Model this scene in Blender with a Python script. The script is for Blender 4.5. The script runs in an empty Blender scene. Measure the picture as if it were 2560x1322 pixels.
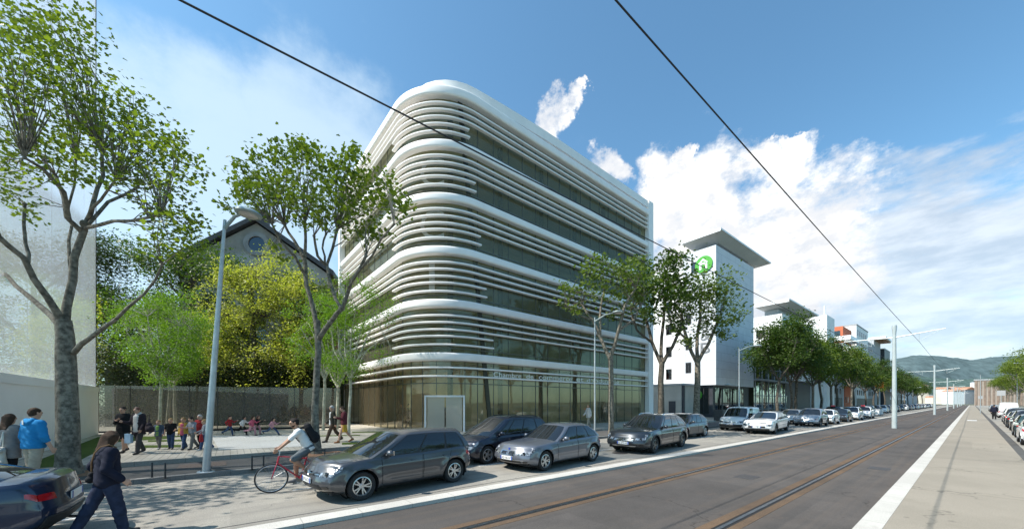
import bpy, bmesh, math, random
import numpy as np
from mathutils import Vector, Matrix
random.seed(7)
RNG = np.random.default_rng(11)
SC = bpy.context.scene
COL = SC.collection
PI = math.pi

# ------------------------------------------------------------------ camera
F, HC, VX, HY = 900.0, 2.15, 2430.0, 1005.0      # focal in photo pixels, eye height, road vanishing point
TH = math.atan((VX - 1280) / F)
ST, CT = math.sin(TH), math.cos(TH)
cam = bpy.data.cameras.new('camera')
cam.sensor_width = 36
cam.lens = 36 * F / 2560
cam.shift_y = (HY - 661) / 2560
cam.clip_start = 0.05
cam.clip_end = 20000
camo = bpy.data.objects.new('camera', cam)
camo.location = (0, 0, HC)
camo.rotation_euler = (PI / 2, 0, TH)
COL.objects.link(camo)
SC.camera = camo

def at(px, z, py=None):
    """world point at depth z seen at photo pixel px (,py)"""
    u = (px - 1280) / F
    X, Y = z * (-ST + CT * u), z * (CT + ST * u)
    return Vector((X, Y, HC + (HY - py) / F * z if py is not None else 0))
def gp(px, py, h=0.0):
    return at(px, (h - HC) * F / (HY - py), py)
def onX(px, X):
    """point of the plane X=const seen in column px (z=0)"""
    u = (px - 1280) / F
    z = X / (-ST + CT * u)
    return at(px, z)
def depth(p):
    return -ST * p[0] + CT * p[1]

# ------------------------------------------------------------------ light
SUN_AZ = Vector((-0.38, -0.925, 0)).normalized()
SUN_EL = math.radians(50)
sd = Vector((SUN_AZ.x * math.cos(SUN_EL), SUN_AZ.y * math.cos(SUN_EL), math.sin(SUN_EL)))
sun = bpy.data.lights.new('sun', 'SUN')
sun.energy = 5.0
sun.angle = math.radians(0.5)
sun.color = (1.0, 0.95, 0.87)
suno = bpy.data.objects.new('sun', sun)
suno.rotation_euler = sd.to_track_quat('Z', 'Y').to_euler()
suno.location = (0, 0, 60)
COL.objects.link(suno)
SC.view_settings.view_transform = 'Standard'
SC.view_settings.look = 'None'
SC.view_settings.exposure = 0.56
SC.view_settings.gamma = 1.0

W = bpy.data.worlds.new('World')
SC.world = W
W.use_nodes = True
nt = W.node_tree
nt.nodes.clear()
def N(nt, t, **kw):
    n = nt.nodes.new(t)
    for k, v in kw.items():
        if k.startswith('i_'):
            n.inputs[k[2:].replace('_', ' ')].default_value = v
        elif k.startswith('n_'):
            n.inputs[int(k[2:])].default_value = v
        else:
            setattr(n, k, v)
    return n
def math_(nt, op, a, b=None, c=None, clamp=False):
    n = nt.nodes.new('ShaderNodeMath'); n.operation = op; n.use_clamp = clamp
    for i, v in enumerate((a, b, c)):
        if v is None: continue
        if isinstance(v, (int, float)): n.inputs[i].default_value = v
        else: nt.links.new(v, n.inputs[i])
    return n.outputs[0]
def smooth_(nt, v, lo, hi, a=0.0, b=1.0):
    n = nt.nodes.new('ShaderNodeMapRange'); n.interpolation_type = 'SMOOTHSTEP'
    nt.links.new(v, n.inputs[0])
    for i, q in zip((1, 2, 3, 4), (lo, hi, a, b)): n.inputs[i].default_value = q
    return n.outputs[0]
def mix_(nt, fac, a, b, mode='MIX'):
    n = nt.nodes.new('ShaderNodeMix'); n.data_type = 'RGBA'; n.blend_type = mode
    for s, v in ((n.inputs[0], fac), (n.inputs[6], a), (n.inputs[7], b)):
        if isinstance(v, (int, float)): s.default_value = v
        elif isinstance(v, tuple): s.default_value = v if len(v) == 4 else v + (1,)
        else: nt.links.new(v, s)
    return n.outputs[2]

def build_sky():
    L = nt.links
    out = N(nt, 'ShaderNodeOutputWorld')
    bg = N(nt, 'ShaderNodeBackground')
    bg.inputs['Strength'].default_value = 0.15
    sky = N(nt, 'ShaderNodeTexSky', sky_type='NISHITA', sun_disc=False, sun_elevation=SUN_EL,
            sun_rotation=math.atan2(SUN_AZ.x, SUN_AZ.y), altitude=350, air_density=1.0, dust_density=0.9, ozone_density=1.6)
    tc = N(nt, 'ShaderNodeTexCoord')
    d = tc.outputs['Generated']
    # clump outlines are read through a warped direction, so that they come out ragged
    wn = N(nt, 'ShaderNodeTexNoise'); L.new(d, wn.inputs[0]); wn.inputs['Scale'].default_value = 5.5; wn.inputs['Detail'].default_value = 7; wn.inputs['Roughness'].default_value = .62
    w1 = N(nt, 'ShaderNodeVectorMath', operation='SUBTRACT'); L.new(wn.outputs['Color'], w1.inputs[0]); w1.inputs[1].default_value = (.5, .5, .5)
    w2 = N(nt, 'ShaderNodeVectorMath', operation='SCALE'); L.new(w1.outputs[0], w2.inputs[0]); w2.inputs['Scale'].default_value = .24
    w3 = N(nt, 'ShaderNodeVectorMath', operation='ADD'); L.new(d, w3.inputs[0]); L.new(w2.outputs[0], w3.inputs[1])
    dw = N(nt, 'ShaderNodeVectorMath', operation='NORMALIZE'); L.new(w3.outputs[0], dw.inputs[0]); dw = dw.outputs[0]
    def blob(px, py, r0, r1):
        v = (at(px, 1, py) - Vector((0, 0, HC))).normalized()
        n = N(nt, 'ShaderNodeVectorMath', operation='DOT_PRODUCT')
        L.new(dw, n.inputs[0]); n.inputs[1].default_value = v
        return smooth_(nt, n.outputs['Value'], math.cos(math.radians(r1)), math.cos(math.radians(r0)))
    def noise(scale, detail, rough, off=(0, 0, 0), stretch=(1, 1, 1.6)):
        m = N(nt, 'ShaderNodeMapping'); L.new(d, m.inputs[0])
        m.inputs['Location'].default_value = off; m.inputs['Scale'].default_value = stretch
        n = N(nt, 'ShaderNodeTexNoise'); L.new(m.outputs[0], n.inputs[0])
        n.inputs['Scale'].default_value = scale; n.inputs['Detail'].default_value = detail; n.inputs['Roughness'].default_value = rough
        return n.outputs[0]
    # the cumulus bank: a few clumps over the road's far end, with cauliflower edges
    bank = None
    for b in ((1760, 540, 1, 11), (1920, 560, 1, 10), (2050, 520, .5, 7.5), (1660, 460, .5, 6), (1385, 305, .2, 3.0), (1425, 275, .1, 1.9), (1452, 248, .1, 1.2), (1466, 226, .05, .8), (1870, 640, 2, 12),
              (1930, 420, .5, 4.5), (2100, 520, .5, 5), (1690, 360, .2, 2.0), (1510, 405, .3, 3.6), (1950, 345, .1, 1.6), (1720, 650, 2, 13), (1960, 680, 2, 11)):
        o = blob(*b)
        bank = o if bank is None else math_(nt, 'MAXIMUM', bank, o)
    n1 = noise(6.0, 12, 0.66)
    n1f = noise(22.0, 8, 0.65, (4.0, 1.0, 2.0), (1, 1, 1.2))
    cum = math_(nt, 'ADD', math_(nt, 'MULTIPLY', math_(nt, 'SUBTRACT', n1, 0.5), 2.2), math_(nt, 'MULTIPLY', math_(nt, 'SUBTRACT', n1f, 0.5), 0.75))
    cum = math_(nt, 'ADD', cum, math_(nt, 'MULTIPLY', bank, 0.95))
    cum = smooth_(nt, cum, 0.34, 1.0)
    # stratus deck low over the road, and thin haze wisps to the left
    deck = None
    for b in ((2300, 760, 3, 20), (2500, 700, 2, 14), (2050, 720, 3, 15), (1780, 740, 3, 14), (2330, 860, 5, 22)):
        o = blob(*b)
        deck = o if deck is None else math_(nt, 'MAXIMUM', deck, o)
    n2 = noise(5.0, 7, 0.6, (3.1, 1.7, 0.4), (1, 1, 3.2))
    dk = math_(nt, 'ADD', math_(nt, 'MULTIPLY', n2, 1.1), math_(nt, 'MULTIPLY', deck, 0.6))
    dk = smooth_(nt, dk, 0.78, 1.12)
    wis = None
    for b in ((520, 560, 3, 20), (300, 640, 3, 20), (560, 700, 3, 16), (800, 420, 1, 16), (420, 470, 2, 18), (120, 600, 3, 18), (740, 380, 1, 10)):
        o = blob(*b)
        wis = o if wis is None else math_(nt, 'MAXIMUM', wis, o)
    n3 = noise(3.2, 6, 0.6, (0.3, 5.2, 1.0), (1, 1, 2.2))
    ws = math_(nt, 'ADD', math_(nt, 'MULTIPLY', n3, 1.0), math_(nt, 'MULTIPLY', wis, 0.75))
    ws = smooth_(nt, ws, 0.62, 1.30)
    # shading of the clouds: brighter towards the sun, greyer bases
    n1b = noise(6.0, 12, 0.66, (0.035, 0.05, -0.075))
    lit = smooth_(nt, math_(nt, 'SUBTRACT', n1, n1b), -0.09, 0.09)
    sep = N(nt, 'ShaderNodeSeparateXYZ'); L.new(d, sep.inputs[0])
    low = smooth_(nt, sep.outputs[2], 0.16, 0.42)
    lit = math_(nt, 'MULTIPLY', math_(nt, 'ADD', math_(nt, 'MULTIPLY', lit, 0.55), 0.45), math_(nt, 'ADD', math_(nt, 'MULTIPLY', low, 0.55), 0.45), clamp=True)
    ccol = mix_(nt, lit, (3.0, 3.2, 3.6), (5.9, 5.8, 5.6))
    n4 = noise(9.0, 6, 0.6, (1.2, 0.2, 2.0), (1, 1, 3.0))
    dcol = mix_(nt, smooth_(nt, n4, 0.35, 0.7), (2.9, 3.25, 3.7), (4.4, 4.6, 4.8))
    skyc = mix_(nt, 1.0, sky.outputs[0], (.76, 1.07, 1.07), 'MULTIPLY')
    c = mix_(nt, math_(nt, 'MULTIPLY', ws, 0.70), skyc, (3.7, 4.55, 5.2))
    c = mix_(nt, math_(nt, 'MULTIPLY', dk, 0.80), c, dcol)
    c = mix_(nt, math_(nt, 'MULTIPLY', cum, 0.97), c, ccol)
    L.new(c, bg.inputs['Color'])
    L.new(bg.outputs[0], out.inputs[0])
build_sky()

# ------------------------------------------------------------------ object helpers
def tag(o, label=None, cat=None, group=None, kind=None):
    if label: o['label'] = label
    if cat: o['category'] = cat
    if group: o['group'] = group
    if kind: o['kind'] = kind
    return o
def empty(name, loc, label=None, cat=None, group=None, rz=0.0):
    o = bpy.data.objects.new(name, None)
    o.empty_display_size = 0.2
    o.location = loc; o.rotation_euler = (0, 0, rz)
    COL.objects.link(o)
    return tag(o, label, cat, group)
CHILDREN = {}
def link(name, me, parent=None):
    o = bpy.data.objects.new(name, me)
    COL.objects.link(o)
    if parent is not None:
        o.parent = parent
        CHILDREN.setdefault(parent.name, []).append(o)
    return o
def copy_tree(o, parent=None):
    c = o.copy()
    COL.objects.link(c)
    if parent is not None:
        c.parent = parent
        CHILDREN.setdefault(parent.name, []).append(c)
    for ch in CHILDREN.get(o.name, []):
        copy_tree(ch, c)
    return c

class MB:
    """collects shapes and links them as one mesh object"""
    def __init__(s):
        s.v, s.f, s.m = [], [], []
    def add(s, vs, fs, m=0):
        b = len(s.v)
        s.v += [tuple(p) for p in vs]
        s.f += [tuple(i + b for i in q) for q in fs]
        s.m += [m] * len(fs)
        return s
    def box(s, c, d, rz=0.0, m=0, ax=None, bev=0.0):
        """box of centre c and full size d"""
        R = Matrix.Rotation(rz, 3, 'Z') if ax is None else ax
        hx, hy, hz = d[0] / 2, d[1] / 2, d[2] / 2
        P = [Vector((x * hx, y * hy, z * hz)) for x in (-1, 1) for y in (-1, 1) for z in (-1, 1)]
        P = [R @ p + Vector(c) for p in P]
        return s.add(P, [(0, 1, 3, 2), (4, 6, 7, 5), (0, 4, 5, 1), (2, 3, 7, 6), (0, 2, 6, 4), (1, 5, 7, 3)], m)
    def span(s, a, b, m=0):
        return s.box([(p + q) / 2 for p, q in zip(a, b)], [abs(q - p) for p, q in zip(a, b)], m=m)
    def tube(s, pts, rad, n=8, m=0, cap=True):
        pts = [Vector(p) for p in pts]
        if isinstance(rad, (int, float)): rad = [rad] * len(pts)
        rings = []
        t0 = (pts[1] - pts[0]).normalized()
        ref = Vector((0, 0, 1)) if abs(t0.z) < 0.9 else Vector((1, 0, 0))
        u = t0.cross(ref).normalized()
        for i, p in enumerate(pts):
            t = (pts[min(i + 1, len(pts) - 1)] - pts[max(i - 1, 0)]).normalized()
            u = (u - t * u.dot(t))
            if u.length < 1e-6: u = t.orthogonal()
            u.normalize(); w = t.cross(u)
            rings.append([p + (u * math.cos(2 * PI * k / n) + w * math.sin(2 * PI * k / n)) * rad[i] for k in range(n)])
        vs = [q for r in rings for q in r]
        fs = [(i * n + k, i * n + (k + 1) % n, (i + 1) * n + (k + 1) % n, (i + 1) * n + k) for i in range(len(pts) - 1) for k in range(n)]
        if cap:
            fs += [tuple(reversed(range(n))), tuple(range((len(pts) - 1) * n, len(pts) * n))]
        return s.add(vs, fs, m)
    def lathe(s, prof, n=24, axis='z', c=(0, 0, 0), m=0, closed=False):
        """prof: list of (r, h)"""
        vs = []
        for r, h in prof:
            for k in range(n):
                a = 2 * PI * k / n
                p = (r * math.cos(a), r * math.sin(a), h)
                if axis == 'y': p = (p[0], p[2], p[1])
                if axis == 'x': p = (p[2], p[0], p[1])
                vs.append((p[0] + c[0], p[1] + c[1], p[2] + c[2]))
        L = len(prof)
        fs = [(i * n + k, i * n + (k + 1) % n, ((i + 1) % L) * n + (k + 1) % n, ((i + 1) % L) * n + k) for i in range(L if closed else L - 1) for k in range(n)]
        return s.add(vs, fs, m)
    def prism(s, poly, z0, z1, m=0):
        n = len(poly)
        vs = [(p[0], p[1], z0) for p in poly] + [(p[0], p[1], z1) for p in poly]
        fs = [tuple(reversed(range(n))), tuple(range(n, 2 * n))] + [(i, (i + 1) % n, n + (i + 1) % n, n + i) for i in range(n)]
        return s.add(vs, fs, m)
    def extr(s, poly3, dv, m=0):
        """3D polygon extruded along vector dv"""
        n = len(poly3); dv = Vector(dv)
        vs = [Vector(p) for p in poly3] + [Vector(p) + dv for p in poly3]
        fs = [tuple(reversed(range(n))), tuple(range(n, 2 * n))] + [(i, (i + 1) % n, n + (i + 1) % n, n + i) for i in range(n)]
        return s.add(vs, fs, m)
    def ell(s, c, r, n=12, k=8, m=0):
        vs, fs = [], []
        for i in range(k + 1):
            a = PI * i / k
            for j in range(n):
                b = 2 * PI * j / n
                vs.append((c[0] + r[0] * math.sin(a) * math.cos(b), c[1] + r[1] * math.sin(a) * math.sin(b), c[2] + r[2] * math.cos(a)))
        fs = [(i * n + j, (i + 1) * n + j, (i + 1) * n + (j + 1) % n, i * n + (j + 1) % n) for i in range(k) for j in range(n)]
        return s.add(vs, fs, m)
    def build(s, name, mats, parent=None, smooth=False, rz=None, loc=None, sharp=35):
        me = bpy.data.meshes.new(name)
        me.from_pydata(s.v, [], s.f)
        if not isinstance(mats, (list, tuple)): mats = [mats]
        for q in mats: me.materials.append(q)
        if len(mats) > 1: me.polygons.foreach_set('material_index', s.m)
        bm = bmesh.new(); bm.from_mesh(me)
        bmesh.ops.remove_doubles(bm, verts=bm.verts, dist=1e-5)
        bmesh.ops.recalc_face_normals(bm, faces=bm.faces)
        bm.to_mesh(me); bm.free()
        if smooth:
            me.polygons.foreach_set('use_smooth', [True] * len(me.polygons))
            me.set_sharp_from_angle(angle=math.radians(sharp))
        o = link(name, me, parent)
        if loc is not None: o.location = loc
        if rz is not None: o.rotation_euler = (0, 0, rz)
        return o

# ------------------------------------------------------------------ materials
MATS = {}
def mat(name, col, rough=0.6, metal=0.0, var=0.12, scale=6.0, bump=0.0, bscale=None, coat=0.0, spec=0.5, detail=5, trans=0.0, stretch=None, col2=None, emit=None):
    """principled with noise driven colour change (var) and bump; object coordinates"""
    if name in MATS: return MATS[name]
    m = bpy.data.materials.new(name); m.use_nodes = True
    t = m.node_tree; b = t.nodes['Principled BSDF']
    b.inputs['Roughness'].default_value = rough; b.inputs['Metallic'].default_value = metal
    b.inputs['Coat Weight'].default_value = coat; b.inputs['Coat Roughness'].default_value = 0.04
    b.inputs['Specular IOR Level'].default_value = spec
    b.inputs['Transmission Weight'].default_value = trans
    tc = N(t, 'ShaderNodeTexCoord'); src = tc.outputs['Object']
    if stretch:
        mp = N(t, 'ShaderNodeMapping'); mp.inputs['Scale'].default_value = stretch
        t.links.new(src, mp.inputs[0]); src = mp.outputs[0]
    nz = N(t, 'ShaderNodeTexNoise'); t.links.new(src, nz.inputs[0])
    nz.inputs['Scale'].default_value = scale; nz.inputs['Detail'].default_value = detail; nz.inputs['Roughness'].default_value = 0.6
    c1 = tuple(max(0, x * (1 - var)) for x in col); c2 = col2 or tuple(min(1, x * (1 + var)) for x in col)
    c = mix_(t, smooth_(t, nz.outputs[0], 0.3, 0.7), c1, c2)
    t.links.new(c, b.inputs['Base Color'])
    if bump:
        bn = N(t, 'ShaderNodeBump'); bn.inputs['Strength'].default_value = bump; bn.inputs['Distance'].default_value = 0.02
        n2 = N(t, 'ShaderNodeTexNoise'); t.links.new(src, n2.inputs[0]); n2.inputs['Scale'].default_value = bscale or scale * 4; n2.inputs['Detail'].default_value = 4
        t.links.new(n2.outputs[0], bn.inputs['Height']); t.links.new(bn.outputs[0], b.inputs['Normal'])
    if emit:
        b.inputs['Emission Color'].default_value = emit[0] + (1,); b.inputs['Emission Strength'].default_value = emit[1]
    MATS[name] = m
    return m
def ground_mat(name, base, dark, streak=None, fine=60, bump=0.25, stains=None, rough=0.9, joint=None, streak_amt=0.5, cracks=0):
    """asphalt / concrete: world-sized grain, broad patches, streaks along the road, optional transverse joints"""
    m = bpy.data.materials.new(name); m.use_nodes = True
    t = m.node_tree; b = t.nodes['Principled BSDF']; b.inputs['Roughness'].default_value = rough; b.inputs['Specular IOR Level'].default_value = 0.25
    tc = N(t, 'ShaderNodeTexCoord'); src = tc.outputs['Object']
    def nz(scale, det, st=None):
        s = src
        if st:
            mp = N(t, 'ShaderNodeMapping'); mp.inputs['Scale'].default_value = st; t.links.new(s, mp.inputs[0]); s = mp.outputs[0]
        n = N(t, 'ShaderNodeTexNoise'); t.links.new(s, n.inputs[0]); n.inputs['Scale'].default_value = scale; n.inputs['Detail'].default_value = det; n.inputs['Roughness'].default_value = 0.65
        return n.outputs[0]
    grain = nz(fine, 3)
    broad = nz(0.55, 6)
    c = mix_(t, smooth_(t, broad, 0.32, 0.68), dark, base)
    g = N(t, 'ShaderNodeMapRange'); t.links.new(grain, g.inputs[0]); g.inputs[1].default_value = .25; g.inputs[2].default_value = .75; g.inputs[3].default_value = 0.62; g.inputs[4].default_value = 1.35
    gm = N(t, 'ShaderNodeCombineColor')
    for i in range(3): t.links.new(g.outputs[0], gm.inputs[i])
    c = mix_(t, 1.0, c, gm.outputs[0], 'MULTIPLY')
    if streak:
        s = nz(1.0, 5, (2.6, 0.05, 1))
        c = mix_(t, math_(t, 'MULTIPLY', smooth_(t, s, 0.46, 0.66), streak_amt), c, streak)
    if stains:
        s = nz(1.6, 6)
        c = mix_(t, math_(t, 'MULTIPLY', smooth_(t, s, 0.58, 0.72), 0.45), c, stains)
    if cracks:
        vo = N(t, 'ShaderNodeTexVoronoi', feature='DISTANCE_TO_EDGE')
        wz = N(t, 'ShaderNodeTexNoise'); t.links.new(src, wz.inputs[0]); wz.inputs['Scale'].default_value = 2.2; wz.inputs['Detail'].default_value = 6
        va = N(t, 'ShaderNodeVectorMath', operation='ADD'); t.links.new(src, va.inputs[0]); t.links.new(wz.outputs['Color'], va.inputs[1])
        t.links.new(va.outputs[0], vo.inputs['Vector']); vo.inputs['Scale'].default_value = cracks
        ln = smooth_(t, vo.outputs['Distance'], .010, .0)
        c = mix_(t, math_(t, 'MULTIPLY', math_(t, 'MULTIPLY', ln, smooth_(t, nz(.35, 3), .48, .60)), .7), c, tuple(x * .4 for x in dark))
        # mended patches: long rectangles a little off in tone
        br = N(t, 'ShaderNodeTexBrick'); t.links.new(src, br.inputs[0]); br.offset = .37; br.inputs['Scale'].default_value = 1; br.inputs['Brick Width'].default_value = 2.1; br.inputs['Row Height'].default_value = 5.3
        br.inputs['Mortar Size'].default_value = 0; br.inputs['Color1'].default_value = (0, 0, 0, 1); br.inputs['Color2'].default_value = (1, 1, 1, 1)
        sv = N(t, 'ShaderNodeSeparateColor'); t.links.new(br.outputs[0], sv.inputs[0])
        c = mix_(t, math_(t, 'MULTIPLY', math_(t, 'GREATER_THAN', sv.outputs[0], .80), .22), c, tuple(x * .6 for x in dark))
        # oil and tyre spots
        c = mix_(t, math_(t, 'MULTIPLY', smooth_(t, nz(3.1, 4), .66, .74), .5), c, tuple(x * .45 for x in dark))
    if joint:
        sp = N(t, 'ShaderNodeSeparateXYZ'); t.links.new(src, sp.inputs[0])
        fr = math_(t, 'FRACT', math_(t, 'DIVIDE', sp.outputs[1], joint))
        c = mix_(t, math_(t, 'MULTIPLY', math_(t, 'LESS_THAN', fr, (0.016 if joint < 5 else 0.035) / joint), 0.5), c, tuple(x * .35 for x in dark))
    t.links.new(c, b.inputs['Base Color'])
    bn = N(t, 'ShaderNodeBump'); bn.inputs['Strength'].default_value = bump; bn.inputs['Distance'].default_value = 0.01
    t.links.new(grain, bn.inputs['Height']); t.links.new(bn.outputs[0], b.inputs['Normal'])
    return m
def brick_mat(name, c1, c2, mortar, sx, sy, rough=0.85, msize=0.015, plane='XY', off=0.5, var=0.25, bias=0.0):
    m = bpy.data.materials.new(name); m.use_nodes = True
    t = m.node_tree; b = t.nodes['Principled BSDF']; b.inputs['Roughness'].default_value = rough; b.inputs['Specular IOR Level'].default_value = 0.25
    tc = N(t, 'ShaderNodeTexCoord'); src = tc.outputs['Object']
    if plane != 'XY':
        sp = N(t, 'ShaderNodeSeparateXYZ'); t.links.new(src, sp.inputs[0]); cb = N(t, 'ShaderNodeCombineXYZ')
        ix = {'X': 0, 'Y': 1, 'Z': 2}
        if plane == 'SZ':
            t.links.new(math_(t, 'ADD', sp.outputs[0], sp.outputs[1]), cb.inputs[0]); t.links.new(sp.outputs[2], cb.inputs[1])
        else:
            t.links.new(sp.outputs[ix[plane[0]]], cb.inputs[0]); t.links.new(sp.outputs[ix[plane[1]]], cb.inputs[1])
        src = cb.outputs[0]
    br = N(t, 'ShaderNodeTexBrick'); t.links.new(src, br.inputs[0]); br.offset = off
    br.inputs['Color1'].default_value = c1 + (1,); br.inputs['Color2'].default_value = c2 + (1,); br.inputs['Mortar'].default_value = mortar + (1,)
    br.inputs['Scale'].default_value = 1.0; br.inputs['Mortar Size'].default_value = msize; br.inputs['Brick Width'].default_value = sx; br.inputs['Row Height'].default_value = sy
    br.inputs['Mortar Smooth'].default_value = 0.2; br.inputs['Bias'].default_value = bias
    nz = N(t, 'ShaderNodeTexNoise'); t.links.new(tc.outputs['Object'], nz.inputs[0]); nz.inputs['Scale'].default_value = 0.9; nz.inputs['Detail'].default_value = 7
    c = mix_(t, 1.0, br.outputs[0], mix_(t, smooth_(t, nz.outputs[0], .3, .7), (1 - var,) * 3, (1 + var * .4,) * 3), 'MULTIPLY')
    t.links.new(c, b.inputs['Base Color'])
    return m
def glass_mat(name, tint, gloss=0.25, rough=0.02, gcol=(0.9, 0.95, 1.0), milk=0.0, milkcol=(.8, .8, .8)):
    """flat pane: tinted see-through plus mirror reflection, optional milky film"""
    m = bpy.data.materials.new(name); m.use_nodes = True
    t = m.node_tree; t.nodes.remove(t.nodes['Principled BSDF']); out = t.nodes['Material Output']
    tr = N(t, 'ShaderNodeBsdfTransparent'); tr.inputs[0].default_value = tint + (1,)
    gl = N(t, 'ShaderNodeBsdfGlossy'); gl.inputs[0].default_value = gcol + (1,); gl.inputs['Roughness'].default_value = rough
    fr = N(t, 'ShaderNodeLayerWeight'); fr.inputs[0].default_value = 0.5
    tc = N(t, 'ShaderNodeTexCoord'); nz = N(t, 'ShaderNodeTexNoise'); t.links.new(tc.outputs['Object'], nz.inputs[0]); nz.inputs['Scale'].default_value = 0.45; nz.inputs['Detail'].default_value = 2
    bn = N(t, 'ShaderNodeBump'); bn.inputs['Strength'].default_value = 0.06; bn.inputs['Distance'].default_value = 0.1
    t.links.new(nz.outputs[0], bn.inputs['Height']); t.links.new(bn.outputs[0], gl.inputs['Normal'])
    f = math_(t, 'ADD', math_(t, 'MULTIPLY', math_(t, 'POWER', fr.outputs['Facing'], 4.5), 0.85), gloss + .035, clamp=True)
    mx = N(t, 'ShaderNodeMixShader'); t.links.new(f, mx.inputs[0]); t.links.new(tr.outputs[0], mx.inputs[1]); t.links.new(gl.outputs[0], mx.inputs[2])
    res = mx.outputs[0]
    if milk:
        df = N(t, 'ShaderNodeBsdfDiffuse'); df.inputs[0].default_value = milkcol + (1,)
        tl = N(t, 'ShaderNodeBsdfTranslucent'); tl.inputs[0].default_value = milkcol + (1,)
        m1 = N(t, 'ShaderNodeMixShader'); m1.inputs[0].default_value = 0.55; t.links.new(df.outputs[0], m1.inputs[1]); t.links.new(tl.outputs[0], m1.inputs[2])
        m2 = N(t, 'ShaderNodeMixShader'); m2.inputs[0].default_value = milk; t.links.new(res, m2.inputs[1]); t.links.new(m1.outputs[0], m2.inputs[2])
        res = m2.outputs[0]
    t.links.new(res, out.inputs[0])
    return m
def leaf_mat(name, c1, c2, trans=0.45, rough=0.5):
    """leaf: each leaf its own shade between c1 and c2; light passes through"""
    m = bpy.data.materials.new(name); m.use_nodes = True
    t = m.node_tree; b = t.nodes['Principled BSDF']; out = t.nodes['Material Output']
    geo = N(t, 'ShaderNodeNewGeometry')
    c = mix_(t, geo.outputs['Random Per Island'], c1, c2)
    tc = N(t, 'ShaderNodeTexCoord'); nz = N(t, 'ShaderNodeTexNoise'); t.links.new(tc.outputs['Object'], nz.inputs[0]); nz.inputs['Scale'].default_value = 0.8; nz.inputs['Detail'].default_value = 2
    c = mix_(t, smooth_(t, nz.outputs[0], .3, .7), c, mix_(t, 1.0, c, (1.25, 1.2, .9), 'MULTIPLY'))
    t.links.new(c, b.inputs['Base Color']); b.inputs['Roughness'].default_value = rough; b.inputs['Specular IOR Level'].default_value = 0.35
    tl = N(t, 'ShaderNodeBsdfTranslucent')
    t.links.new(mix_(t, 1.0, c, (1.15, 1.3, 0.5), 'MULTIPLY'), tl.inputs[0])
    mx = N(t, 'ShaderNodeMixShader'); mx.inputs[0].default_value = trans
    t.links.new(b.outputs[0], mx.inputs[1]); t.links.new(tl.outputs[0], mx.inputs[2]); t.links.new(mx.outputs[0], out.inputs[0])
    return m
def text_mesh(body, size=1.0, extrude=0.0, spacing=1.0):
    cu = bpy.data.curves.new('lettering', 'FONT'); cu.body = body; cu.size = size; cu.extrude = extrude; cu.space_character = spacing; cu.resolution_u = 3
    o = bpy.data.objects.new('lettering', cu); COL.objects.link(o)
    dg = bpy.context.evaluated_depsgraph_get()
    me = bpy.data.meshes.new_from_object(o.evaluated_get(dg))
    bpy.data.objects.remove(o); bpy.data.curves.remove(cu)
    me.materials.clear()
    return me
def text_flat(body, width, height, m, name, parent, mtx, extrude=0.003):
    """lettering scaled to width x height, local x right / y up, placed by mtx"""
    me = text_mesh(body, 1.0, 0.0)
    n = len(me.vertices); co = np.empty(n * 3); me.vertices.foreach_get('co', co); co = co.reshape(-1, 3)
    lo, hi = co.min(0), co.max(0)
    co[:, 0] = (co[:, 0] - lo[0]) / (hi[0] - lo[0]) * width
    co[:, 1] = (co[:, 1] - lo[1]) / (hi[1] - lo[1]) * height
    me.vertices.foreach_set('co', co.ravel()); me.update()
    me.materials.append(m)
    me.transform(mtx)
    return link(name, me, parent)
# ------------------------------------------------------------------ the setting
def sheet(name, x0, x1, y0, y1, z, m, cuts=None):
    mb = MB()
    mb.add([(x0, y0, z), (x1, y0, z), (x1, y1, z), (x0, y1, z)], [(0, 1, 2, 3)])
    return tag(mb.build(name, m), kind='structure')
def slab(name, x0, x1, y0, y1, z0, z1, m):
    return tag(MB().span((x0, y0, z0), (x1, y1, z1)).build(name, m), kind='structure')

FAR = 420.0
m_dirt = ground_mat('far_ground', (.13, .13, .10), (.08, .09, .06), fine=5)
m_road = ground_mat('carriageway_asphalt', (.31, .29, .25), (.235, .22, .195), streak=(.18, .17, .155), fine=45, stains=(.16, .155, .15), bump=0.35, cracks=.35)
m_tram = ground_mat('tramway_asphalt', (.094, .084, .078), (.068, .062, .058), streak=(.125, .100, .082), fine=55, bump=0.5, stains=(.13, .10, .08), joint=27.0, streak_amt=.38, cracks=.3)
m_walk = ground_mat('platform_concrete', (.285, .252, .205), (.25, .222, .18), fine=70, bump=0.3, stains=(.215, .19, .15), joint=13.5, cracks=.22)
m_kerb = ground_mat('pale_kerb_stone', (.50, .48, .44), (.43, .41, .375), fine=90, bump=0.1, stains=(.33, .31, .28), joint=1.0)
m_dark = ground_mat('dark_asphalt', (.10, .097, .092), (.07, .068, .066), fine=50, bump=0.4, stains=(.15, .14, .13))
m_paint = ground_mat('worn_road_paint', (.70, .69, .66), (.42, .41, .39), fine=25, bump=0.2, stains=(.30, .29, .28))
m_paver = brick_mat('plaza_pavers', (.52, .475, .40), (.45, .41, .345), (.27, .25, .21), 0.42, 0.21, plane='XY', msize=0.012)
m_slabp = ground_mat('pale_plaza_slab', (.60, .58, .54), (.54, .52, .48), fine=30, bump=0.1)
m_rust = ground_mat('rusty_brown_strip', (.135, .088, .055), (.09, .062, .042), fine=40, stains=(.06, .045, .035), bump=0.5)
m_steel = mat('worn_steel', (.34, .34, .35), rough=0.35, metal=1.0, var=.2, scale=12)
m_black = mat('black_gap', (.012, .012, .012), rough=.8)

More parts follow.
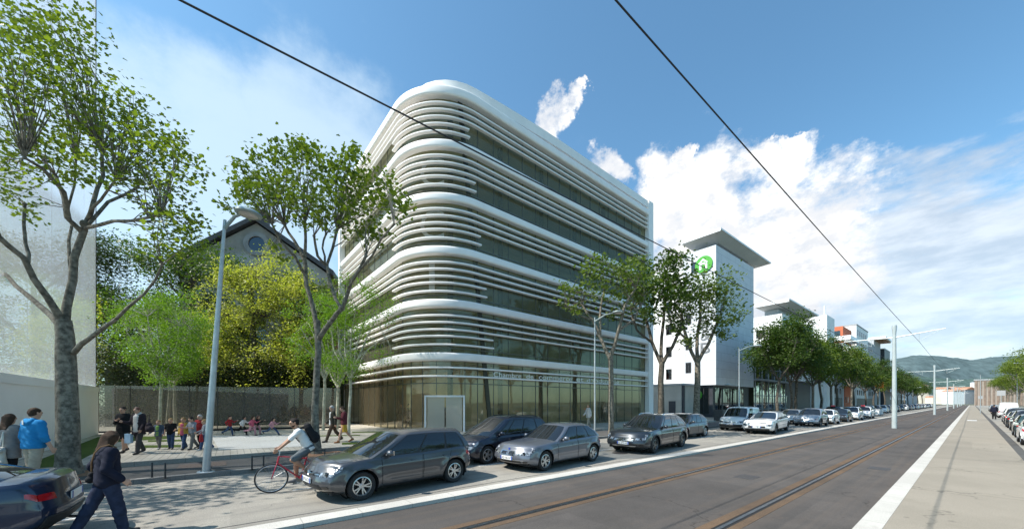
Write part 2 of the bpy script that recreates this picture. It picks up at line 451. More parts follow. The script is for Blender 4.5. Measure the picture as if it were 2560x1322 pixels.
sheet('ground', -2500, 2500, -60, 5200, -0.16, m_dirt)
slab('road', -13.5, -7.62, -30, FAR, -0.14, 0.0, m_road)
slab('kerb', -7.62, -7.22, -30, FAR, -0.14, 0.03, m_kerb)
slab('tram_track', -7.22, -1.24, -30, FAR, -0.14, -0.05, m_tram)
slab('kerb', -1.24, -0.93, -30, FAR, -0.14, 0.035, m_kerb)
slab('platform', -0.93, 1.16, -30, FAR, -0.14, 0.03, m_walk)
slab('gutter', 1.16, 1.46, -30, FAR, -0.14, -0.03, m_dark)
slab('road', 1.46, 8.0, -30, FAR, -0.14, -0.015, m_road)
slab('pavement', 8.0, 15.0, -30, FAR, -0.14, 0.10, m_walk)
slab('kerb', -13.72, -13.5, -30, FAR, -0.14, 0.13, ground_mat('grey_kerb_stone', (.21, .205, .19), (.16, .155, .15), fine=40, joint=1.0))
slab('pavement', -16.35, -13.72, -30, FAR, -0.14, 0.115, m_dark)
slab('kerb', -16.5, -16.35, -30, 21, -0.14, 0.27, ground_mat('plaza_edge_stone', (.33, .31, .27), (.27, .25, .22), fine=40, joint=1.2))
slab('plaza', -48, -16.5, -30, 40, -0.14, 0.25, m_paver)
slab('pavement', -48, -16.36, 40.0, FAR, -0.14, 0.118, m_walk)
# narrow seam between the carriageway and the kerb, lane dashes
mb = MB()
for x in (-7.95,):
    mb.span((x, -30, 0.001), (x + .035, FAR, 0.004))
tag(mb.build('road_seam', m_dark), kind='structure')
mb = MB()
y = -4.2
while y < 160:
    mb.span((-10.30, y, 0.001), (-10.20, y + 2.2, 0.0045)); y += 5.4
tag(mb.build('road_markings', m_paint), kind='structure')
# guided tram: one rail per track, in a rusty strip
for x in (-5.45, -2.72):
    slab('rail_strip', x - .26, x - .085, -30, FAR, -.14, -.046, m_rust)
    slab('rail_strip', x + .085, x + .24, -30, FAR, -.14, -.046, m_rust)
    slab('rail_bed', x - .085, x + .085, -30, FAR, -.14, -.0485, m_black)
    slab('rail', x - .030, x + .030, -30, FAR, -.14, -.040, m_steel)
# the plaza's lawn strips and the pale slab before the fence
m_lawn = ground_mat('mown_lawn', (.075, .115, .016), (.055, .088, .010), fine=35, bump=1.0, rough=.95)
def pad(name, pts, z, m, th=0.02):
    mb = MB(); mb.prism([(p[0], p[1]) for p in pts], 0.2, z); return tag(mb.build(name, m), kind='structure')
Z0 = 0.25
A = [gp(245, 1092, Z0), gp(30, 1176, Z0), gp(60, 1190, Z0), gp(205, 1147, Z0), gp(290, 1104, Z0), gp(420, 1096, Z0), gp(420, 1090, Z0)]
pad('lawn', A, 0.264, m_lawn)
for y0, y1, xa, xb in ((1113, 1119, 345, 452), (1100, 1104, 370, 455), (1090, 1093, 380, 455), (1106, 1111, 855, 905), (1088, 1090, 800, 900), (1079, 1081, 880, 1010)):
    pad('lawn', [gp(xa, y1, Z0), gp(xb, y1 - 1.5, Z0), gp(xb, y0 - 1.5, Z0), gp(xa, y0, Z0)], 0.262, m_lawn)
pad('plaza_slab', [gp(548, 1124, Z0), gp(800, 1113, Z0), gp(780, 1086, Z0), gp(528, 1089, Z0)], 0.258, m_slabp)
def cover(x, y, z, r, mt):
    return tag(MB().lathe([(0, 0), (r, 0), (r, -.05), (0, -.05)], 28, c=(x, y, z)).build('manhole_cover', mt), kind='structure')
m_iron = mat('cast_iron', (.055, .05, .048), rough=.6, var=.35, scale=30, bump=.6)
for x, y in ((-9.2, 13.0), (-11.6, 19.5), (-9.6, 38.0), (-11.2, 52.0), (3.4, 46.0)): cover(x, y, .004 if x < 0 else -.011, .32, m_iron)
for x, y in ((-4.1, 12.0), (-4.0, 31.0), (-1.9, 17.0)): slab('track_hatch', x - .25, x + .25, y - .35, y + .35, -.1, -.046, m_iron)
# tree pits and a manhole in the dark footway
m_pit = ground_mat('tree_pit_earth', (.30, .17, .10), (.22, .12, .07), fine=30, bump=.8)
for yy in (-3.4, 2.9):
    slab('tree_pit', -16.3, -15.1, yy - .7, yy + .7, .1, .124, m_pit)
slab('hatch_cover', -15.9, -14.9, -1.3, -.1, .1, .122, mat('rust_iron', (.10, .07, .055), rough=.7, var=.3, scale=20, bump=.4))

# hills, far town
def ridge(name, profile, dist, m, base=-1, seed=0, depthm=900, bumps=1.0):
    """wooded ridge: its skyline given as (px, py), standing 'dist' deep"""
    r = random.Random(seed)
    n = 150; xs = np.linspace(profile[0][0], profile[-1][0], n)
    ys = np.interp(xs, [p[0] for p in profile], [p[1] for p in profile])
    vs, fs = [], []; rows = 16
    for j in range(rows + 1):
        for i in range(n):
            f = j / rows
            top = at(xs[i], dist, ys[i])
            h = (top.z) * math.sin(f * PI / 2) ** 0.8
            h *= 1 + 0.03 * math.sin(xs[i] * .06 + j * 1.1) * (1 - f) + 0.02 * math.sin(xs[i] * .17 - j * 2) * (1 - f)
            fw = Vector((-ST, CT, 0)) * 0 + (Vector((top.x, top.y, 0)).normalized()) * (depthm * (f - 1))
            p = Vector((top.x, top.y, 0)) + fw
            vs.append((p.x, p.y, h + base + r.uniform(-1, 1) * bumps * 2.5 * (.3 + f)))
    fs = [(j * n + i, j * n + i + 1, (j + 1) * n + i + 1, (j + 1) * n + i) for j in range(rows) for i in range(n - 1)]
    o = MB().add(vs, fs).build(name, m, smooth=True, sharp=80)
    return tag(o, kind='structure')
m_hill = mat('hazy_wooded_hill', (.085, .120, .125), rough=1.0, var=.22, scale=.02, detail=10, spec=0.0)  # bluish haze of distance is put into both hill colours
m_hill2 = mat('hazy_wooded_hill_near', (.070, .108, .098), rough=1.0, var=.3, scale=.03, detail=10, spec=0.0)
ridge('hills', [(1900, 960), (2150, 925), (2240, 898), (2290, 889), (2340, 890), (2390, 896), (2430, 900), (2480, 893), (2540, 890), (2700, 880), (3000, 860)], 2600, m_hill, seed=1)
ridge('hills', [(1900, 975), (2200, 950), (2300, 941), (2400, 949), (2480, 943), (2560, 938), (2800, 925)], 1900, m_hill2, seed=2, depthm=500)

# ------------------------------------------------------------------ the curved office building
EPS = math.radians(2.0)
OB = Vector((-20.0, 8.9, 0))
AX, BX = Vector((-math.sin(EPS), math.cos(EPS), 0)), Vector((-math.cos(EPS), -math.sin(EPS), 0))
RC, LA, LB = 4.0, 25.6, 17.2
def _px(p): return 1280 + F * (CT * p.x + ST * p.y) / depth(p)
while _px(OB + AX * LA) < 1613: LA += .02
while _px(OB + BX * LB) > 856: LB += .02
def plan(s, off):
    """point of the plan outline at run s, 'off' outwards; s=0 at the middle of the corner, + along the street side"""
    arc = RC * PI / 2
    if s > arc / 2:
        p = OB + AX * (RC + s - arc / 2); nrm = -BX
    elif s < -arc / 2:
        p = OB + BX * (RC + (-s - arc / 2)); nrm = -AX
    else:
        a = (s / (arc / 2)) * PI / 4            # -45..45
        c = OB + AX * RC + BX * RC
        nrm = (-AX * math.cos(PI / 4 + a) - BX * math.sin(PI / 4 + a))
        p = c + nrm * RC
    return p + nrm * off, nrm
ARC = RC * PI / 2
def s_of_a(a): return a - RC + ARC / 2
def s_of_b(b): return -(b - RC + ARC / 2)
SR, SL = s_of_a(LA), s_of_b(LB)
def s_of_px(px, off=0.0, lo=-6.0, hi=None):
    """run on the street side whose column in the photograph is px"""
    lo, hi = -2.5, SR
    f = lambda s: (lambda p: 1280 + F * (CT * p.x + ST * p.y) / depth(p))(plan(s, off)[0])
    for _ in range(50):
        m_ = (lo + hi) / 2
        if f(m_) < px: lo = m_
        else: hi = m_
    return (lo + hi) / 2
def runs(s0, s1):
    arc = [-ARC / 2 + ARC * i / 24 for i in range(25)]
    out = [s0] + [s for s in arc if s0 + .02 < s < s1 - .02]
    k = 10
    out += [s0 + (max(min(-ARC / 2, s1), s0) - s0) * i / k for i in range(1, k)] if s0 < -ARC / 2 else []
    out += [ARC / 2 + (s1 - ARC / 2) * i / k for i in range(1, k)] if s1 > ARC / 2 else []
    out.append(s1)
    return sorted(set(round(q, 4) for q in out))
def sweep(mb, s0, s1, prof, m=0, insets=None):
    """closed profile of (off, z) swept along the outline"""
    ss = runs(s0, s1); n = len(prof); vs = []
    for s in ss:
        for o, z in prof:
            p = plan(s, o)[0]; vs.append((p.x, p.y, z))
    fs = [(i * n + k, i * n + (k + 1) % n, (i + 1) * n + (k + 1) % n, (i + 1) * n + k) for i in range(len(ss) - 1) for k in range(n)]
    fs += [tuple(range(n)), tuple(reversed(range((len(ss) - 1) * n, len(ss) * n)))]
    return mb.add(vs, fs, m)
def rrect(o0, o1, z0, z1, r):
    pr = []
    for cx, cz, a0 in ((o1 - r, z0 + r, -90), (o1 - r, z1 - r, 0)):
        for k in range(5):
            a = math.radians(a0 + 22.5 * k); pr.append((cx + r * math.cos(a), cz + r * math.sin(a)))
    return pr + [(o0, z1), (o0, z0)]

m_white = mat('white_render', (.86, .825, .795), rough=.55, var=.035, scale=.9, bump=.02, stretch=(1, 1, .25))
m_soffit = mat('pale_render', (.74, .72, .70), rough=.6, var=.03, scale=2)
m_bronze = mat('dark_bronze', (.045, .042, .03), rough=.45, metal=.4)
m_mull = mat('grey_mullion', (.13, .13, .11), rough=.4, metal=.6)
m_glass = glass_mat('tinted_glass', (.70, .68, .52), gloss=0.08, gcol=(.55, .60, .48), milk=.28, milkcol=(.47, .45, .31))
m_glassg = glass_mat('lobby_glass', (.86, .82, .68), gloss=0.10, gcol=(.75, .72, .62), milk=.20, milkcol=(.48, .39, .26))
m_int = mat('office_ceiling', (.45, .45, .40), rough=.9, var=.08, scale=.8)
m_core = mat('lobby_back_wall', (.74, .60, .40), rough=.8, var=.2, scale=.4)
m_upcore = mat('office_back_wall', (.40, .43, .36), rough=.8, var=.35, scale=.35)
m_shell = mat('rear_wall', (.70, .69, .67), rough=.7, var=.05, scale=.6)

ob = empty('office_building', OB, 'white office building with rounded corner, stacked curved bands and louvres over dark glass', 'building')
def bp(mb, name, mats, parent=ob, smooth=True, sharp=40):
    o = mb.build(name, mats, parent, smooth, sharp=sharp)
    o.matrix_parent_inverse = Matrix.Translation(-OB)
    return o
GO = -0.40       # glass plane
band_z = [5.34 + 3.4 * k for k in range(5)]
for k, zt in enumerate(band_z):
    bp(sweep(MB(), SL, SR, rrect(GO - .25, 0.0, zt - .52, zt, .12)), 'floor_band', m_white)
roof = sweep(MB(), SL, SR, rrect(GO - .25, 0.06, 21.72, 22.34, .14))
bp(roof, 'roof_fascia', m_white)
# parapet ring: set back, its start swung in from the corner
mb = MB()
prs = []
n = 40
RS = []
for i in range(n + 1):
    f = i / n
    s = s_of_b(9.0) + (SR - s_of_b(9.0)) * f
    inset = -0.05 - .9 * max(0, 1 - max(0, (s + 1.5)) / 14.0) ** 2
    if s < -1.5: inset = -.95 - (-1.5 - s) * .22
    RS.append(plan(s, inset)[0])
    prs.append(plan(s, inset - .9)[0])
vs = []
for p, q in zip(RS, prs):
    vs += [(p.x, p.y, 22.55), (p.x, p.y, 23.25), (q.x, q.y, 23.33), (q.x, q.y, 22.55)]
fs = [(i * 4 + k, i * 4 + (k + 1) % 4, (i + 1) * 4 + (k + 1) % 4, (i + 1) * 4 + k) for i in range(n) for k in range(4)]
mb.add(vs, fs + [(0, 1, 2, 3), (n * 4 + 3, n * 4 + 2, n * 4 + 1, n * 4)])
bp(mb, 'parapet', m_white)
# roof deck
deck = [plan(s, -.7)[0] for s in runs(SL, SR)]
back = OB + AX * LA + BX * LB
mb = MB().prism([(p.x, p.y) for p in deck] + [(back.x, back.y)], 22.0, 22.3)
bp(mb, 'roof', m_shell, smooth=False)
# louvres
LOUV = {0: (4.43, 3.88)}
for k in range(1, 6):
    t = (band_z[k] - .56) if k < 5 else 21.72
    LOUV[k] = tuple(t - d for d in ((.42, .86, 1.32, 1.74, 2.28) if k < 5 else (.40, .84, 1.28, 1.74, 2.22)))
fin_px = {5: 1176, 4: 1192, 3: 1205, 2: 1219, 1: 1236}
for k, zs in LOUV.items():
    for i, z in enumerate(zs):
        if k == 0 or i < 3:
            s0, s1 = SL, SR
        else:
            s0, s1 = s_of_b(4.6), s_of_px(fin_px[k] - (0 if i == 4 else 2))
        bp(sweep(MB(), s0, s1, rrect(-.24, -.02, z - .115, z, .04)), 'louvre', m_white)
# slanted fin at the end of the corner bay
a1, a0 = s_of_px(1150, -.4), s_of_px(1226, -.4)
mb = MB()
P1, P0 = plan(a1, -.33)[0], plan(a0, -.33)[0]
vs = []
for P, z in ((P0, .25), (P1, 21.7)):
    for da, do in ((-.16, 0), (.16, 0), (.16, .1), (-.16, .1)):
        q = P + AX * da + BX * do * 1.0
        vs.append((q.x, q.y, z))
mb.add(vs, [(0, 1, 2, 3), (7, 6, 5, 4)] + [(k, (k + 1) % 4, 4 + (k + 1) % 4, 4 + k) for k in range(4)])
bp(mb, 'slanted_fin', m_bronze, smooth=False)
# glazing by storey, with mullions
levels = [(0.25, 5.0)] + [(5.0 + 3.4 * k, 8.4 + 3.4 * k) for k in range(5)]
rr = random.Random(3)
for k, (z0, z1) in enumerate(levels):
    mb = MB(); ss = []
    s = SL
    while s < SR: ss.append(s); s += 1.35 if abs(s) > ARC / 2 else .52
    ss.append(SR)
    for a, b in zip(ss, ss[1:]):                       # each pane stands a touch differently, as real panes do
        t = rr.uniform(-.004, .004)
        p, q = plan(a, GO)[0], plan(b, GO + t)[0]
        mb.add([(p.x, p.y, z0), (q.x, q.y, z0), (q.x, q.y, z1), (p.x, p.y, z1)], [(0, 1, 2, 3)])
    bp(mb, 'glazing', m_glassg if k == 0 else m_glass, smooth=False)
    for side in ((-99, -ARC / 2 + .3), (-ARC / 2 + .3, ARC / 2 - .2), (ARC / 2 - .2, 99)):
        if side[0] > -99 and side[1] < 99 and k: continue
        mb = MB()
        for s in ss:
            if side[0] < s <= side[1] and not (abs(s) < ARC / 2 and ss.index(s) % 2):
                p, nrm = plan(s, GO - .02)
                mb.box((p.x, p.y, (z0 + z1) / 2), (.036, .08, z1 - z0), rz=math.atan2(nrm.y, nrm.x) + PI / 2)
        bp(mb, 'mullions', m_mull, smooth=False)
    for zz in ((3.35, ) if k == 0 else (z0 + .62, z1 - .55)):
        bp(sweep(MB(), SL, SR, [(GO + .035, zz), (GO + .035, zz + .06), (GO - .06, zz + .06), (GO - .06, zz)]), 'transom', m_mull, smooth=False)
# slabs, inner back wall, columns, far end walls
for k in range(0, 6):
    z = 5.0 + 3.4 * k
    pts = [plan(s, GO - .12)[0] for s in runs(SL + .1, SR - .1)]
    bq = OB + AX * (LA - .3) + BX * (LB - .3)
    if k < 5:
        bp(MB().prism([(p.x, p.y) for p in pts] + [(bq.x, bq.y)], z - .32, z), 'floor_slab', m_int, smooth=False)
def abox(a0, a1, b0, b1, z0, z1, m=0, mb=None):
    mb = mb or MB()
    q = [OB + AX * a + BX * b for a, b in ((a0, b0), (a1, b0), (a1, b1), (a0, b1))]
    return mb.prism([(p.x, p.y) for p in q], z0, z1, m)
bp(abox(5.5, LA - 2.5, 4.6, 15.5, .26, 4.68), 'lobby_core', m_core, smooth=False)
for k in range(5):
    bp(abox(4.6, LA - 1.5, 4.0, 15.8, 5.01 + 3.4 * k, 8.06 + 3.4 * k), 'office_core', m_upcore, smooth=False)
rc = random.Random(9)
for k, b in ((0, 3.2), (1, 3.2)):
    pass
for a in (3.2, 7.6, 12.0, 16.4, 20.8):
    bp(MB().lathe([(.2, .26), (.2, 21.7)], 14, c=tuple(OB + AX * a + BX * 2.2)), 'column', m_bronze)
for b in (7.0, 11.0):
    bp(MB().lathe([(.22, .26), (.22, 21.7)], 14, c=tuple(OB + AX * 1.6 + BX * b)), 'column', m_bronze)
bp(abox(LA, LA + .9, -.08, LB, .0, 23.25), 'end_wall', m_white, smooth=False)
bp(abox(-.1, LA, LB, LB + .4, .0, 22.3), 'end_wall', m_white, smooth=False)
bp(abox(LA - .3, LA - .01, .65, LB - .01, .26, 22.0), 'rear_wall', m_shell, smooth=False)
bp(abox(-.0 + .75, LA - .3, LB - .35, LB - .02, .26, 22.0), 'rear_wall', m_shell, smooth=False)
# entrance: white portal with pale doors
sA, sB = s_of_px(1066, -.3), s_of_px(1158, -.3)
pA, pB = plan(sA, -.14)[0], plan(sB, -.14)[0]
ed = (pB - pA); el = ed.length; ed.normalize(); en = Vector((ed.y, -ed.x, 0)); rz = math.atan2(ed.y, ed.x)
ent = MB()
def eb(u, w, zc, h, t=.18, dz=0): return ((pA + ed * u + en * dz).x, (pA + ed * u + en * dz).y, zc), (w, t, h)
for u in (0.0, el):
    c, d = eb(u, .12, 1.42, 2.36); ent.box(c, d, rz)
c, d = eb(el / 2, el - .12, 2.54, .12); ent.box(c, d, rz)
bp(ent, 'door_portal', m_soffit, smooth=False)
m_door = glass_mat('pale_door_glass', (.8, .78, .72), gloss=.05, milk=.66, milkcol=(.90, .85, .76))
for u, w in ((el * .27, el * .44), (el * .74, el * .42)):
    c, d = eb(u, w, 1.37, 2.2, .03, -.02 if u < 1 else .01); bp(MB().box(c, d, rz), 'door', m_door, smooth=False)
# lettering: C C I down the corner glass, the name along the fascia
m_let = mat('pale_lettering', (.80, .80, .76), rough=.5, var=.03)
def on_glass(body, s_c, z0, w, h, off, name, m):
    me = text_mesh(body, 1.0)
    bm = bmesh.new(); bm.from_mesh(me)
    bmesh.ops.subdivide_edges(bm, edges=[e for e in bm.edges if e.calc_length() > .25], cuts=2); bm.to_mesh(me); bm.free()
    n = len(me.vertices); co = np.empty(n * 3); me.vertices.foreach_get('co', co); co = co.reshape(-1, 3)
    lo, hi = co.min(0), co.max(0)
    for i in range(n):
        s = s_c + ((co[i, 0] - lo[0]) / max(1e-6, hi[0] - lo[0]) - .5) * w
        p = plan(s, off)[0]
        co[i] = (p.x, p.y, z0 + (co[i, 1] - lo[1]) / (hi[1] - lo[1]) * h)
    me.vertices.foreach_set('co', co.ravel()); me.update(); me.materials.append(m)
    o = link(name, me, ob); o.matrix_parent_inverse = Matrix.Translation(-OB)
    return o
sc_ = s_of_px(1080, GO)
m_let2 = glass_mat('frosted_letter', (.9, .9, .9), gloss=.04, milk=.62, milkcol=(.86, .88, .84))
for ch, z0, w in (('C', 16.05, 1.75), ('C', 12.65, 1.75), ('I', 9.3, .42)):
    on_glass(ch, sc_, z0, w, 1.9, GO + .03, 'corner_letter', m_let2)
for wd, x0, x1, h in (('Chambre', 1233, 1302, .345), ('de', 1315, 1333, .345), ('commerce', 1346, 1429, .25), ('et', 1440, 1458, .31), ("d'industrie", 1466, 1547, .345)):
    sa, sb = s_of_px(x0, -.1), s_of_px(x1, -.1)
    on_glass(wd, (sa + sb) / 2, 3.905, sb - sa, h, -.06, 'name_lettering', m_let)
# ------------------------------------------------------------------ other buildings
def part(mb, name, mats, root, smooth=False, sharp=35):
    """a part modelled in world coordinates under a root Empty (or a part of it)"""
    o = mb.build(name, mats, root, smooth, sharp=sharp)
    b = root
    while b.parent: b = b.parent
    if root is b: o.matrix_parent_inverse = Matrix.Translation(-b.location)
    return o
def bldg(loc, label, name='building', cat='building', group=None):
    return empty(name, Vector(loc), label, cat, group)
m_win = glass_mat('window_glass', (.05, .06, .07), gloss=.06)
m_frame = mat('dark_window_frame', (.05, .052, .055), rough=.5)
m_wframe = mat('pale_window_frame', (.62, .62, .60), rough=.5)
m_panel = brick_mat('white_cladding_panels', (.66, .68, .71), (.60, .625, .66), (.24, .25, .27), 2.9, 1.12, plane='SZ', msize=.012, var=.05, off=.37)
m_wht = mat('white_plaster', (.80, .79, .77), rough=.7, var=.04, scale=.5)
m_roofw = mat('pale_roof_soffit', (.46, .46, .45), rough=.7, var=.06, scale=.4)
m_roofe = mat('white_roof_edge', (.82, .82, .82), rough=.5, var=.02)
m_concrete = mat('beige_concrete', (.42, .40, .36), rough=.85, var=.1, scale=.7)
m_green = mat('green_sign', (.075, .34, .03), rough=.35, var=.04)
m_signw = mat('white_sign', (.82, .82, .82), rough=.4, var=.02)
m_grey = mat('grey_lettering', (.20, .205, .21), rough=.45)
m_orange = mat('terracotta_render', (.50, .135, .06), rough=.8, var=.08, scale=.5)
m_darkg = mat('anthracite_cladding', (.035, .04, .05), rough=.5, var=.15, scale=.5)
m_greyw = mat('grey_render', (.34, .35, .36), rough=.8, var=.06, scale=.4)
m_brown = mat('brown_timber_soffit', (.30, .18, .10), rough=.7, var=.2, scale=2)

def window(root, x0, x1, y0, y1, z0, z1, face, wm=None, fr=None, muntins=1, shade=0):
    """window on a face '+x' or '-y': a frame part standing proud, its pane and muntins"""
    mb = MB(); t = .07
    if face == '+x':
        X = x1
        def bx(a0, a1, c0, c1, d0=-.02, d1=.035): return mb.span((X + d0, a0, c0), (X + d1, a1, c1))
        a0, a1 = y0, y1
    else:
        Y = y0
        def bx(a0, a1, c0, c1, d0=-.02, d1=.035): return mb.span((a0, Y - d1, c0), (a1, Y - d0, c1))
        a0, a1 = x0, x1
    bx(a0, a0 + t, z0, z1); bx(a1 - t, a1, z0, z1); bx(a0 + t, a1 - t, z0, z0 + t); bx(a0 + t, a1 - t, z1 - t, z1)
    for i in range(muntins):
        c = a0 + (a1 - a0) * (i + 1) / (muntins + 1); bx(c - .025, c + .025, z0 + t, z1 - t, 0, .028)
    f = part(mb, 'window', fr or m_frame, root)
    mb = MB()
    if face == '+x': mb.span((X + .004, a0 + t, z0 + t), (X + .012, a1 - t, z1 - t))
    else: mb.span((a0 + t, Y - .012, z0 + t), (a1 - t, Y - .004, z1 - t))
    part(mb, 'pane', wm or m_win, f)
    return f

# white clad tower with flying roof
tb = bldg((-23.4, 58, 0), 'white clad tower under a wide flying roof, with green round sign and grey letters', 'tower_building')
part(MB().span((-25.7, 51.4, 4.5), (-21.2, 64.9, 23.3)), 'wall', m_panel, tb)
part(MB().span((-25.6, 51.75, 0.1), (-21.75, 64.5, 4.5)), 'ground_floor', m_darkg, tb)
# flying roof, tapered underside
mb = MB()
rp = [(-25.5, 50.6, 24.75), (-20.3, 50.6, 25.0), (-20.3, 69.8, 25.0), (-25.5, 69.8, 24.75)]
mb.add([(x, y, z) for x, y, z in rp] + [(x, y, z - .16) for x, y, z in rp] + [(-24.9, 53, 24.0), (-21.5, 53, 24.0), (-21.5, 66, 24.0), (-24.9, 66, 24.0)],
       [(0, 1, 2, 3), (0, 1, 5, 4), (1, 2, 6, 5), (2, 3, 7, 6), (3, 0, 4, 7), (4, 5, 9, 8), (5, 6, 10, 9), (6, 7, 11, 10), (7, 4, 8, 11), (8, 9, 10, 11)], 0)
part(mb, 'flying_roof', m_roofw, tb)
mb = MB()
mb.span((-25.5, 50.57, 24.62), (-20.3, 50.6, 25.02)); mb.span((-20.3, 50.6, 24.80), (-20.27, 69.8, 25.02))
part(mb, 'roof_edge', m_roofe, tb)
for y in (53.5, 58.5, 63.5):
    for x in (-24.4, -22.0): part(MB().span((x, y, 23.3), (x + .2, y + .2, 24.1)), 'roof_post', m_grey, tb)
# round green emblem with a house shape
def disc(mb, c, r, th, face, m=0, n=36):
    if face == '-y': mb.extr([(c[0] + r * math.cos(2 * PI * k / n), c[1], c[2] + r * math.sin(2 * PI * k / n)) for k in range(n)], (0, th, 0), m)
    else: mb.extr([(c[0], c[1] + r * math.cos(2 * PI * k / n), c[2] + r * math.sin(2 * PI * k / n)) for k in range(n)], (th, 0, 0), m)
def emblem(cx, cy, cz, r, root):
    mb = MB(); disc(mb, (cx, cy, cz), r, .14, '-y'); s = part(mb, 'round_sign', m_green, root)
    mb = MB(); k = r / 1.25
    # a white house outline standing on a lowercase n
    def P(pts): mb.extr([(cx + a * k, cy, cz + b * k) for a, b in pts], (0, -.05, 0))
    P([(-.62, -.75), (-.30, -.75), (-.30, .18), (-.62, .18)])
    P([(.22, -.75), (.54, -.75), (.54, .05), (.22, .05)])
    P([(-.30, .0), (.22, .0), (.22, .26), (-.30, .26)])
    P([(-.80, .18), (-.06, .86), (-.06, .56), (-.52, .18)])
    P([(.68, .18), (-.06, .86), (-.06, .56), (.40, .18)])
    part(mb, 'house_emblem', m_signw, s)
emblem(-22.75, 51.25, 21.1, 1.15, tb)
for i, ch in enumerate(('B', '&', 'B')):
    z = 12.4 - i * 1.75
    text_flat(ch, 1.25, 1.45, m_grey, 'wall_letter', tb, Matrix.Translation((-23.2 + 23.4, 51.34 - 58, z)) @ Matrix.Rotation(PI / 2, 4, 'X'))
for (a, z) in ((-25.3, 16.5), (-25.3, 13.2), (-25.3, 9.6), (-25.3, 6.3), (-24.5, 20.3)):
    window(tb, a, a + .8, 51.4, 51.4, z, z + 1.5, '-y')
for y0, y1 in ((52.3, 54.6), (54.9, 57.2), (57.5, 59.8), (60.1, 62.4)):
    window(tb, -22, -21.75, y0, y1, 1.0, 4.2, '+x', muntins=2)
for x0, x1 in ((-25.4, -23.9), (-23.7, -22.2)):
    window(tb, x0, x1, 51.75, 51.75, .5, 4.2, '-y', muntins=1)
emblem(-23.9, 51.62, 3.2, .75, tb)
part(MB().span((-25.5, 51.6, .1), (-24.6, 51.74, 2.4)), 'entrance_door', m_signw, tb)
part(MB().span((-21.74, 51.8, .1), (-21.6, 64.6, .95)), 'plinth', m_frame, tb)

wb = bldg((-32, 58, 0), 'white plastered block adjoining the left side of the clad tower, small dark windows')
part(MB().span((-40, 52.6, .1), (-25.72, 66, 22.4)), 'wall', m_wht, wb)
for x in (-28.9, -32.5, -36):
    for z in (5.6, 9.0, 12.4, 15.8, 19.2):
        window(wb, x, x + .9, 52.6, 52.6, z, z + 1.6, '-y', muntins=0)
lb = bldg((-27, 48, 0), 'low beige rendered annexe between curved office building and clad tower')
part(MB().span((-32, 46.8, .1), (-23.6, 51.3, 4.4)), 'wall', m_concrete, lb)
part(MB().span((-32.1, 46.7, 4.4), (-23.4, 51.3, 4.65)), 'roof_slab', m_greyw, lb)
part(MB().span((-25.3, 46.72, .1), (-24.4, 46.8, 2.3)), 'door', m_darkg, lb)
part(MB().span((-23.6, 46.9, .1), (-23.3, 47.2, 4.4)), 'downpipe', m_darkg, lb)

# second flying-roof block
sb = bldg((-25, 92, 0), 'white block with second smaller flying roof, half hidden behind the dark trees')
part(MB().span((-31, 82.5, 6.6), (-22.2, 104, 19.0)), 'wall', m_wht, sb)
part(MB().span((-31, 82.9, .1), (-22.6, 103.6, 6.6)), 'ground_floor', m_darkg, sb)
mb = MB()
rp = [(-26.4, 81.6, 21.0), (-20.9, 81.6, 21.4), (-20.9, 102.6, 21.4), (-26.4, 102.6, 21.0)]
mb.add(rp + [(x, y, z - .22) for x, y, z in rp] + [(-25.6, 84.5, 20.2), (-22.3, 84.5, 20.4), (-22.3, 98, 20.4), (-25.6, 98, 20.2)],
       [(0, 1, 2, 3), (0, 1, 5, 4), (1, 2, 6, 5), (2, 3, 7, 6), (3, 0, 4, 7), (4, 5, 9, 8), (5, 6, 10, 9), (6, 7, 11, 10), (7, 4, 8, 11), (8, 9, 10, 11)])
part(mb, 'flying_roof', m_roofw, sb)
part(MB().span((-26.4, 81.56, 20.8), (-20.9, 81.6, 21.42)).span((-20.9, 81.6, 21.18), (-20.86, 102.6, 21.42)), 'roof_edge', m_roofe, sb)
part(MB().span((-25.5, 84, 19.0), (-23.2, 100, 20.3)), 'roof_storey', m_greyw, sb)
for y in (83.4, 86.4, 89.4, 92.4, 95.4, 98.4, 101.4):
    for z in (8, 11.2, 14.4, 16.9):
        window(sb, -23, -22.2, y, y + 1.8, z, z + 1.6, '+x', muntins=1)
for x in (-30, -26.5, -24.2):
    for z in (8, 11.4, 14.8): window(sb, x, x + 1.5, 82.5, 82.5, z, z + 1.6, '-y')
part(MB().span((-24.6, 104.0, .1), (-22.3, 113.4, 16.2)), 'side_wing', m_wht, sb)
# glazed link in front
gl = bldg((-22, 73, 0), 'glazed two storey link building with grey flat roofs behind dark tree trunks')
part(MB().span((-25, 65.2, 5.6), (-20.6, 82, 5.9)).span((-24.6, 65.3, 10.2), (-21.0, 82, 10.55)), 'roof_slab', m_greyw, gl)
mb = MB()
for y in np.arange(65.6, 81.5, 3.0):
    mb.span((-21.3, y, .1), (-21.14, y + .16, 10.2))
for z in (1.0, 3.2, 7.6): mb.span((-21.28, 65.6, z), (-21.17, 81.9, z + .09))
part(mb, 'steel_frame', m_greyw, gl)
part(MB().span((-21.42, 65.6, .1), (-21.38, 81.9, 10.2)), 'glazing', glass_mat('link_glass', (.30, .30, .26), gloss=.22), gl)
part(MB().span((-24.2, 65.6, .1), (-23.2, 82, 10.1)), 'rear_wall', m_concrete, gl)

# white stair tower with mast
st = bldg((-24, 117, 0), 'plain white stair tower with thin white mast on top')
part(MB().span((-26.5, 113.5, .1), (-21.6, 121.3, 23.3)), 'wall', m_wht, st)
part(MB().tube([(-22.1, 114, 23.3), (-22.1, 114, 25.6)], .16, 8), 'mast', m_signw, st)
window(st, -22, -21.6, 116.8, 117.5, 17.6, 20.2, '+x', muntins=0)
for z in (6, 10, 14): window(st, -22, -21.6, 115.5, 117.5, z, z + 1.6, '+x')
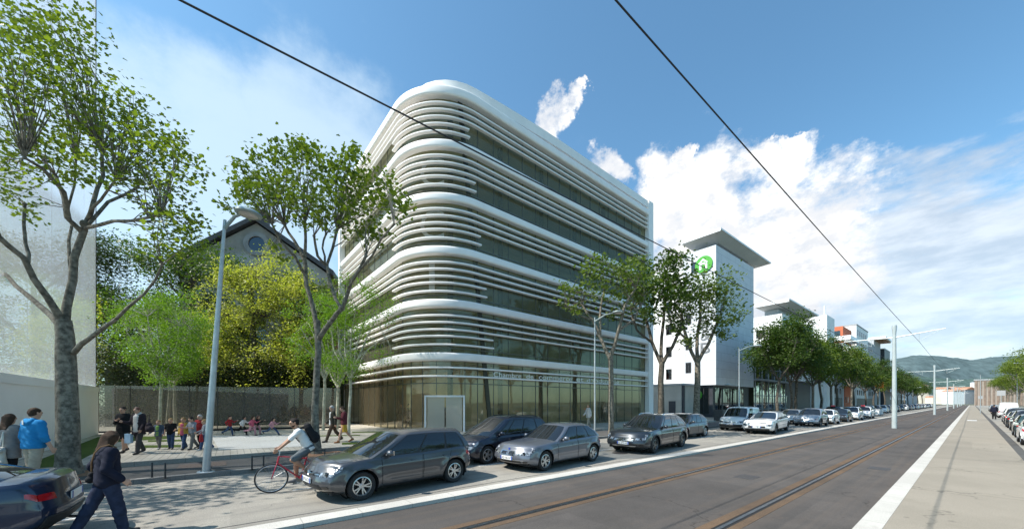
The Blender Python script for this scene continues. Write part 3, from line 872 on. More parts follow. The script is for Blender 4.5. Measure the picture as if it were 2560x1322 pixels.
# terracotta flats with balconies
tf = bldg((-25, 144, 0), 'terracotta flats with white balconies, top storey set back')
part(MB().span((-31, 137, .1), (-22.4, 152, 19.0)), 'wall', m_wht, tf)
part(MB().span((-31, 137.2, 19.0), (-22.6, 149, 23.8)), 'top_storey', m_orange, tf)
part(MB().span((-22.39, 137.1, .2), (-22.2, 146, 8.5)), 'lower_panel', m_orange, tf)
for z in (7.0, 10.2, 13.4, 16.6, 19.8):
    b = part(MB().span((-25.5, 135.4, z - .22), (-20.7, 147.5, z)), 'balcony', m_wht, tf)
    part(MB().span((-20.78, 135.4, z), (-20.7, 147.5, z + 1.0)).span((-25.5, 135.4, z), (-20.7, 135.48, z + 1.0)), 'balustrade', m_signw if z > 15 else m_greyw, b)
window(tf, -24.8, -23.2, 137.2, 137.2, 20.2, 22.6, '-y'); window(tf, -30, -27.8, 137.2, 137.2, 20.2, 22.6, '-y')
for z in (2, 7.4, 10.6, 13.8, 17.0):
    for y in (137.6, 140.6, 144, 147.5, 149.8): window(tf, -23, -22.4 + (.2 if z < 7 and y < 145 else 0), y, y + 1.6, z, z + 1.7, '+x')
# a row of further blocks down the street, each its own thing
def block(x0, x1, y0, y1, h, wall, label, ws=True):
    r = bldg(((x0 + x1) / 2, (y0 + y1) / 2, 0), label)
    part(MB().span((x0, y0, .1), (x1, y1, h)), 'wall', wall, r)
    part(MB().span((x0 - .1, y0 - .1, h), (x1 + .12, y1 + .1, h + .3)), 'parapet', m_wht if wall is not m_wht else m_greyw, r)
    if ws:
        z = 4.4
        part(MB().span((x1 - .2, y0 + .4, .3), (x1 + .03, y1 - .4, 3.4)), 'shop_front', m_darkg, r)
        while z < h - 2.2:
            y = y0 + 1.2
            while y < y1 - 2:
                window(r, x1 - .3, x1, y, y + 1.5, z, z + 1.6, '+x'); y += 3.4
            z += 3.1
    return r
block(-31, -22.6, 121.6, 136.6, 15.5, m_greyw, 'lower grey block between the stair tower and the terracotta flats')
block(-31, -22.0, 152.2, 172, 26.0, m_wht, 'tall white block just beyond the terracotta flats')
block(-31, -22.4, 172.3, 189, 23.0, m_greyw, 'grey rendered block beyond the tall white block')
cn = bldg((-23, 197, 0), 'flat brown timber canopy roof jutting over the street from grey block')
part(MB().span((-27, 190, 25.9), (-19.6, 206, 26.5)), 'canopy', m_roofe, cn)
part(MB().span((-27, 190.2, 25.5), (-19.8, 205.8, 25.89)), 'soffit', m_brown, cn)
part(MB().span((-30, 189.4, .1), (-22.6, 205, 25.5)), 'wall', m_greyw, cn)
block(-31, -21.6, 206.5, 222, 23.5, m_darkg, 'anthracite clad block beyond the timber canopy', ws=False)
block(-32, -22.5, 223, 245, 15.0, m_wht, 'lower white block beyond the anthracite block')
block(-33, -22.5, 246, 275, 15.5, m_concrete, 'beige block far down the left side of the street')
block(-40, -24, 276, 315, 20.0, m_wht, 'long white block at the far left end of the street')
block(-36, -24, 317, 390, 12.0, m_greyw, 'low grey block at the far left end of the street', ws=False)
# far right of the road axis
bs = bldg((20, 395, 0), 'brown striped hall closing the view at the end of the road', 'hall')
c0, c1 = at(2436, 250), at(2482, 250)
mb = MB(); mb.span((c0.x, c0.y, -.1), (c0.x + 22, c0.y + 30, 17.2)); part(mb, 'wall', mat('taupe_wall', (.30, .25, .21), rough=.9, var=.1, scale=.3), bs)
mb = MB()
for i in range(12): mb.span((c0.x + .4 + i * 1.8, c0.y - .3, .1), (c0.x + 1.3 + i * 1.8, c0.y - .01, 17.0))
part(mb, 'vertical_slats', mat('brown_metal_slats', (.20, .145, .11), rough=.8, var=.2, scale=.5), bs)
part(MB().span((c0.x - .3, c0.y - .4, 17.2), (c0.x + 22.3, c0.y + 30, 18.0)), 'roof', m_greyw, bs)
m_tile = mat('clay_tiles', (.40, .20, .12), rough=.9, var=.25, scale=.2)
m_cream = mat('cream_wall', (.62, .56, .46), rough=.9, var=.12, scale=.1)
rt = random.Random(21)
for i in range(46):                                        # roofs of the town below the hills, each a house
    z = rt.uniform(420, 900); px = rt.uniform(2262, 2570)
    top = HY - rt.uniform(16, 58) * (0.4 + 0.6 * rt.random())
    p = at(px, z, top); w, l, h = rt.uniform(9, 20), rt.uniform(9, 16), max(7, p.z)
    r = rt.uniform(0, 1.6)
    hs = empty('town_house', (p.x, p.y, 0), 'small pale house with tiled roof in the far town under the hills', 'house', 'houses of the far town')
    hs.rotation_euler.z = r
    MB().span((-w / 2, -l / 2, -1), (w / 2, l / 2, h)).build('wall', [m_cream, m_wht, m_greyw][i % 3], hs)
    MB().extr([(-w / 2 - .4, -l / 2 - .4, h), (w / 2 + .4, -l / 2 - .4, h), (0, -l / 2 - .4, h + w * .2)], (0, l + .8, 0)).build('roof', [m_tile, m_tile, m_greyw][(i // 2) % 3], hs)
# villas on the hillside
for px, py, w, dd in ((2368, 947, 26, 1892), (2380, 949, 18, 1890), (2392, 948, 30, 1892), (2478, 897, 40, 2590), (2464, 945, 16, 1890)):
    p = at(px, dd, py)
    hs = empty('hillside_villa', (p.x, p.y, p.z - 2), 'white villa high on the wooded hillside', 'house', 'villas on the hillside')
    MB().span((-w / 4, -8, -9), (w / 4, 8, 2)).build('wall', m_wht, hs)
    MB().span((-w / 4 - .5, -9, 2), (w / 4 + .5, 9, 2.7)).build('roof', m_greyw, hs)

# gabled hall behind the trees
m_old = mat('grey_weathered_plaster', (.32, .285, .245), rough=.95, var=.25, scale=.35, bump=.2, col2=(.36, .34, .31))
m_slate = mat('dark_slate', (.035, .034, .036), rough=.6, var=.3, scale=3)
gA, gB = at(448, 44), at(818, 48)
ge = (gB - gA); gw = ge.length; ge.normalize(); gn = Vector((-ge.y, ge.x, 0))
if gn.dot(Vector((-ST, CT, 0))) < 0: gn = -gn
gh = bldg(gA + ge * gw / 2, 'old grey gabled hall with round window behind the trees', 'gabled_hall', 'hall')
def gpt(u, d, z): p = gA + ge * u + gn * d; return (p.x, p.y, z)
HE, HA_ = 19.3, 25.0
part(MB().extr([gpt(0, 0, 0), gpt(gw, 0, 0), gpt(gw, 0, HE), gpt(gw / 2, 0, HA_), gpt(0, 0, HE)], gn * 28), 'wall', m_old, gh)
mb = MB()
for s_, a, b in ((0, -.9, gw / 2), (1, gw + .9, gw / 2)):
    q = [gpt(a, -.7, HE - .4), gpt(b, -.7, HA_ + .15), gpt(b, -.7, HA_ + .75), gpt(a, -.7, HE + .25)]
    mb.extr(q, gn * 29.5)
part(mb, 'roof', m_slate, gh)
part(MB().box(gpt(gw / 2 + .3, .6, HA_ + 1.0), (1.5, 1.5, 1.6), math.atan2(ge.y, ge.x)), 'roof_lantern', m_slate, gh)
cz = 22.3
ring = MB(); C_ = Vector(gpt(gw / 2 + .1, -.02, cz)); n = 32; vs = []
for r_, d in ((.95, -.02), (1.5, -.02), (1.5, -.22), (.95, -.22)):
    for k in range(n):
        a = 2 * PI * k / n; p = C_ + ge * (r_ * math.cos(a)) + gn * d + Vector((0, 0, r_ * math.sin(a))); vs.append(p)
ring.add(vs, [(i * n + k, i * n + (k + 1) % n, ((i + 1) % 4) * n + (k + 1) % n, ((i + 1) % 4) * n + k) for i in range(4) for k in range(n)])
ow = part(ring, 'round_window', mat('grey_dressed_stone', (.23, .22, .21), rough=.9, var=.15, scale=1), gh, smooth=True)
pv = [C_ + ge * (.96 * math.cos(2 * PI * k / n)) + gn * -.05 + Vector((0, 0, .96 * math.sin(2 * PI * k / n))) for k in range(n)]
part(MB().extr(pv, gn * .03), 'pane', m_win, ow)
part(MB().extr([gpt(0, -.01, HE - 1.7), gpt(gw, -.01, HE - 1.7), gpt(gw, -.01, HE - 1.3), gpt(0, -.01, HE - 1.3)], gn * -.3), 'cornice', m_old, gh)
for u in (gw * .2, gw * .5, gw * .8):
    pts = [gpt(u - 1.1, -.03, 8), gpt(u + 1.1, -.03, 8), gpt(u + 1.1, -.03, 14.5)] + [gpt(u + 1.1 * math.cos(a), -.03, 14.5 + 1.1 * math.sin(a)) for a in np.linspace(.3, PI - .3, 7)] + [gpt(u - 1.1, -.03, 14.5)]
    part(MB().extr(pts, gn * -.06), 'arched_window', m_win, gh)
# small brick house seen in the gap beside the office building
m_brk = brick_mat('old_red_brick', (.26, .09, .06), (.20, .075, .05), (.22, .19, .17), .6, .2, plane='SZ')
p = at(835, 46)
oh = bldg((p.x, p.y, 0), 'dark brick house with pale window frames in the gap left of the office building', 'brick_house', 'house')
e = Vector((CT, ST, 0)); rz = math.atan2(e.y, e.x)
mb = MB(); mb.box((p.x, p.y, 4.7), (6.4, 7, 9.4), rz); part(mb, 'wall', m_brk, oh)
part(MB().box((p.x, p.y, 9.7), (7.0, 7.6, .6), rz), 'roof', m_slate, oh)
fwd = Vector((-ST, CT, 0))
for u in (-1.9, -.2, 1.5):
    for z in (1.6, 4.4, 7.2):
        c = p + e * u - fwd * 3.54
        w = part(MB().box((c.x, c.y, z), (1.15, .1, 1.9), rz), 'window', m_wframe, oh)
        c = c - fwd * .055
        part(MB().box((c.x - e.x * .25, c.y - e.y * .25, z), (.42, .02, 1.65), rz).box((c.x + e.x * .25, c.y + e.y * .25, z), (.42, .02, 1.65), rz), 'pane', m_win, w)

# milky glass building at the left edge: white base wall, veil of frosted glass
vA = at(246, 21.6); vd = (gp(43, 1164, .25) - gp(245, 1093, .25)); vd.z = 0; vd.normalize()
vg = bldg(vA, 'frosted glass building at the left edge with a plain white base wall', 'glass_building')
def vpt(u, d, z): p = vA + vd * u + Vector((-vd.y, vd.x, 0)) * d; return (p.x, p.y, z)
m_veil = glass_mat('milky_veil_glass', (.90, .91, .92), gloss=.015, milk=.19, milkcol=(.86, .86, .87), rough=.1)
m_base = mat('white_base_wall', (.84, .82, .81), rough=.6, var=.03, scale=.6)
part(MB().extr([vpt(0, 0, .1), vpt(17, 0, .1), vpt(17, 0, 2.75), vpt(0, 0, 2.75)], (-vd.y * -.3, vd.x * -.3, 0)), 'base_wall', m_base, vg)
part(MB().extr([vpt(0, .04, 2.75), vpt(17, .04, 2.75), vpt(17, .04, 3.05), vpt(0, .04, 3.05)], (-vd.y * -.38, vd.x * -.38, 0)), 'ledge', m_base, vg)
for i in range(6):
    u0, u1 = i * 2.85 + .0, (i + 1) * 2.85 - .012
    part(MB().extr([vpt(u0, -.1, 3.05), vpt(u1, -.1, 3.05), vpt(u1, -.1, 27.5), vpt(u0, -.1, 27.5)], (-vd.y * -.03, vd.x * -.03, 0)), 'glass_panel', m_veil, vg)
part(MB().tube([vpt(-.02, -.1, .2), vpt(-.02, -.1, 34)], .022, 8), 'corner_cable', m_black, vg)

# smoked glass fence across the back of the plaza
fA, fB = at(246, 22.2), at(852, 26.8)
fe = fB - fA; fl = fe.length; fe.normalize()
fc = empty('glass_fence', fA + fe * fl / 2, 'long smoked glass fence across the back of the plaza', 'fence')
m_smoke = glass_mat('smoked_glass', (.50, .49, .46), gloss=.05, milk=.30, milkcol=(.34, .31, .27))
n = 9
for i in range(n):
    a, b = fA + fe * (fl * i / n + .02), fA + fe * (fl * (i + 1) / n - .02)
    part(MB().add([(a.x, a.y, .3), (b.x, b.y, .3), (b.x, b.y, 3.2), (a.x, a.y, 3.2)], [(0, 1, 2, 3)]), 'glass_panel', m_smoke, fc)
    a = fA + fe * (fl * i / n)
    part(MB().box((a.x, a.y, 1.7), (.03, .05, 3.0), math.atan2(fe.y, fe.x)), 'post', m_frame, fc)
c = fA + fe * fl / 2
part(MB().box((c.x, c.y, .30), (fl, .14, .12), math.atan2(fe.y, fe.x)), 'base_rail', m_black, fc)

# ------------------------------------------------------------------ street furniture
m_galv = mat('galvanised_steel', (.46, .49, .50), rough=.45, metal=.55, var=.1, scale=4)
m_lampg = mat('grey_green_paint', (.30, .36, .36), rough=.4, metal=.2, var=.08)
m_lens = mat('lamp_lens', (.55, .53, .48), rough=.3, var=.1)
def street_lamp(loc, h, arm, yaw, label, lean=0.0, group='street lamps on the left pavement', second=False, s=1.0):
    r = empty('street_lamp', loc, label, 'street lamp', group, rz=yaw)
    if lean: r.rotation_euler = (0, lean, yaw)
    MB().lathe([(0, 0), (.085 * s, 0), (.083 * s, .1), (.078 * s, 1.2), (.040, h), (0, h)], 16).build('pole', m_galv, r, True)
    MB().lathe([(0, .0), (.18 * s, .0), (.18 * s, .03), (.12 * s, .05)], 16).build('base_flange', m_galv, r, True)
    MB().tube([(0, 0, h - .25), (arm * .5, 0, h + .12), (arm, 0, h + .25)], [.05, .045, .04], 8).build('arm', m_lampg, r, True)
    head = MB().lathe([(0, .15), (.09, .145), (.22, .11), (.31, .05), (.34, .0), (.325, -.025), (.28, -.04), (0, -.05)], 24, c=(arm + .12, 0, h + .22)).build('lamp_head', m_lampg, r, True, sharp=50)
    MB().lathe([(0, -.075), (.18, -.07), (.235, -.045), (.235, -.03)], 20, c=(arm + .12, 0, h + .22)).build('lens', m_lens, head, True)
    if second:
        MB().tube([(0, 0, h * .5), (-.9, 0, h * .5 + .1)], .035, 8).build('low_arm', m_lampg, r, True)
        MB().ell((-1.1, 0, h * .5 + .1), (.3, .16, .08)).build('low_lamp_head', m_lampg, r, True)
    return r
cam_right = math.atan2(ST, CT)
p = gp(515, 1180, .115)
street_lamp((p.x, p.y, .115), 7.35, .55, cam_right, 'tall leaning grey lamp with disc head behind the children', lean=math.radians(4.3), s=1.15)
p = onX(1487, -14.3); street_lamp((p.x, p.y, .115), 7.25, 1.25, cam_right - .2, 'grey lamp with long arm before the striped glass facade', s=.62)
p = onX(1848, -14.3); street_lamp((p.x, p.y, .115), 7.4, 1.6, cam_right - .1, 'white lamp with second low arm before the clad tower', second=True, s=.85)
for px, lab in ((2282, 'distant grey lamp among the trees beyond the first tram pole'), (2412, 'farthest grey lamp down the left pavement')):
    p = onX(px, -13.9); street_lamp((p.x, p.y, .115), 7.4, 1.8, 0.2, lab, s=.7)
for y, lab in ((120, 'thin lamp among the nearer trees on right side'), (165, 'thin lamp among the farther trees on right side')):
    street_lamp((7.4, y, 0), 9.5, 2.0, PI, lab, group='lamps on the right side')

m_polep = mat('pale_grey_paint', (.44, .49, .49), rough=.4, metal=.15, var=.06, scale=2)
POLES = [44.6, 98, 152, 206, 260, 314, 368]
ORD = ['nearest', 'second', 'third', 'fourth', 'fifth', 'sixth', 'farthest']
for i, y in enumerate(POLES):
    r = empty('tram_pole', (-4.08, y, -.05), ORD[i] + ' pale steel pole between the tramway tracks, with cross arms', 'pole', 'tram poles down the middle of the tramway')
    MB().lathe([(0, 0), (.17, 0), (.155, 2), (.11, 8.4), (.0, 8.4)], 16).build('shaft', m_polep, r, True)
    MB().lathe([(.11, 7.95), (.165, 8.6), (.15, 8.75), (0, 8.75)], 16).build('head', m_polep, r, True)
    MB().tube([(0, 0, 7.7), (2.8, 0, 8.05)], [.05, .03], 8).build('arm', m_polep, r, True)
    MB().tube([(0, 0, 7.7), (-3.2, 0, 7.75)], [.05, .03], 8).build('arm', m_polep, r, True)
    for s, x, z in ((1, 1.4, 7.86), (-1, -1.4, 7.72)):
        MB().tube([(x, 0, z), (x + s * .0, 0, z - .62)], .016, 6).tube([(x + s * 1.1, 0, z + .1), (x, 0, z - .62)], .014, 6).build('registration_arm', m_polep, r, True)
m_wire = mat('black_wire', (.015, .017, .022), rough=.6)
for x, h, lab in ((-5.45, 6.58, 'black overhead contact wire over the left track'), (-2.68, 7.02, 'black overhead contact wire over the right track')):
    pts = [(x, -14, h - .0)]
    ys = [-9.4] + POLES
    for a, b in zip(ys, ys[1:]):
        for k in range(1, 9):
            f = k / 8; pts.append((x, a + (b - a) * f, h + .12 - .0 - .48 * f * (1 - f)))
    tag(MB().tube(pts, .013, 6).build('contact_wire', m_wire, smooth=True), lab, 'wire')
# short posts along the footway, thin rail between the right ones
m_postb = mat('black_paint', (.018, .018, .02), rough=.4)
bx = [(380, 1194), (413, 1195), (630, 1173), (659, 1171), (812, 1152)]
bl = ['black post nearest the walking woman', 'second black post from the walking woman', 'black post beside the front bicycle wheel, left one', 'black post just right of the front bicycle wheel', 'black post beside the pollarded tree trunk']
for (a, b), l in zip(bx, bl):
    p = gp(a, b, .115)
    r = empty('bollard', (p.x, p.y, .115), l, 'bollard', 'short black posts along the footway')
    MB().lathe([(0, 0), (.022, 0), (.022, .40), (.014, .42), (0, .42)], 12).build('post', m_postb, r, True)
    MB().lathe([(0, 0), (.07, 0), (.07, .012), (0, .012)], 12).build('base_plate', m_postb, r, True)
p0, p1 = gp(630, 1173, .115), gp(812, 1152, .115)
tag(MB().tube([(p0.x - .06, p0.y, .50), (p1.x, p1.y, .50)], .012, 6).build('guard_rail', m_postb, smooth=True), 'thin black rail along the tops of the posts behind the cyclist', 'rail')
# sign post on the platform, traffic sign, bins, hatch plate
p = gp(2451, 1035, .03)
r = empty('sign_post', (p.x, p.y, .03), 'thin dark sign post standing alone on the pale platform', 'sign post')
MB().lathe([(.06, 0), (.045, 4.0), (.035, 7.0), (0, 7.0)], 10).build('pole', m_galv, r, True)
MB().box((0, .06, 3.0), (.5, .03, .5)).build('sign_plate', m_greyw, r)
slab('drain_cover', -.35, .35, 67.5, 69.0, .0, .034, m_signw)
for i, (px, lab) in enumerate(((2192, 'left pale wheelie bin at the end of the parked row'), (2201, 'right pale wheelie bin at the end of the parked row'))):
    p = onX(px, -9.6)
    r = empty('wheelie_bin', (p.x, p.y, 0), lab, 'bin', 'wheelie bins by the parked cars')
    MB().extr([(-.28, -.33, .1), (.28, -.33, .1), (.32, -.38, 1.0), (-.32, -.38, 1.0)], (0, .7, 0)).build('tub', m_signw, r)
    MB().box((0, 0, 1.04), (.68, .8, .07)).build('lid', m_greyw, r)
    MB().lathe([(0, -.3), (.1, -.3), (.1, .3), (0, .3)], 12, 'x', (0, .3, .1)).build('wheel', m_black, r)
p = onX(1800, -16.8)
r = empty('litter_bin', (p.x, p.y, .118), 'dark square litter bin against the base of the clad tower', 'bin')
MB().box((0, 0, .6), (.9, .9, 1.1)).build('tub', m_frame, r); MB().box((0, 0, 1.18), (.98, .98, .08)).build('lid', m_darkg, r)
p = onX(2213, -13.0)
r = empty('shop_sign', (p.x - 1, p.y, 0), 'small orange sign on a pole under the trees', 'sign')
MB().lathe([(.05, 0), (.05, 6.5)], 8).build('pole', m_galv, r, True); MB().box((0, 0, 6.6), (1.5, .2, 1.9)).build('sign_panel', mat('orange_panel', (.8, .25, .03)), r)
p = onX(2503, 5.2)
r = empty('road_sign', (p.x, p.y, 0), 'large pale direction sign seen from behind over the right cars', 'sign')
MB().lathe([(.07, 0), (.07, 4.2)], 8).build('pole', m_galv, r, True); MB().box((0, 0, 4.8), (1.5, .1, 1.5)).build('sign_panel', m_greyw, r)
# ------------------------------------------------------------------ trees
def leaves_mesh(name, pos, size, m, parent, rng, lobed=False, flat=0.5, mats=None):
    """many small folded leaves; pos N x 3, size N"""
    n = len(pos)
    if lobed:
        T = np.array([(0, -.5, 0), (.30, -.28, .06), (.55, -.02, .12), (.24, .12, .05), (.30, .42, .08), (0, .62, 0), (-.30, .42, .08), (-.24, .12, .05), (-.55, -.02, .12), (-.30, -.28, .06)], float)
        faces = [[0, 1, 2, 3, 4, 5], [0, 5, 6, 7, 8, 9]]
    else:
        T = np.array([(0, -.55, 0), (.33, -.05, .10), (0, .6, 0), (-.33, -.05, .10)], float)
        faces = [[0, 1, 2], [0, 2, 3]]
    k = len(T)
    # random frames, normals leaning upwards
    nz = rng.normal(size=(n, 3)); nz /= np.linalg.norm(nz, axis=1)[:, None]; nz[:, 2] = np.abs(nz[:, 2]) + flat
    nz /= np.linalg.norm(nz, axis=1)[:, None]
    t = rng.normal(size=(n, 3)); t -= nz * (t * nz).sum(1)[:, None]; t /= np.linalg.norm(t, axis=1)[:, None]
    b = np.cross(nz, t)
    sc = (size * rng.uniform(.7, 1.25, n))[:, None, None]
    V = pos[:, None, :] + sc * (T[None, :, 0:1] * t[:, None, :] + T[None, :, 1:2] * b[:, None, :] + T[None, :, 2:3] * nz[:, None, :])
    V = V.reshape(-1, 3)
    fl = np.array([i for f in faces for i in f]); L = len(fl)
    loops = (np.arange(n)[:, None] * k + fl[None, :]).ravel()
    starts = np.cumsum([0] + [len(f) for f in faces])[:-1]
    ls = (np.arange(n)[:, None] * L + starts[None, :]).ravel()
    lt = np.tile([len(f) for f in faces], n)
    me = bpy.data.meshes.new(name)
    me.vertices.add(len(V)); me.vertices.foreach_set('co', V.ravel())
    me.loops.add(len(loops)); me.loops.foreach_set('vertex_index', loops)
    me.polygons.add(len(ls)); me.polygons.foreach_set('loop_start', ls); me.polygons.foreach_set('loop_total', lt)
    me.materials.append(m)
    me.update(calc_edges=True); me.validate()
    return link(name, me, parent)
def clump(c, r, n, rng, fill=2.4, sub=26, tight=.30):
    """leaf positions in an ellipsoid, gathered in sprays"""
    r = np.array(r if hasattr(r, '__len__') else (r, r, r * .85), float)
    ns = max(3, int(n / sub))
    d = rng.normal(size=(ns, 3)); d /= np.linalg.norm(d, axis=1)[:, None]
    sc = np.array(c) + d * r * (rng.random(ns) ** (1 / fill))[:, None]
    i = rng.integers(0, ns, n)
    return sc[i] + rng.normal(size=(n, 3)) * r * tight * np.array((1, 1, .8)), sc
m_bark = mat('plane_bark', (.15, .13, .10), rough=.95, var=.5, scale=8, bump=1.0, bscale=26, detail=10, col2=(.27, .24, .19))
m_barkd = mat('dark_bark', (.085, .07, .055), rough=.95, var=.4, scale=5, bump=.8, col2=(.15, .13, .10))
m_barkp = mat('pale_young_bark', (.40, .38, .27), rough=.9, var=.35, scale=5, bump=.3, col2=(.55, .53, .42))
L_plane = leaf_mat('plane_leaf', (.085, .130, .020), (.165, .21, .036), trans=.46)
L_planed = leaf_mat('dark_plane_leaf', (.032, .070, .014), (.075, .115, .025), trans=.38)
L_young = leaf_mat('young_tree_leaf', (.10, .19, .02), (.19, .30, .04), trans=.5)
L_yellow = leaf_mat('yellowish_leaf', (.24, .27, .045), (.42, .41, .13), trans=.45)
L_mid = leaf_mat('mid_green_leaf', (.06, .10, .02), (.125, .17, .04), trans=.4)
L_cedar = leaf_mat('cedar_needle', (.020, .040, .018), (.045, .07, .03), trans=.15)
L_ivy = leaf_mat('ivy_leaf', (.022, .036, .012), (.05, .065, .022), trans=.2)
def wobble(pts, amt, rnd):
    out = []
    for i, p in enumerate(pts):
        out.append(p)
        if i + 1 < len(pts):
            q = (p + pts[i + 1]) / 2; l = (pts[i + 1] - p).length
            out.append(q + Vector((rnd.uniform(-1, 1), rnd.uniform(-1, 1), rnd.uniform(-.5, .5))) * amt * l)
    return out
def make_tree(name, label, base, limbs, clusters, leaf, bark, lsize, lobed=False, group=None, twig=.012, twigs=True, seed=1, cat='tree', knob=0.0, flat=.5, tight=.30, sub=26, nsides=8, twig_share=.42):
    """base: ground point; limbs: lists of (Vector, radius), the first is the trunk; clusters: (centre, radius, leaves)"""
    rng = np.random.default_rng(seed); rnd = random.Random(seed)
    root = empty(name, base, label, cat, group)
    B = Vector(base)
    mb = MB(); ends = []
    for j, lm in enumerate(limbs):
        pts = [p - B for p, r in lm]; rad = [r for p, r in lm]
        w = wobble(pts, .045 if j else .02, rnd)
        rr = []
        for i in range(len(rad)):
            rr.append(rad[i])
            if i + 1 < len(rad): rr.append((rad[i] + rad[i + 1]) / 2)
        mb.tube(w, rr, 12 if j == 0 else nsides)
        if j: ends.append(w[-1]); ends += w[len(w) // 2:]
        if knob and j: mb.ell(w[-1], (rad[-1] * knob,) * 3, 8, 6)
    P, S = [], []
    for c, r, n in clusters:
        p, sc = clump(Vector(c) - B, r, n, rng, sub=sub, tight=tight); P.append(p); S.append(sc)
    if twigs and ends:
        E_ = np.array([tuple(e) for e in ends])
        for sc in np.concatenate(S):
            d = np.linalg.norm(E_ - sc, axis=1); e = Vector(E_[d.argmin()]); q = Vector(sc)
            if (q - e).length < 4.5 and rnd.random() < twig_share:
                md = (e + q) / 2 + Vector((rnd.uniform(-.12, .12), rnd.uniform(-.12, .12), .12)) * (q - e).length
                mb.tube([e, md, q], [twig * 1.6, twig, twig * .4], 4, cap=False)
    mb.build('trunk', bark, root, True, sharp=80)
    leaves_mesh('crown', np.concatenate(P), lsize, leaf, root, rng, lobed, flat)
    return root
LK = 1.0
def limb_px(pts, z):
    """(px, py, dz, radius px) in the photograph's columns, at the tree's own depth z + dz"""
    return [(at(a, z + d, b), r * LK * (z + d) / F) for a, b, d, r in pts]
def clus_px(lst, z, D, dens, rnd, rep=2, szf=.85):
    out = []
    for a, b, r in lst:
        for k in range(rep):
            d = rnd.uniform(-D, D); zz = z + d; R = r * zz / F
            out.append((at(a + rnd.uniform(-.15, .15) * r, zz, b + rnd.uniform(-.15, .15) * r), (R, R, R * szf), int(dens * r * r / rep)))
    return out
def row_tree(base, H, spread, seed, label, leaf, bark, n=3600, ls=.24, group='street plane trees', fork=.36):
    rnd = random.Random(seed); B = Vector(base); limbs = []
    fk = H * fork
    limbs.append([(B, .20), (B + Vector((.05, .03, fk * .5)), .16), (B + Vector((rnd.uniform(-.2, .2), rnd.uniform(-.2, .2), fk)), .15)])
    cl = []
    for k in range(6):
        a = k * 2 * PI / 6 + rnd.uniform(-.3, .3); R = spread * rnd.uniform(.45, .75)
        d = Vector((math.cos(a), math.sin(a), 0)); top = H * rnd.uniform(.68, .84)
        st = limbs[0][-1][0]
        limbs.append([(st, .10), (st + d * R * .5 + Vector((0, 0, (top - fk) * .35)), .08), (B + d * R + Vector((0, 0, top)), .05)])
        for q in range(3):
            c = B + d * R * rnd.uniform(.5, 1.25) + Vector((rnd.uniform(-.8, .8), rnd.uniform(-.8, .8), top + rnd.uniform(-.20, .12) * H))
            cl.append((c, (spread * .36, spread * .36, spread * .33), n // 22))
    for q in range(4):
        cl.append((B + Vector((rnd.uniform(-1, 1), rnd.uniform(-1, 1), H * rnd.uniform(.6, .9))), (spread * .45, spread * .45, spread * .35), n // 22))
    return make_tree('plane_tree', label, base, limbs, cl, leaf, bark, ls, False, group, seed=seed, sub=22, nsides=6)
# big pollarded plane at the left
LK = .50
z = 10.2; b = gp(172, 1198, .115); rnd = random.Random(4)
limbs = [limb_px(q, z) for q in (
    [(172, 1200, 0, 60), (170, 1150, 0, 44), (167, 980, 0, 39), (164, 880, 0, 36), (158, 800, 0, 30)],
    [(160, 840, 0, 19), (182, 700, .2, 16), (205, 590, .4, 14), (212, 560, .4, 13)],
    [(156, 810, 0, 17), (120, 745, -.4, 14), (60, 645, -.9, 12), (-10, 585, -1.4, 11)],
    [(150, 815, 0, 14), (95, 760, .5, 11), (40, 715, .9, 9), (-20, 665, 1.3, 8)],
    [(212, 565, .4, 11), (235, 500, .7, 9), (258, 440, 1.0, 8), (255, 380, 1.2, 6)],
    [(205, 580, .4, 12), (168, 545, 0, 10), (160, 480, -.3, 9), (105, 420, -.8, 8), (62, 395, -1.1, 6)],
    [(166, 545, 0, 8), (140, 440, .5, 7), (92, 375, .8, 5)],
    [(212, 570, .4, 8), (250, 562, 0, 8), (330, 552, -.4, 7), (402, 534, -.8, 6)],
    [(222, 560, .4, 8), (270, 505, .9, 7), (345, 468, 1.4, 6)],
    [(220, 545, .4, 7), (252, 500, .2, 6), (290, 448, -.2, 5)],
    [(186, 880, 0, 13), (225, 845, -.3, 10), (290, 798, -.7, 8), (360, 735, -1.0, 6), (405, 662, -1.2, 5)],
    [(70, 660, -.8, 8), (64, 610, -.7, 7), (62, 510, -.6, 6)],
    [(180, 700, .2, 7), (172, 600, .9, 6), (170, 520, 1.4, 5), (190, 400, 1.6, 4)])]
cl = clus_px([(60, 300, 100), (150, 250, 95), (250, 330, 90), (110, 390, 85), (200, 170, 80), (40, 190, 80), (110, 110, 85), (20, 60, 75), (150, 40, 60), (300, 260, 70), (330, 330, 60), (255, 420, 55), (30, 420, 60),
              (390, 410, 72), (440, 400, 60), (430, 470, 50), (345, 440, 50), (400, 330, 45), (300, 470, 30), (420, 560, 62), (470, 560, 50), (400, 620, 40), (380, 520, 36), (455, 610, 38), (60, 510, 40), (10, 480, 40), (180, 440, 40)], z, 1.6, .058, rnd, 3)
make_tree('plane_tree', 'large pollarded plane tree with thick forked trunk beside the frosted glass building', b, limbs, cl, L_plane, m_bark, .105, True, 'street plane trees', seed=5, knob=1.5, tight=.34, sub=10, twig=.010)
t_ = row_tree((-13.9, -9.5, .115), 12.5, 3.8, 44, 'street plane tree beyond the left edge, its shadow dappling the road', L_plane, m_bark, 2600, .2)
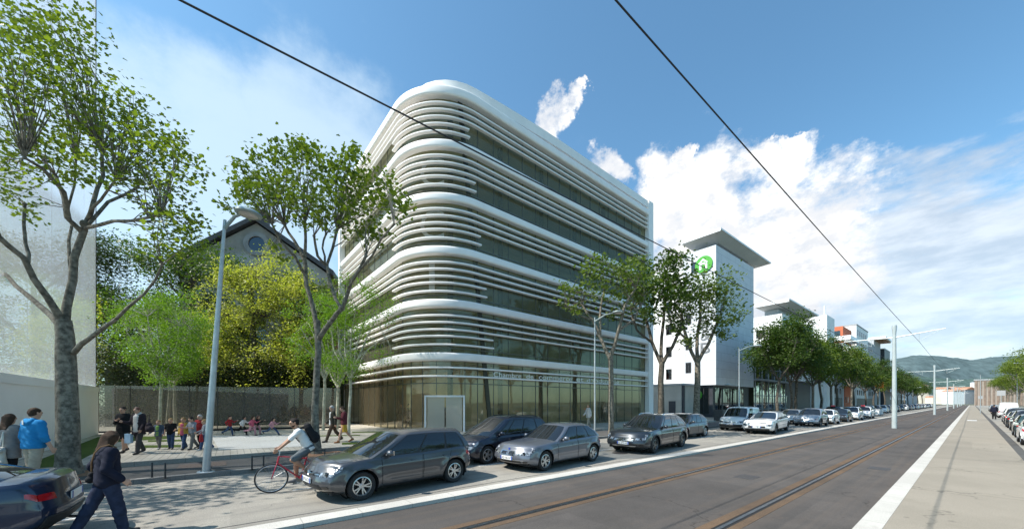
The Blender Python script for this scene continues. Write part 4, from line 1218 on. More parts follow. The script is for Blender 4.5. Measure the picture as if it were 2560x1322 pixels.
# second plane behind the cyclist
LK = .56
z = 14.3; b = gp(790, 1142, .115)
limbs = [limb_px(q, z) for q in (
    [(790, 1145, 0, 26), (788, 1080, 0, 17), (790, 980, 0, 14), (796, 880, 0, 13), (793, 800, 0, 13)],
    [(793, 830, 0, 11), (775, 740, .2, 9), (764, 690, .3, 9), (760, 640, .3, 8)],
    [(764, 690, .3, 7), (740, 645, -.3, 6), (700, 600, -.8, 5), (680, 560, -1.1, 4)],
    [(760, 650, .3, 7), (735, 600, .8, 6), (712, 563, 1.0, 5)],
    [(762, 640, .3, 7), (764, 600, .3, 6), (762, 562, .3, 6)],
    [(795, 850, 0, 11), (830, 800, -.3, 10), (856, 770, -.5, 9), (880, 700, -.8, 7), (915, 640, -1.1, 6)],
    [(856, 775, -.5, 7), (830, 720, .2, 7), (818, 660, .5, 6), (842, 575, .9, 6)],
    [(818, 665, .5, 6), (794, 640, .2, 6), (785, 590, .0, 5)],
    [(812, 660, .5, 5), (806, 620, 1.1, 4), (815, 585, 1.5, 4)],
    [(870, 720, -.8, 5), (930, 640, -1.6, 5), (985, 560, -2.2, 4)])]
rnd = random.Random(6)
cl = clus_px([(640, 450, 48), (690, 425, 45), (740, 400, 48), (790, 415, 50), (845, 425, 50), (885, 400, 40), (690, 490, 55), (750, 480, 50), (820, 490, 55), (880, 475, 55), (620, 490, 38), (905, 540, 50), (945, 460, 42),
              (975, 520, 42), (930, 590, 38), (1000, 500, 25), (560, 520, 20), (720, 640, 22), (680, 610, 18), (760, 540, 40), (840, 550, 45), (690, 370, 22), (760, 365, 22), (880, 380, 20), (620, 420, 26)], z, 1.9, .105, rnd, 3)
make_tree('plane_tree', 'pollarded plane tree rising behind the cyclist left of the office building', b, limbs, cl, L_plane, m_bark, .145, True, 'street plane trees', seed=8, knob=1.4, tight=.34, sub=11)
LK = .8
# plane in front of the glass facade
z = 22.6; b = gp(1530, 1092, .115)
limbs = [limb_px(q, z) for q in (
    [(1528, 1094, 0, 10), (1528, 1060, 0, 8), (1528, 960, 0, 7.5), (1527, 890, 0, 7)],
    [(1527, 900, 0, 6), (1500, 840, .3, 5), (1482, 800, .5, 4), (1455, 760, .7, 3)],
    [(1527, 890, 0, 6), (1545, 830, -.4, 5), (1560, 770, -.7, 4), (1590, 720, -.9, 3)],
    [(1500, 842, .3, 4), (1500, 790, .9, 3.5), (1510, 730, 1.2, 3)],
    [(1548, 825, -.4, 4), (1585, 800, .2, 3.5), (1612, 740, .5, 3)],
    [(1482, 800, .5, 3), (1440, 785, 0, 2.5), (1412, 765, -.4, 2)])]
rnd = random.Random(7)
cl = clus_px([(1480, 690, 42), (1435, 730, 34), (1540, 672, 40), (1590, 682, 40), (1450, 775, 24), (1510, 730, 38), (1575, 735, 40), (1612, 720, 30), (1402, 762, 16), (1500, 655, 24), (1580, 650, 20), (1540, 780, 26), (1600, 780, 22)], z, 2.0, .15, rnd, 2)
make_tree('plane_tree', 'thin leaved plane tree standing before the striped glass facade', b, limbs, cl, L_mid, m_bark, .17, True, 'street plane trees', seed=9, tight=.36, sub=12)
# the pair between the office building and the clad tower
for px, X, tz, lean, cps, lab, sd in (
    (1652, -14.5, 905, 10, [(1640, 690, 50), (1680, 670, 50), (1705, 712, 44), (1600, 730, 40), (1650, 750, 50), (1700, 760, 45), (1630, 800, 34), (1690, 810, 30), (1600, 680, 30), (1660, 650, 30)], 'dark full plane tree just right of the office building end wall', 12),
    (1741, -14.5, 900, 6, [(1770, 728, 36), (1800, 720, 46), (1740, 740, 48), (1790, 770, 48), (1830, 790, 34), (1760, 810, 40), (1700, 790, 36), (1810, 830, 26), (1720, 850, 26), (1728, 716, 38)], 'dark full plane tree in front of the clad tower', 13)):
    p = onX(px, X); z = depth(p); p.z = .115
    limbs = [limb_px(q, z) for q in (
        [(px, 1005 + F * 2.03 / z, 0, 11), (px + 1, 1000, 0, 9), (px + 3, tz, 0, 8)],
        [(px + 3, tz + 10, 0, 6), (px - 22, tz - 50, .4, 5), (px - 38, tz - 110, .8, 4)],
        [(px + 3, tz + 6, 0, 6), (px + 30, tz - 40, -.4, 5), (px + 55, tz - 100, -.8, 4)],
        [(px + 3, tz + 6, 0, 6), (px + 2, tz - 60, .8, 5), (px + 10, tz - 150, 1.2, 4)],
        [(px - 20, tz - 48, .4, 4), (px - 60, tz - 80, -.3, 3), (px - 75, tz - 130, -.6, 3)])]
    rnd = random.Random(sd)
    make_tree('plane_tree', lab, p, limbs, clus_px(cps, z, 2.2, .24, rnd, 2), L_mid if sd == 13 else L_planed, m_barkd if sd == 12 else m_bark, .19, True, 'street plane trees', seed=sd, sub=16)
# row down the left pavement: three prototypes, copied
protos = [row_tree((-14.5, 44, .115), 13.2, 3.6, 31, '', L_planed, m_barkd, 9000), row_tree((-14.5, 50, .115), 12.6, 3.5, 32, '', L_planed, m_barkd, 8500), row_tree((-14.5, 56, .115), 12.0, 3.4, 33, '', L_plane, m_bark, 7500)]
ys = [53.0, 57.2, 60.5, 66.5, 72.0, 78.0, 84.5, 94.0, 104, 114, 124, 135, 146, 158, 170, 183, 197, 212, 228, 246, 266]
kinds = [0, 1, 0, 2, 0, 2, 1, 2, 1, 0, 1, 2, 1, 0, 1, 0, 2, 1, 2, 0, 1]
ordw = ['first', 'second', 'third', 'fourth', 'fifth', 'sixth', 'seventh', 'eighth', 'ninth', 'tenth', 'eleventh', 'twelfth', 'thirteenth', 'fourteenth', 'fifteenth', 'sixteenth', 'seventeenth', 'eighteenth', 'nineteenth', 'twentieth', 'last']
used = set(); rnd = random.Random(3)
for i, (y, k) in enumerate(zip(ys, kinds)):
    t = protos[k] if k not in used else copy_tree(protos[k])
    used.add(k)
    t.location = (-14.5 + rnd.uniform(-.5, .5) + (-.8 if y > 100 else 0), y, .115); t.rotation_euler.z = rnd.uniform(0, 6.28); s = rnd.uniform(.93, 1.06); t.scale = (s, s, s * rnd.uniform(.95, 1.05))
    t['label'] = ordw[i] + ' street tree of the left pavement row beyond the clad tower'; t['group'] = 'street trees of the left pavement row'
# trees on the right side, sunlit
pr = row_tree((9.5, 100, .1), 13.5, 4.2, 41, '', L_plane, m_bark, 5600, .25)
for i, y in enumerate([96, 106, 116, 127, 138, 150, 163, 177, 192, 208, 226, 246, 268, 292]):
    t = pr if i == 0 else copy_tree(pr)
    t.location = (9.2 + rnd.uniform(-.4, .4), y, .1); t.rotation_euler.z = rnd.uniform(0, 6.28); s = rnd.uniform(.92, 1.08); t.scale = (s, s, s)
    t['label'] = ordw[i] + ' sunlit tree of the row along the right side of the road'; t['group'] = 'trees along the right side'
for i, y in enumerate([4, 14, 24, 34, 44, 54]):
    t = copy_tree(pr); t.location = (10.5, y, .1); t.rotation_euler.z = rnd.uniform(0, 6.28)
    t['label'] = 'tree across the road, seen only mirrored in the glass facade'; t['group'] = 'mirrored trees across the road'
# young trees on the plaza
def young(label, pxs, z, crown, seed, leaf=L_young, dens=.5, bark=m_barkp, ls=.105, lift=.25):
    rnd = random.Random(seed)
    (px, tilt) = pxs
    limbs = []
    b = at(px, z); b.z = lift
    ybase = HY + F * (HC - lift) / z
    fy = crown[1] + crown[3] * .95
    cx, cy, rx, ry = crown
    limbs.append(limb_px([(px, ybase, 0, 5), (px + tilt * .5, (ybase + fy) / 2, 0, 4.2), (px + tilt, fy, 0, 4)], z))
    for k in range(7):
        a = k / 6 * 2 - 1; dz = rnd.uniform(-1.5, 1.5)
        limbs.append(limb_px([(px + tilt, fy + 4, 0, 3), (px + tilt + a * rx * .35, fy - ry * .5, dz * .5, 2.2), (cx + a * rx * .62, cy - ry * .35 * (1 - a * a) + rnd.uniform(-.2, .2) * ry, dz, 1.2)], z))
    cl = []
    for k in range(26):
        a = rnd.uniform(-1, 1); t = rnd.uniform(-1, 1)
        w = math.sqrt(max(.05, 1 - t * t * .85)) * (1.0 if t > -.2 else .95)
        cl.append((cx + a * rx * .82 * w, cy + t * ry * .82, rx * .27))
    return make_tree('young_tree', label, b, limbs, clus_px(cl, z, rx * z / F * .75, dens, rnd, 2, .9), leaf, bark, ls, False, 'young trees on the plaza', seed=seed, sub=20, twig=.008)
young('bright green young tree nearest the group of children, pale thin trunk', (398, 6), 21.5, (395, 830, 125, 135), 51)
young('bright green young tree behind the children, middle one of three trunks', (420, 4), 24.0, (420, 850, 105, 110), 52)
young('bright green young tree behind the children, right one of three trunks', (437, -2), 25.5, (450, 860, 85, 100), 53)
young('green young tree behind the walking couple, nearest the office building', (872, 4), 20.5, (890, 815, 118, 135), 54, dens=.27)
young('green young tree left of the walking couple, beside the thick plane trunk', (808, 4), 24.5, (790, 830, 95, 120), 55, dens=.28)
young('slender green young tree in the gap by the brick house', (842, 3), 25.5, (860, 880, 70, 90), 56, dens=.28)
# old trees behind the fence
def mass(name, label, px, z, H, parts_, leaf, ls, dens, seed, bark=m_barkd, D=3.0, lift=.0, flat=.5, tight=.3, group=None):
    rnd = random.Random(seed); b = at(px, z); b.z = 0
    cyb = HY + F * HC / z
    top = min(p[1] for p in parts_)
    limbs = [limb_px([(px, cyb, 0, 12), (px + 3, (cyb + top) / 2, 0, 9), (px, top + 20, 0, 3)], z)]
    for p in parts_[:10]:
        limbs.append(limb_px([(px + 2, min(cyb - 20, p[1] + 90), 0, 5), ((px + p[0]) / 2, p[1] + 40, rnd.uniform(-1, 1), 3.5), (p[0], p[1], rnd.uniform(-1.5, 1.5), 1.5)], z))
    return make_tree(name, label, b, limbs, clus_px(parts_, z, D, dens, rnd, 2, .9), leaf, bark, ls, False, group or 'old trees behind the fence', seed=seed, sub=24, twig=.014, flat=flat, tight=tight)
def fill(x0, x1, y0, y1, r, n, seed, shape=None):
    rnd = random.Random(seed); out = []
    while len(out) < n:
        x, y = rnd.uniform(x0, x1), rnd.uniform(y0, y1)
        if shape is None or shape(x, y): out.append((x, y, r * rnd.uniform(.75, 1.25)))
    return out
mass('broad_tree', 'tall yellowish green tree right before the gabled hall', 630, 32, 14, fill(505, 790, 625, 960, 36, 74, 1, lambda x, y: y > 632 + abs(x - 635) * .50 + 22 * math.sin(x * .09)), L_yellow, .17, .40, 61, D=2.2)
mass('broad_tree', 'dark green tree to the left of the yellowish tree', 480, 35, 14, fill(250, 590, 590, 960, 40, 62, 2, lambda x, y: y > 600 + abs(x - 380) * .25 + 18 * math.sin(x * .06)), L_planed, .22, .36, 62, D=3)
mass('broad_tree', 'mid green tree low behind the fence between hall and office building', 770, 34, 10, fill(690, 850, 690, 960, 34, 44, 3), L_mid, .18, .38, 63, D=2)
mass('cedar_tree', 'dark spreading cedar seen through the frosted glass', 90, 38, 15, fill(-80, 260, 590, 960, 42, 60, 4, lambda x, y: y > 600 + 20 * math.sin(x * .05) + abs(x - 90) * .1), L_cedar, .24, .34, 64, D=4, flat=1.2)
mass('broad_tree', 'pale green shrubby tree behind the base wall of the frosted glass', 170, 30, 8, fill(60, 250, 740, 965, 30, 26, 5, lambda x, y: y > 740 + abs(x - 190) * .6), L_yellow, .17, .35, 65, D=1.5)
# ivy covered hedge behind the fence
hA, hB = at(235, 27.5), at(850, 31.0)
he = hB - hA; hl = he.length; he.normalize(); hn = Vector((-he.y, he.x, 0))
rng = np.random.default_rng(71); n = 26000
u = rng.random(n) * hl; d = rng.random(n) ** 2 * 1.2; zz = rng.random(n) * (5.6 + .5 * np.sin(u * 1.3) + .4 * np.sin(u * 3.1))
pos = np.stack([he.x * u - hn.x * d * -1, he.y * u - hn.y * d * -1, zz], 1)
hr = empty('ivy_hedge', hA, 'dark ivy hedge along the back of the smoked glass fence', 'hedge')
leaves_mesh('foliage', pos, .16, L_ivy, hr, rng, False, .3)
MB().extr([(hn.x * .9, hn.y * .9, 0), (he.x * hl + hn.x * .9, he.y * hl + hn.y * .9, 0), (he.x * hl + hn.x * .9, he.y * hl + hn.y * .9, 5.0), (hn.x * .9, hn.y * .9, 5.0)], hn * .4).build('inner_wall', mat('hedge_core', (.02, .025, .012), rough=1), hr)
# ------------------------------------------------------------------ cars
m_tyre = mat('tyre_rubber', (.018, .018, .019), rough=.85, var=.15, scale=20, bump=.1)
m_alloy = mat('alloy_rim', (.50, .51, .52), rough=.3, metal=.9, var=.05)
m_alloyd = mat('dark_alloy_rim', (.16, .165, .17), rough=.35, metal=.9, var=.05)
m_brake = mat('dark_wheel_well', (.012, .012, .013), rough=.9)
m_plas = mat('black_trim', (.02, .02, .022), rough=.55, var=.1)
m_gloss = mat('gloss_black', (.010, .010, .012), rough=.12, coat=.6)
m_chrome = mat('chrome', (.70, .71, .72), rough=.12, metal=1.0, var=.03)
m_plate = mat('plate_white', (.80, .80, .78), rough=.4, var=.02)
m_plateb = mat('plate_blue', (.02, .06, .35), rough=.4)
m_ink = mat('plate_ink', (.01, .01, .012), rough=.5)
m_red = mat('red_lens', (.42, .012, .015), rough=.12, coat=.8)
m_redl = mat('lit_brake_lamp', (.7, .03, .02), rough=.2, emit=((1, .06, .03), 2.2))
m_taxi = mat('red_taxi_light', (.75, .06, .09), rough=.3)
def headl_mat():
    m = mat('headlamp_glass', (.10, .105, .115), rough=.12, metal=.5, var=.6, scale=14, coat=.6, col2=(.50, .52, .55), detail=2); return m
m_head = headl_mat()
def cglass():
    m = bpy.data.materials.new('car_glass'); m.use_nodes = True; t = m.node_tree; b = t.nodes['Principled BSDF']
    b.inputs['Base Color'].default_value = (.012, .014, .016, 1); b.inputs['Roughness'].default_value = .03; b.inputs['Specular IOR Level'].default_value = .75
    b.inputs['Coat Weight'].default_value = .4; b.inputs['Coat Roughness'].default_value = .02
    return m
m_cglass = cglass()
def cglass2():
    m = glass_mat('windscreen_glass', (.55, .60, .58), gloss=.10, gcol=(.95, 1, 1)); return m
m_wglass = cglass2()
m_cabin = mat('cabin_upholstery', (.035, .035, .038), rough=.9, var=.3, scale=8)
def paint(name, col, metal=.45, rough=.32):
    return mat(name, col, rough=rough, metal=metal, var=.05, scale=60, coat=1.0, detail=2)
PAINT = {
    'graphite': paint('graphite_paint', (.070, .072, .080)), 'navy': paint('navy_paint', (.014, .016, .032)), 'silverblue': paint('silver_blue_paint', (.135, .145, .17)),
    'anthracite': paint('anthracite_paint', (.034, .037, .043)), 'darkgrey': paint('dark_grey_paint', (.06, .065, .072)), 'white': paint('white_paint', (.72, .72, .72), 0, .35),
    'silver': paint('silver_paint', (.40, .41, .42)), 'black': paint('black_paint_car', (.016, .017, .02), .2), 'blue': paint('deep_blue_paint', (.010, .022, .055), .3),
    'teal': paint('dark_green_paint', (.02, .05, .05), .3), 'beige': paint('cream_paint', (.60, .58, .52), .1), 'purple': paint('dark_plum_paint', (.05, .02, .05), .3), 'bluegrey': paint('blue_grey_paint', (.27, .30, .34))}
def curve(pts, n=240, k=9):
    xs = np.linspace(pts[0][0], pts[-1][0], n); ys = np.interp(xs, [p[0] for p in pts], [p[1] for p in pts])
    ker = np.hanning(k + 2)[1:-1]; ker /= ker.sum(); pad_ = k // 2
    e = np.concatenate([2 * ys[0] - ys[1:pad_ + 1][::-1], ys, 2 * ys[-1] - ys[-pad_ - 1:-1][::-1]])
    return xs, np.convolve(e, ker, 'valid')
class Car:
    """body = box shaped by side profile, plan taper and section; x runs from the nose (0) to the tail (L)"""
    def __init__(s, P):
        s.P = P; L = P['L']
        s.xs, s.top = curve([(x * L, z) for x, z in P['top']])
        s.L, s.hw, s.zb = L, P['W'] / 2, P.get('zb', .21)
        s.R = P.get('R', .315); s.xw = [x * L for x in P['xw']]
        s.bot0, s.bot1 = P.get('bot', (.05, .08))
    def ztop(s, x): return np.interp(x, s.xs, s.top)
    def zbot(s, x):
        return s.zb + s.bot0 * np.clip(1 - x / .5, 0, 1) ** 2 + s.bot1 * np.clip(1 - (s.L - x) / .5, 0, 1) ** 2
    def plan_(s, x):
        P = s.P; rf, rr_ = .75, .65
        return 1 - P.get('kf', .09) * np.clip(1 - x / rf, 0, 1) ** 2.4 - P.get('kr', .10) * np.clip(1 - (s.L - x) / rr_, 0, 1) ** 2.4
    def crown(s, x): return .075 + 0 * x
    def width(s, x, q, z):
        prof = np.interp(q, [0, .06, .2, .42, .62, .70, .85, .95, 1], [.90, .955, .985, 1.0, .992, .990, .968, .945, .91])
        w = s.hw * s.plan_(x) * prof
        w = w + .010 * np.exp(-((q - .72) / .045) ** 2) * np.clip((x - .5) / .4, 0, 1) * np.clip((s.L - x - .3) / .4, 0, 1)
        w = w - .014 * np.exp(-((q - .30) / .10) ** 2) * np.clip((x - s.xw[0] - .45) / .2, 0, 1) * np.clip((s.xw[1] - .45 - x) / .2, 0, 1)
        for xw in s.xw:
            r = np.sqrt((x - xw) ** 2 + (z - s.R) ** 2)
            w = w + .022 * np.exp(-((r - s.R - .08) / .07) ** 2)
        return w
    def nose(s, q): return np.interp(q, [0, .12, .3, .45, .62, .82, 1], s.P.get('nose', [.10, .03, .0, .005, .025, .07, .16]))
    def tail(s, q): return np.interp(q, [0, .12, .3, .45, .62, .82, 1], s.P.get('tail', [.14, .05, .0, .0, .03, .05, .09]))
    def shift(s, xn, q, v):
        f = np.clip(1 - xn / 1.0, 0, 1) ** 2; r = np.clip(1 - (s.L - xn) / 1.0, 0, 1) ** 2
        return (s.nose(q) + s.P.get('cf', .19) * np.abs(v) ** 2.8) * f - (s.tail(q) + s.P.get('cr', .17) * np.abs(v) ** 3) * r
    def pt(s, xn, v, q):
        """q 0..1 from the sill to the top edge, v -1..1 across"""
        xn, v, q = np.broadcast_arrays(np.asarray(xn, float), np.asarray(v, float), np.asarray(q, float))
        zt = s.ztop(xn); zb = s.zbot(xn); zs = zt - s.crown(xn)
        z = zb + (zs - zb) * q
        # cross-car crown only matters at the top edge
        z = z + s.crown(xn) * (1 - np.abs(v) ** 2.6) * np.clip((q - .8) / .2, 0, 1) ** 2
        w = s.width(xn, q, z)
        return np.stack([xn + s.shift(xn, q, v), v * w, z], -1)
    # greenhouse
    def gpt(s, t, v, w):
        """t 0..1 windscreen to rear window, v across, w 0..1 belt to roof"""
        t, v, w = np.broadcast_arrays(np.asarray(t, float), np.asarray(v, float), np.asarray(w, float))
        P = s.P; L = s.L
        xa = P['g'][0] * L + (P['g'][1] - P['g'][0]) * L * w ** .93
        xb = P['g'][3] * L + (P['g'][2] - P['g'][3]) * L * w ** 1.15
        xa = xa + P.get('wc', .16) * np.abs(v) ** 2.2; xb = xb - .13 * np.abs(v) ** 2.5
        x = xa + (xb - xa) * t
        rt = np.interp(t, [0, .12, .35, .6, .85, 1], P.get('roof', [-.035, -.008, 0, -.008, -.04, -.075]))
        z1 = P['H'] + rt - .055 * np.abs(v) ** 3.5
        z0 = s.ztop(np.clip(x, 0, L)) - s.crown(x) * np.abs(v) ** 2.6 - .03
        z = z0 + (z1 - z0) * w
        hb = s.hw * .93 * s.plan_(np.clip(x, .4, L - .25)); hr = s.hw * P.get('rw', .70)
        hh = hb + (hr - hb) * (w ** 1.12) + .012 * np.sin(PI * w) - .05 * np.clip((w - .86) / .14, 0, 1) ** 2
        hh = hh - .03 * np.clip(t - .6, 0, 1) * 2
        return np.stack([x, v * hh, z], -1)
def grid_mesh(mb, fn, A, B, m=0, keep=None, flip=False):
    a, b = np.meshgrid(A, B, indexing='ij'); V = fn(a, b); n, k = len(A), len(B)
    fs = [(i * k + j, (i + 1) * k + j, (i + 1) * k + j + 1, i * k + j + 1) for i in range(n - 1) for j in range(k - 1)]
    mb.add(V.reshape(-1, 3), fs, m); return V
def patch(mb, fn, c4, n, k, off, m=0, rnd=0.0, back=.012):
    """bilinear patch c4 = corners (a,b) in the surface's own parameters, raised by off, with a rim going back into the body"""
    u, v = np.meshgrid(np.linspace(-1, 1, n), np.linspace(-1, 1, k), indexing='ij')
    if rnd:
        us, vs_ = u * np.sqrt(1 - rnd * v * v / 2), v * np.sqrt(1 - rnd * u * u / 2)
    else: us, vs_ = u, v
    s, t = (us + 1) / 2, (vs_ + 1) / 2
    C = np.array(c4, float)
    ab = (C[0] * ((1 - s) * (1 - t))[..., None] + C[1] * (s * (1 - t))[..., None] + C[2] * (s * t)[..., None] + C[3] * ((1 - s) * t)[..., None])
    a, b = ab[..., 0], ab[..., 1]; e = 1e-3
    p = fn(a, b); da = fn(a + e, b) - fn(a - e, b); db = fn(a, b + e) - fn(a, b - e)
    nn = np.cross(da, db); nn /= np.maximum(np.linalg.norm(nn, axis=-1), 1e-9)[..., None]
    ctr = np.array([p[..., 0].mean(), 0, .55]); sg = np.sign((nn * (p - np.array([patch.cx, 0, .6]))).sum(-1).mean())
    nn = nn * (sg if sg else 1)
    V = np.concatenate([(p + nn * off).reshape(-1, 3), (p - nn * back).reshape(-1, 3)])
    q = n * k
    fs = [(i * k + j, (i + 1) * k + j, (i + 1) * k + j + 1, i * k + j + 1) for i in range(n - 1) for j in range(k - 1)]
    rim = [(i * k, ) for i in range(n)]
    loop = [i * k for i in range(n)] + [(n - 1) * k + j for j in range(1, k)] + [i * k + k - 1 for i in range(n - 2, -1, -1)] + [j for j in range(k - 2, 0, -1)]
    fs += [(loop[i], loop[(i + 1) % len(loop)], loop[(i + 1) % len(loop)] + q, loop[i] + q) for i in range(len(loop))]
    mb.add(V, fs, m); return mb
patch.cx = 2.0
def make_wheel(parent, x, y, R, side, rim, spokes=5, dbl=True, wdt=.20):
    MBt = MB()
    rr_ = R * .66
    MBt.lathe([(rr_, -wdt / 2 + .02), (rr_ + .02, -wdt / 2), (R - .025, -wdt / 2), (R, -wdt / 2 + .03), (R, wdt / 2 - .03), (R - .025, wdt / 2), (rr_ + .02, wdt / 2), (rr_, wdt / 2 - .02)], 36, 'y')
    w = empty('wheel', (x, y, R)); w.parent = parent; CHILDREN.setdefault(parent.name, []).append(w)
    MBt.build('tyre', m_tyre, w, True, sharp=50)
    mb = MB(); o = side * (wdt / 2 - .03)
    mb.lathe([(rr_ + .004, side * (wdt / 2 - .012)), (rr_ - .018, side * (wdt / 2 - .006)), (rr_ - .03, side * (wdt / 2 - .03)), (rr_ - .035, -side * .05)], 36, 'y')
    hub = side * (wdt / 2 - .035)
    mb.lathe([(0, hub + side * .012), (.045, hub + side * .012), (.06, hub), (.06, hub - side * .04)], 20, 'y')
    ns = spokes * (2 if dbl else 1)
    for k in range(ns):
        if dbl: a = 2 * PI * (k // 2) / spokes + (1 if k % 2 else -1) * .20; a2 = 2 * PI * (k // 2) / spokes + (1 if k % 2 else -1) * .10
        else: a = a2 = 2 * PI * k / spokes
        wd0, wd1 = (.016, .014) if dbl else (.030, .042)
        p0 = Vector((math.cos(a2) * .04, 0, math.sin(a2) * .04)); p1 = Vector((math.cos(a) * (rr_ - .02), 0, math.sin(a) * (rr_ - .02)))
        t = (p1 - p0).normalized(); nrm = Vector((-t.z, 0, t.x))
        q = [p0 - nrm * wd0, p0 + nrm * wd0, p1 + nrm * wd1, p1 - nrm * wd1]
        mb.extr([(c.x, hub + side * (.006 if i < 2 else .014), c.z) for i, c in enumerate(q)], (0, -side * .03, 0))
    mb.build('rim', rim, w, True, sharp=30)
    MB().lathe([(0, side * .01), (rr_ - .03, side * .01), (rr_ - .03, -side * .02)], 24, 'y').build('brake_disc', m_brake, w)
    return w
def make_car(label, P, paintm, plate=None, front_mark=None, detail=1, group=None, brake=False, name='car', cat='car'):
    c = Car(P); L = c.L; patch.cx = L * .5
    root = empty(name, (0, 0, 0), label, cat, group)
    nx = 84 if detail else 44
    X = np.linspace(0, L, nx); Q = np.concatenate([np.linspace(0, .9, 15), [.94, .97, 1.0]]); V = np.linspace(-1, 1, 23)
    mb = MB(); Ra = c.R + .055
    for sd in (-1, 1):
        a, b = np.meshgrid(X, Q, indexing='ij'); Pn = c.pt(a, np.full_like(a, sd), b); k = len(Q)
        inside = np.zeros(a.shape, bool); cen = {}
        for xw in c.xw:
            d = np.hypot(Pn[..., 0] - xw, Pn[..., 2] - c.R)
            inside |= d < Ra
        fs = []
        for i in range(nx - 1):
            for j in range(k - 1):
                ids = [(i, j), (i + 1, j), (i + 1, j + 1), (i, j + 1)]
                if all(inside[q] for q in ids): continue
                fs.append([q[0] * k + q[1] for q in ids])
        # pull what is left inside the arch out to its circle
        for i, j in zip(*np.nonzero(inside)):
            p = Pn[i, j]; xw = min(c.xw, key=lambda q: abs(q - p[0])); d = math.hypot(p[0] - xw, p[2] - c.R) or 1e-6
            Pn[i, j, 0] = xw + (p[0] - xw) / d * Ra; Pn[i, j, 2] = c.R + (p[2] - c.R) / d * Ra
        mb.add(Pn.reshape(-1, 3), fs, 0)
    grid_mesh(mb, lambda x, v: c.pt(x, v, np.ones_like(x)), X, V)
    grid_mesh(mb, lambda v, q: c.pt(np.zeros_like(v), v, q), V, Q)
    grid_mesh(mb, lambda v, q: c.pt(np.full_like(v, L), v, q), V, Q)
    body = mb.build('body', paintm, root, True, sharp=32)
    # wheel wells and underside
    mb = MB()
    for xw in c.xw:
        for sd in (-1, 1):
            y0 = sd * (c.hw * .955); y1 = sd * c.hw * .5; n = 22
            vs = [(xw + math.cos(a) * Ra * 1.002, y, c.R + math.sin(a) * Ra * 1.002) for y in (y0, y1) for a in np.linspace(-.5, PI + .5, n)]
            mb.add(vs, [(i, i + 1, n + i + 1, n + i) for i in range(n - 1)])
            mb.add([(xw + math.cos(a) * Ra, y1, c.R + math.sin(a) * Ra) for a in np.linspace(0, 2 * PI, n, False)], [tuple(range(n))])
    mb.span((.25, -c.hw * .82, c.zb - .02), (L - .25, c.hw * .82, c.zb + .10))
    mb.build('underbody', m_brake, root)
    # cabin
    T = np.linspace(0, 1, 26); Wg = np.concatenate([np.linspace(0, .86, 9), [.91, .95, .98, 1.0]])
    mb = MB()
    for sd in (-1, 1): grid_mesh(mb, lambda t, w: c.gpt(t, np.full_like(t, sd), w), T, Wg)
    grid_mesh(mb, lambda v, w: c.gpt(np.zeros_like(v), v, w), V, Wg); grid_mesh(mb, lambda v, w: c.gpt(np.ones_like(v), v, w), V, Wg)
    grid_mesh(mb, lambda t, v: c.gpt(t, v, np.ones_like(t)), T, V)
    mb.build('cabin', paintm, root, True, sharp=38)
    fr = lambda v, w: c.gpt(np.zeros_like(v), v, w); re = lambda v, w: c.gpt(np.ones_like(v), v, w)
    patch(MB(), fr, [(-.93, .03), (.93, .03), (.90, .93), (-.90, .93)], 17, 8, .005, rnd=.12).build('windscreen', m_cglass, root, True, sharp=50)
    if P.get('rearwin', True):
        patch(MB(), re, [(-.86, P.get('rwb', .18)), (.86, P.get('rwb', .18)), (.82, .9), (-.82, .9)], 13, 7, .005, rnd=.25).build('rear_window', m_cglass, root, True, sharp=50)
    for sd in (-1, 1):
        sf = lambda t, w, sd=sd: c.gpt(t, np.full_like(t, sd), w)
        mb = MB(); w0, w1 = P.get('win', (.06, .88))
        t0, t1 = P['side'][0], P['side'][-1]
        patch(mb, sf, [(t0 - .012, w0 - .02), (t1 + .015, w0 - .02), (t1 + .01, w1 + .03), (t0 - .005, w1 + .03)], 20, 8, .003, rnd=.06).build('window_surround', m_plas, root, True, sharp=50)
        for a, b in zip(P['side'], P['side'][1:]):
            g = .012
            patch(MB(), sf, [(a + g, w0 + .02), (b - g, w0 + .02), (b - g, w1), (a + g, w1)], 9, 8, .007, rnd=.10).build('side_window', m_cglass, root, True, sharp=50)
        # doors: raised panels with a dark gap round them
        bf = lambda x, q, sd=sd: c.pt(x, np.full_like(x, sd), q)
        for i, (xa, xb) in enumerate(P['doors']):
            xa, xb = xa * L, xb * L
            cut = i == len(P['doors']) - 1 and xb > c.xw[1] - Ra
            lo = .10
            quad = [(xa, lo), (min(xb, c.xw[1] - Ra - .03) if cut else xb, lo), (xb, .975), (xa, .975)]
            g = .012
            mb = MB(); patch(mb, bf, quad, 12, 12, .0025, 1)
            q2 = [(quad[0][0] + g, quad[0][1] + .012), (quad[1][0] - g, quad[1][1] + .012), (quad[2][0] - g, quad[2][1] + .01), (quad[3][0] + g, quad[3][1] + .01)]
            patch(mb, bf, q2, 14, 16, .006, 0)
            d = mb.build('door', [paintm, m_brake], root, True, sharp=50)
            hx = xb - .24
            patch(MB(), bf, [(hx - .09, .755), (hx + .09, .76), (hx + .09, .80), (hx - .09, .795)], 6, 4, .035, rnd=.5).build('handle', P.get('hmat') or paintm, d, True)
        # sill trim and arch trim
        xa, xb = c.xw[0] + Ra + .03, c.xw[1] - Ra - .03
        patch(MB(), bf, [(xa, .0), (xb, .0), (xb, P.get('sill', .07)), (xa, P.get('sill', .07))], 12, 3, .008).build('sill_trim', m_plas, root, True)
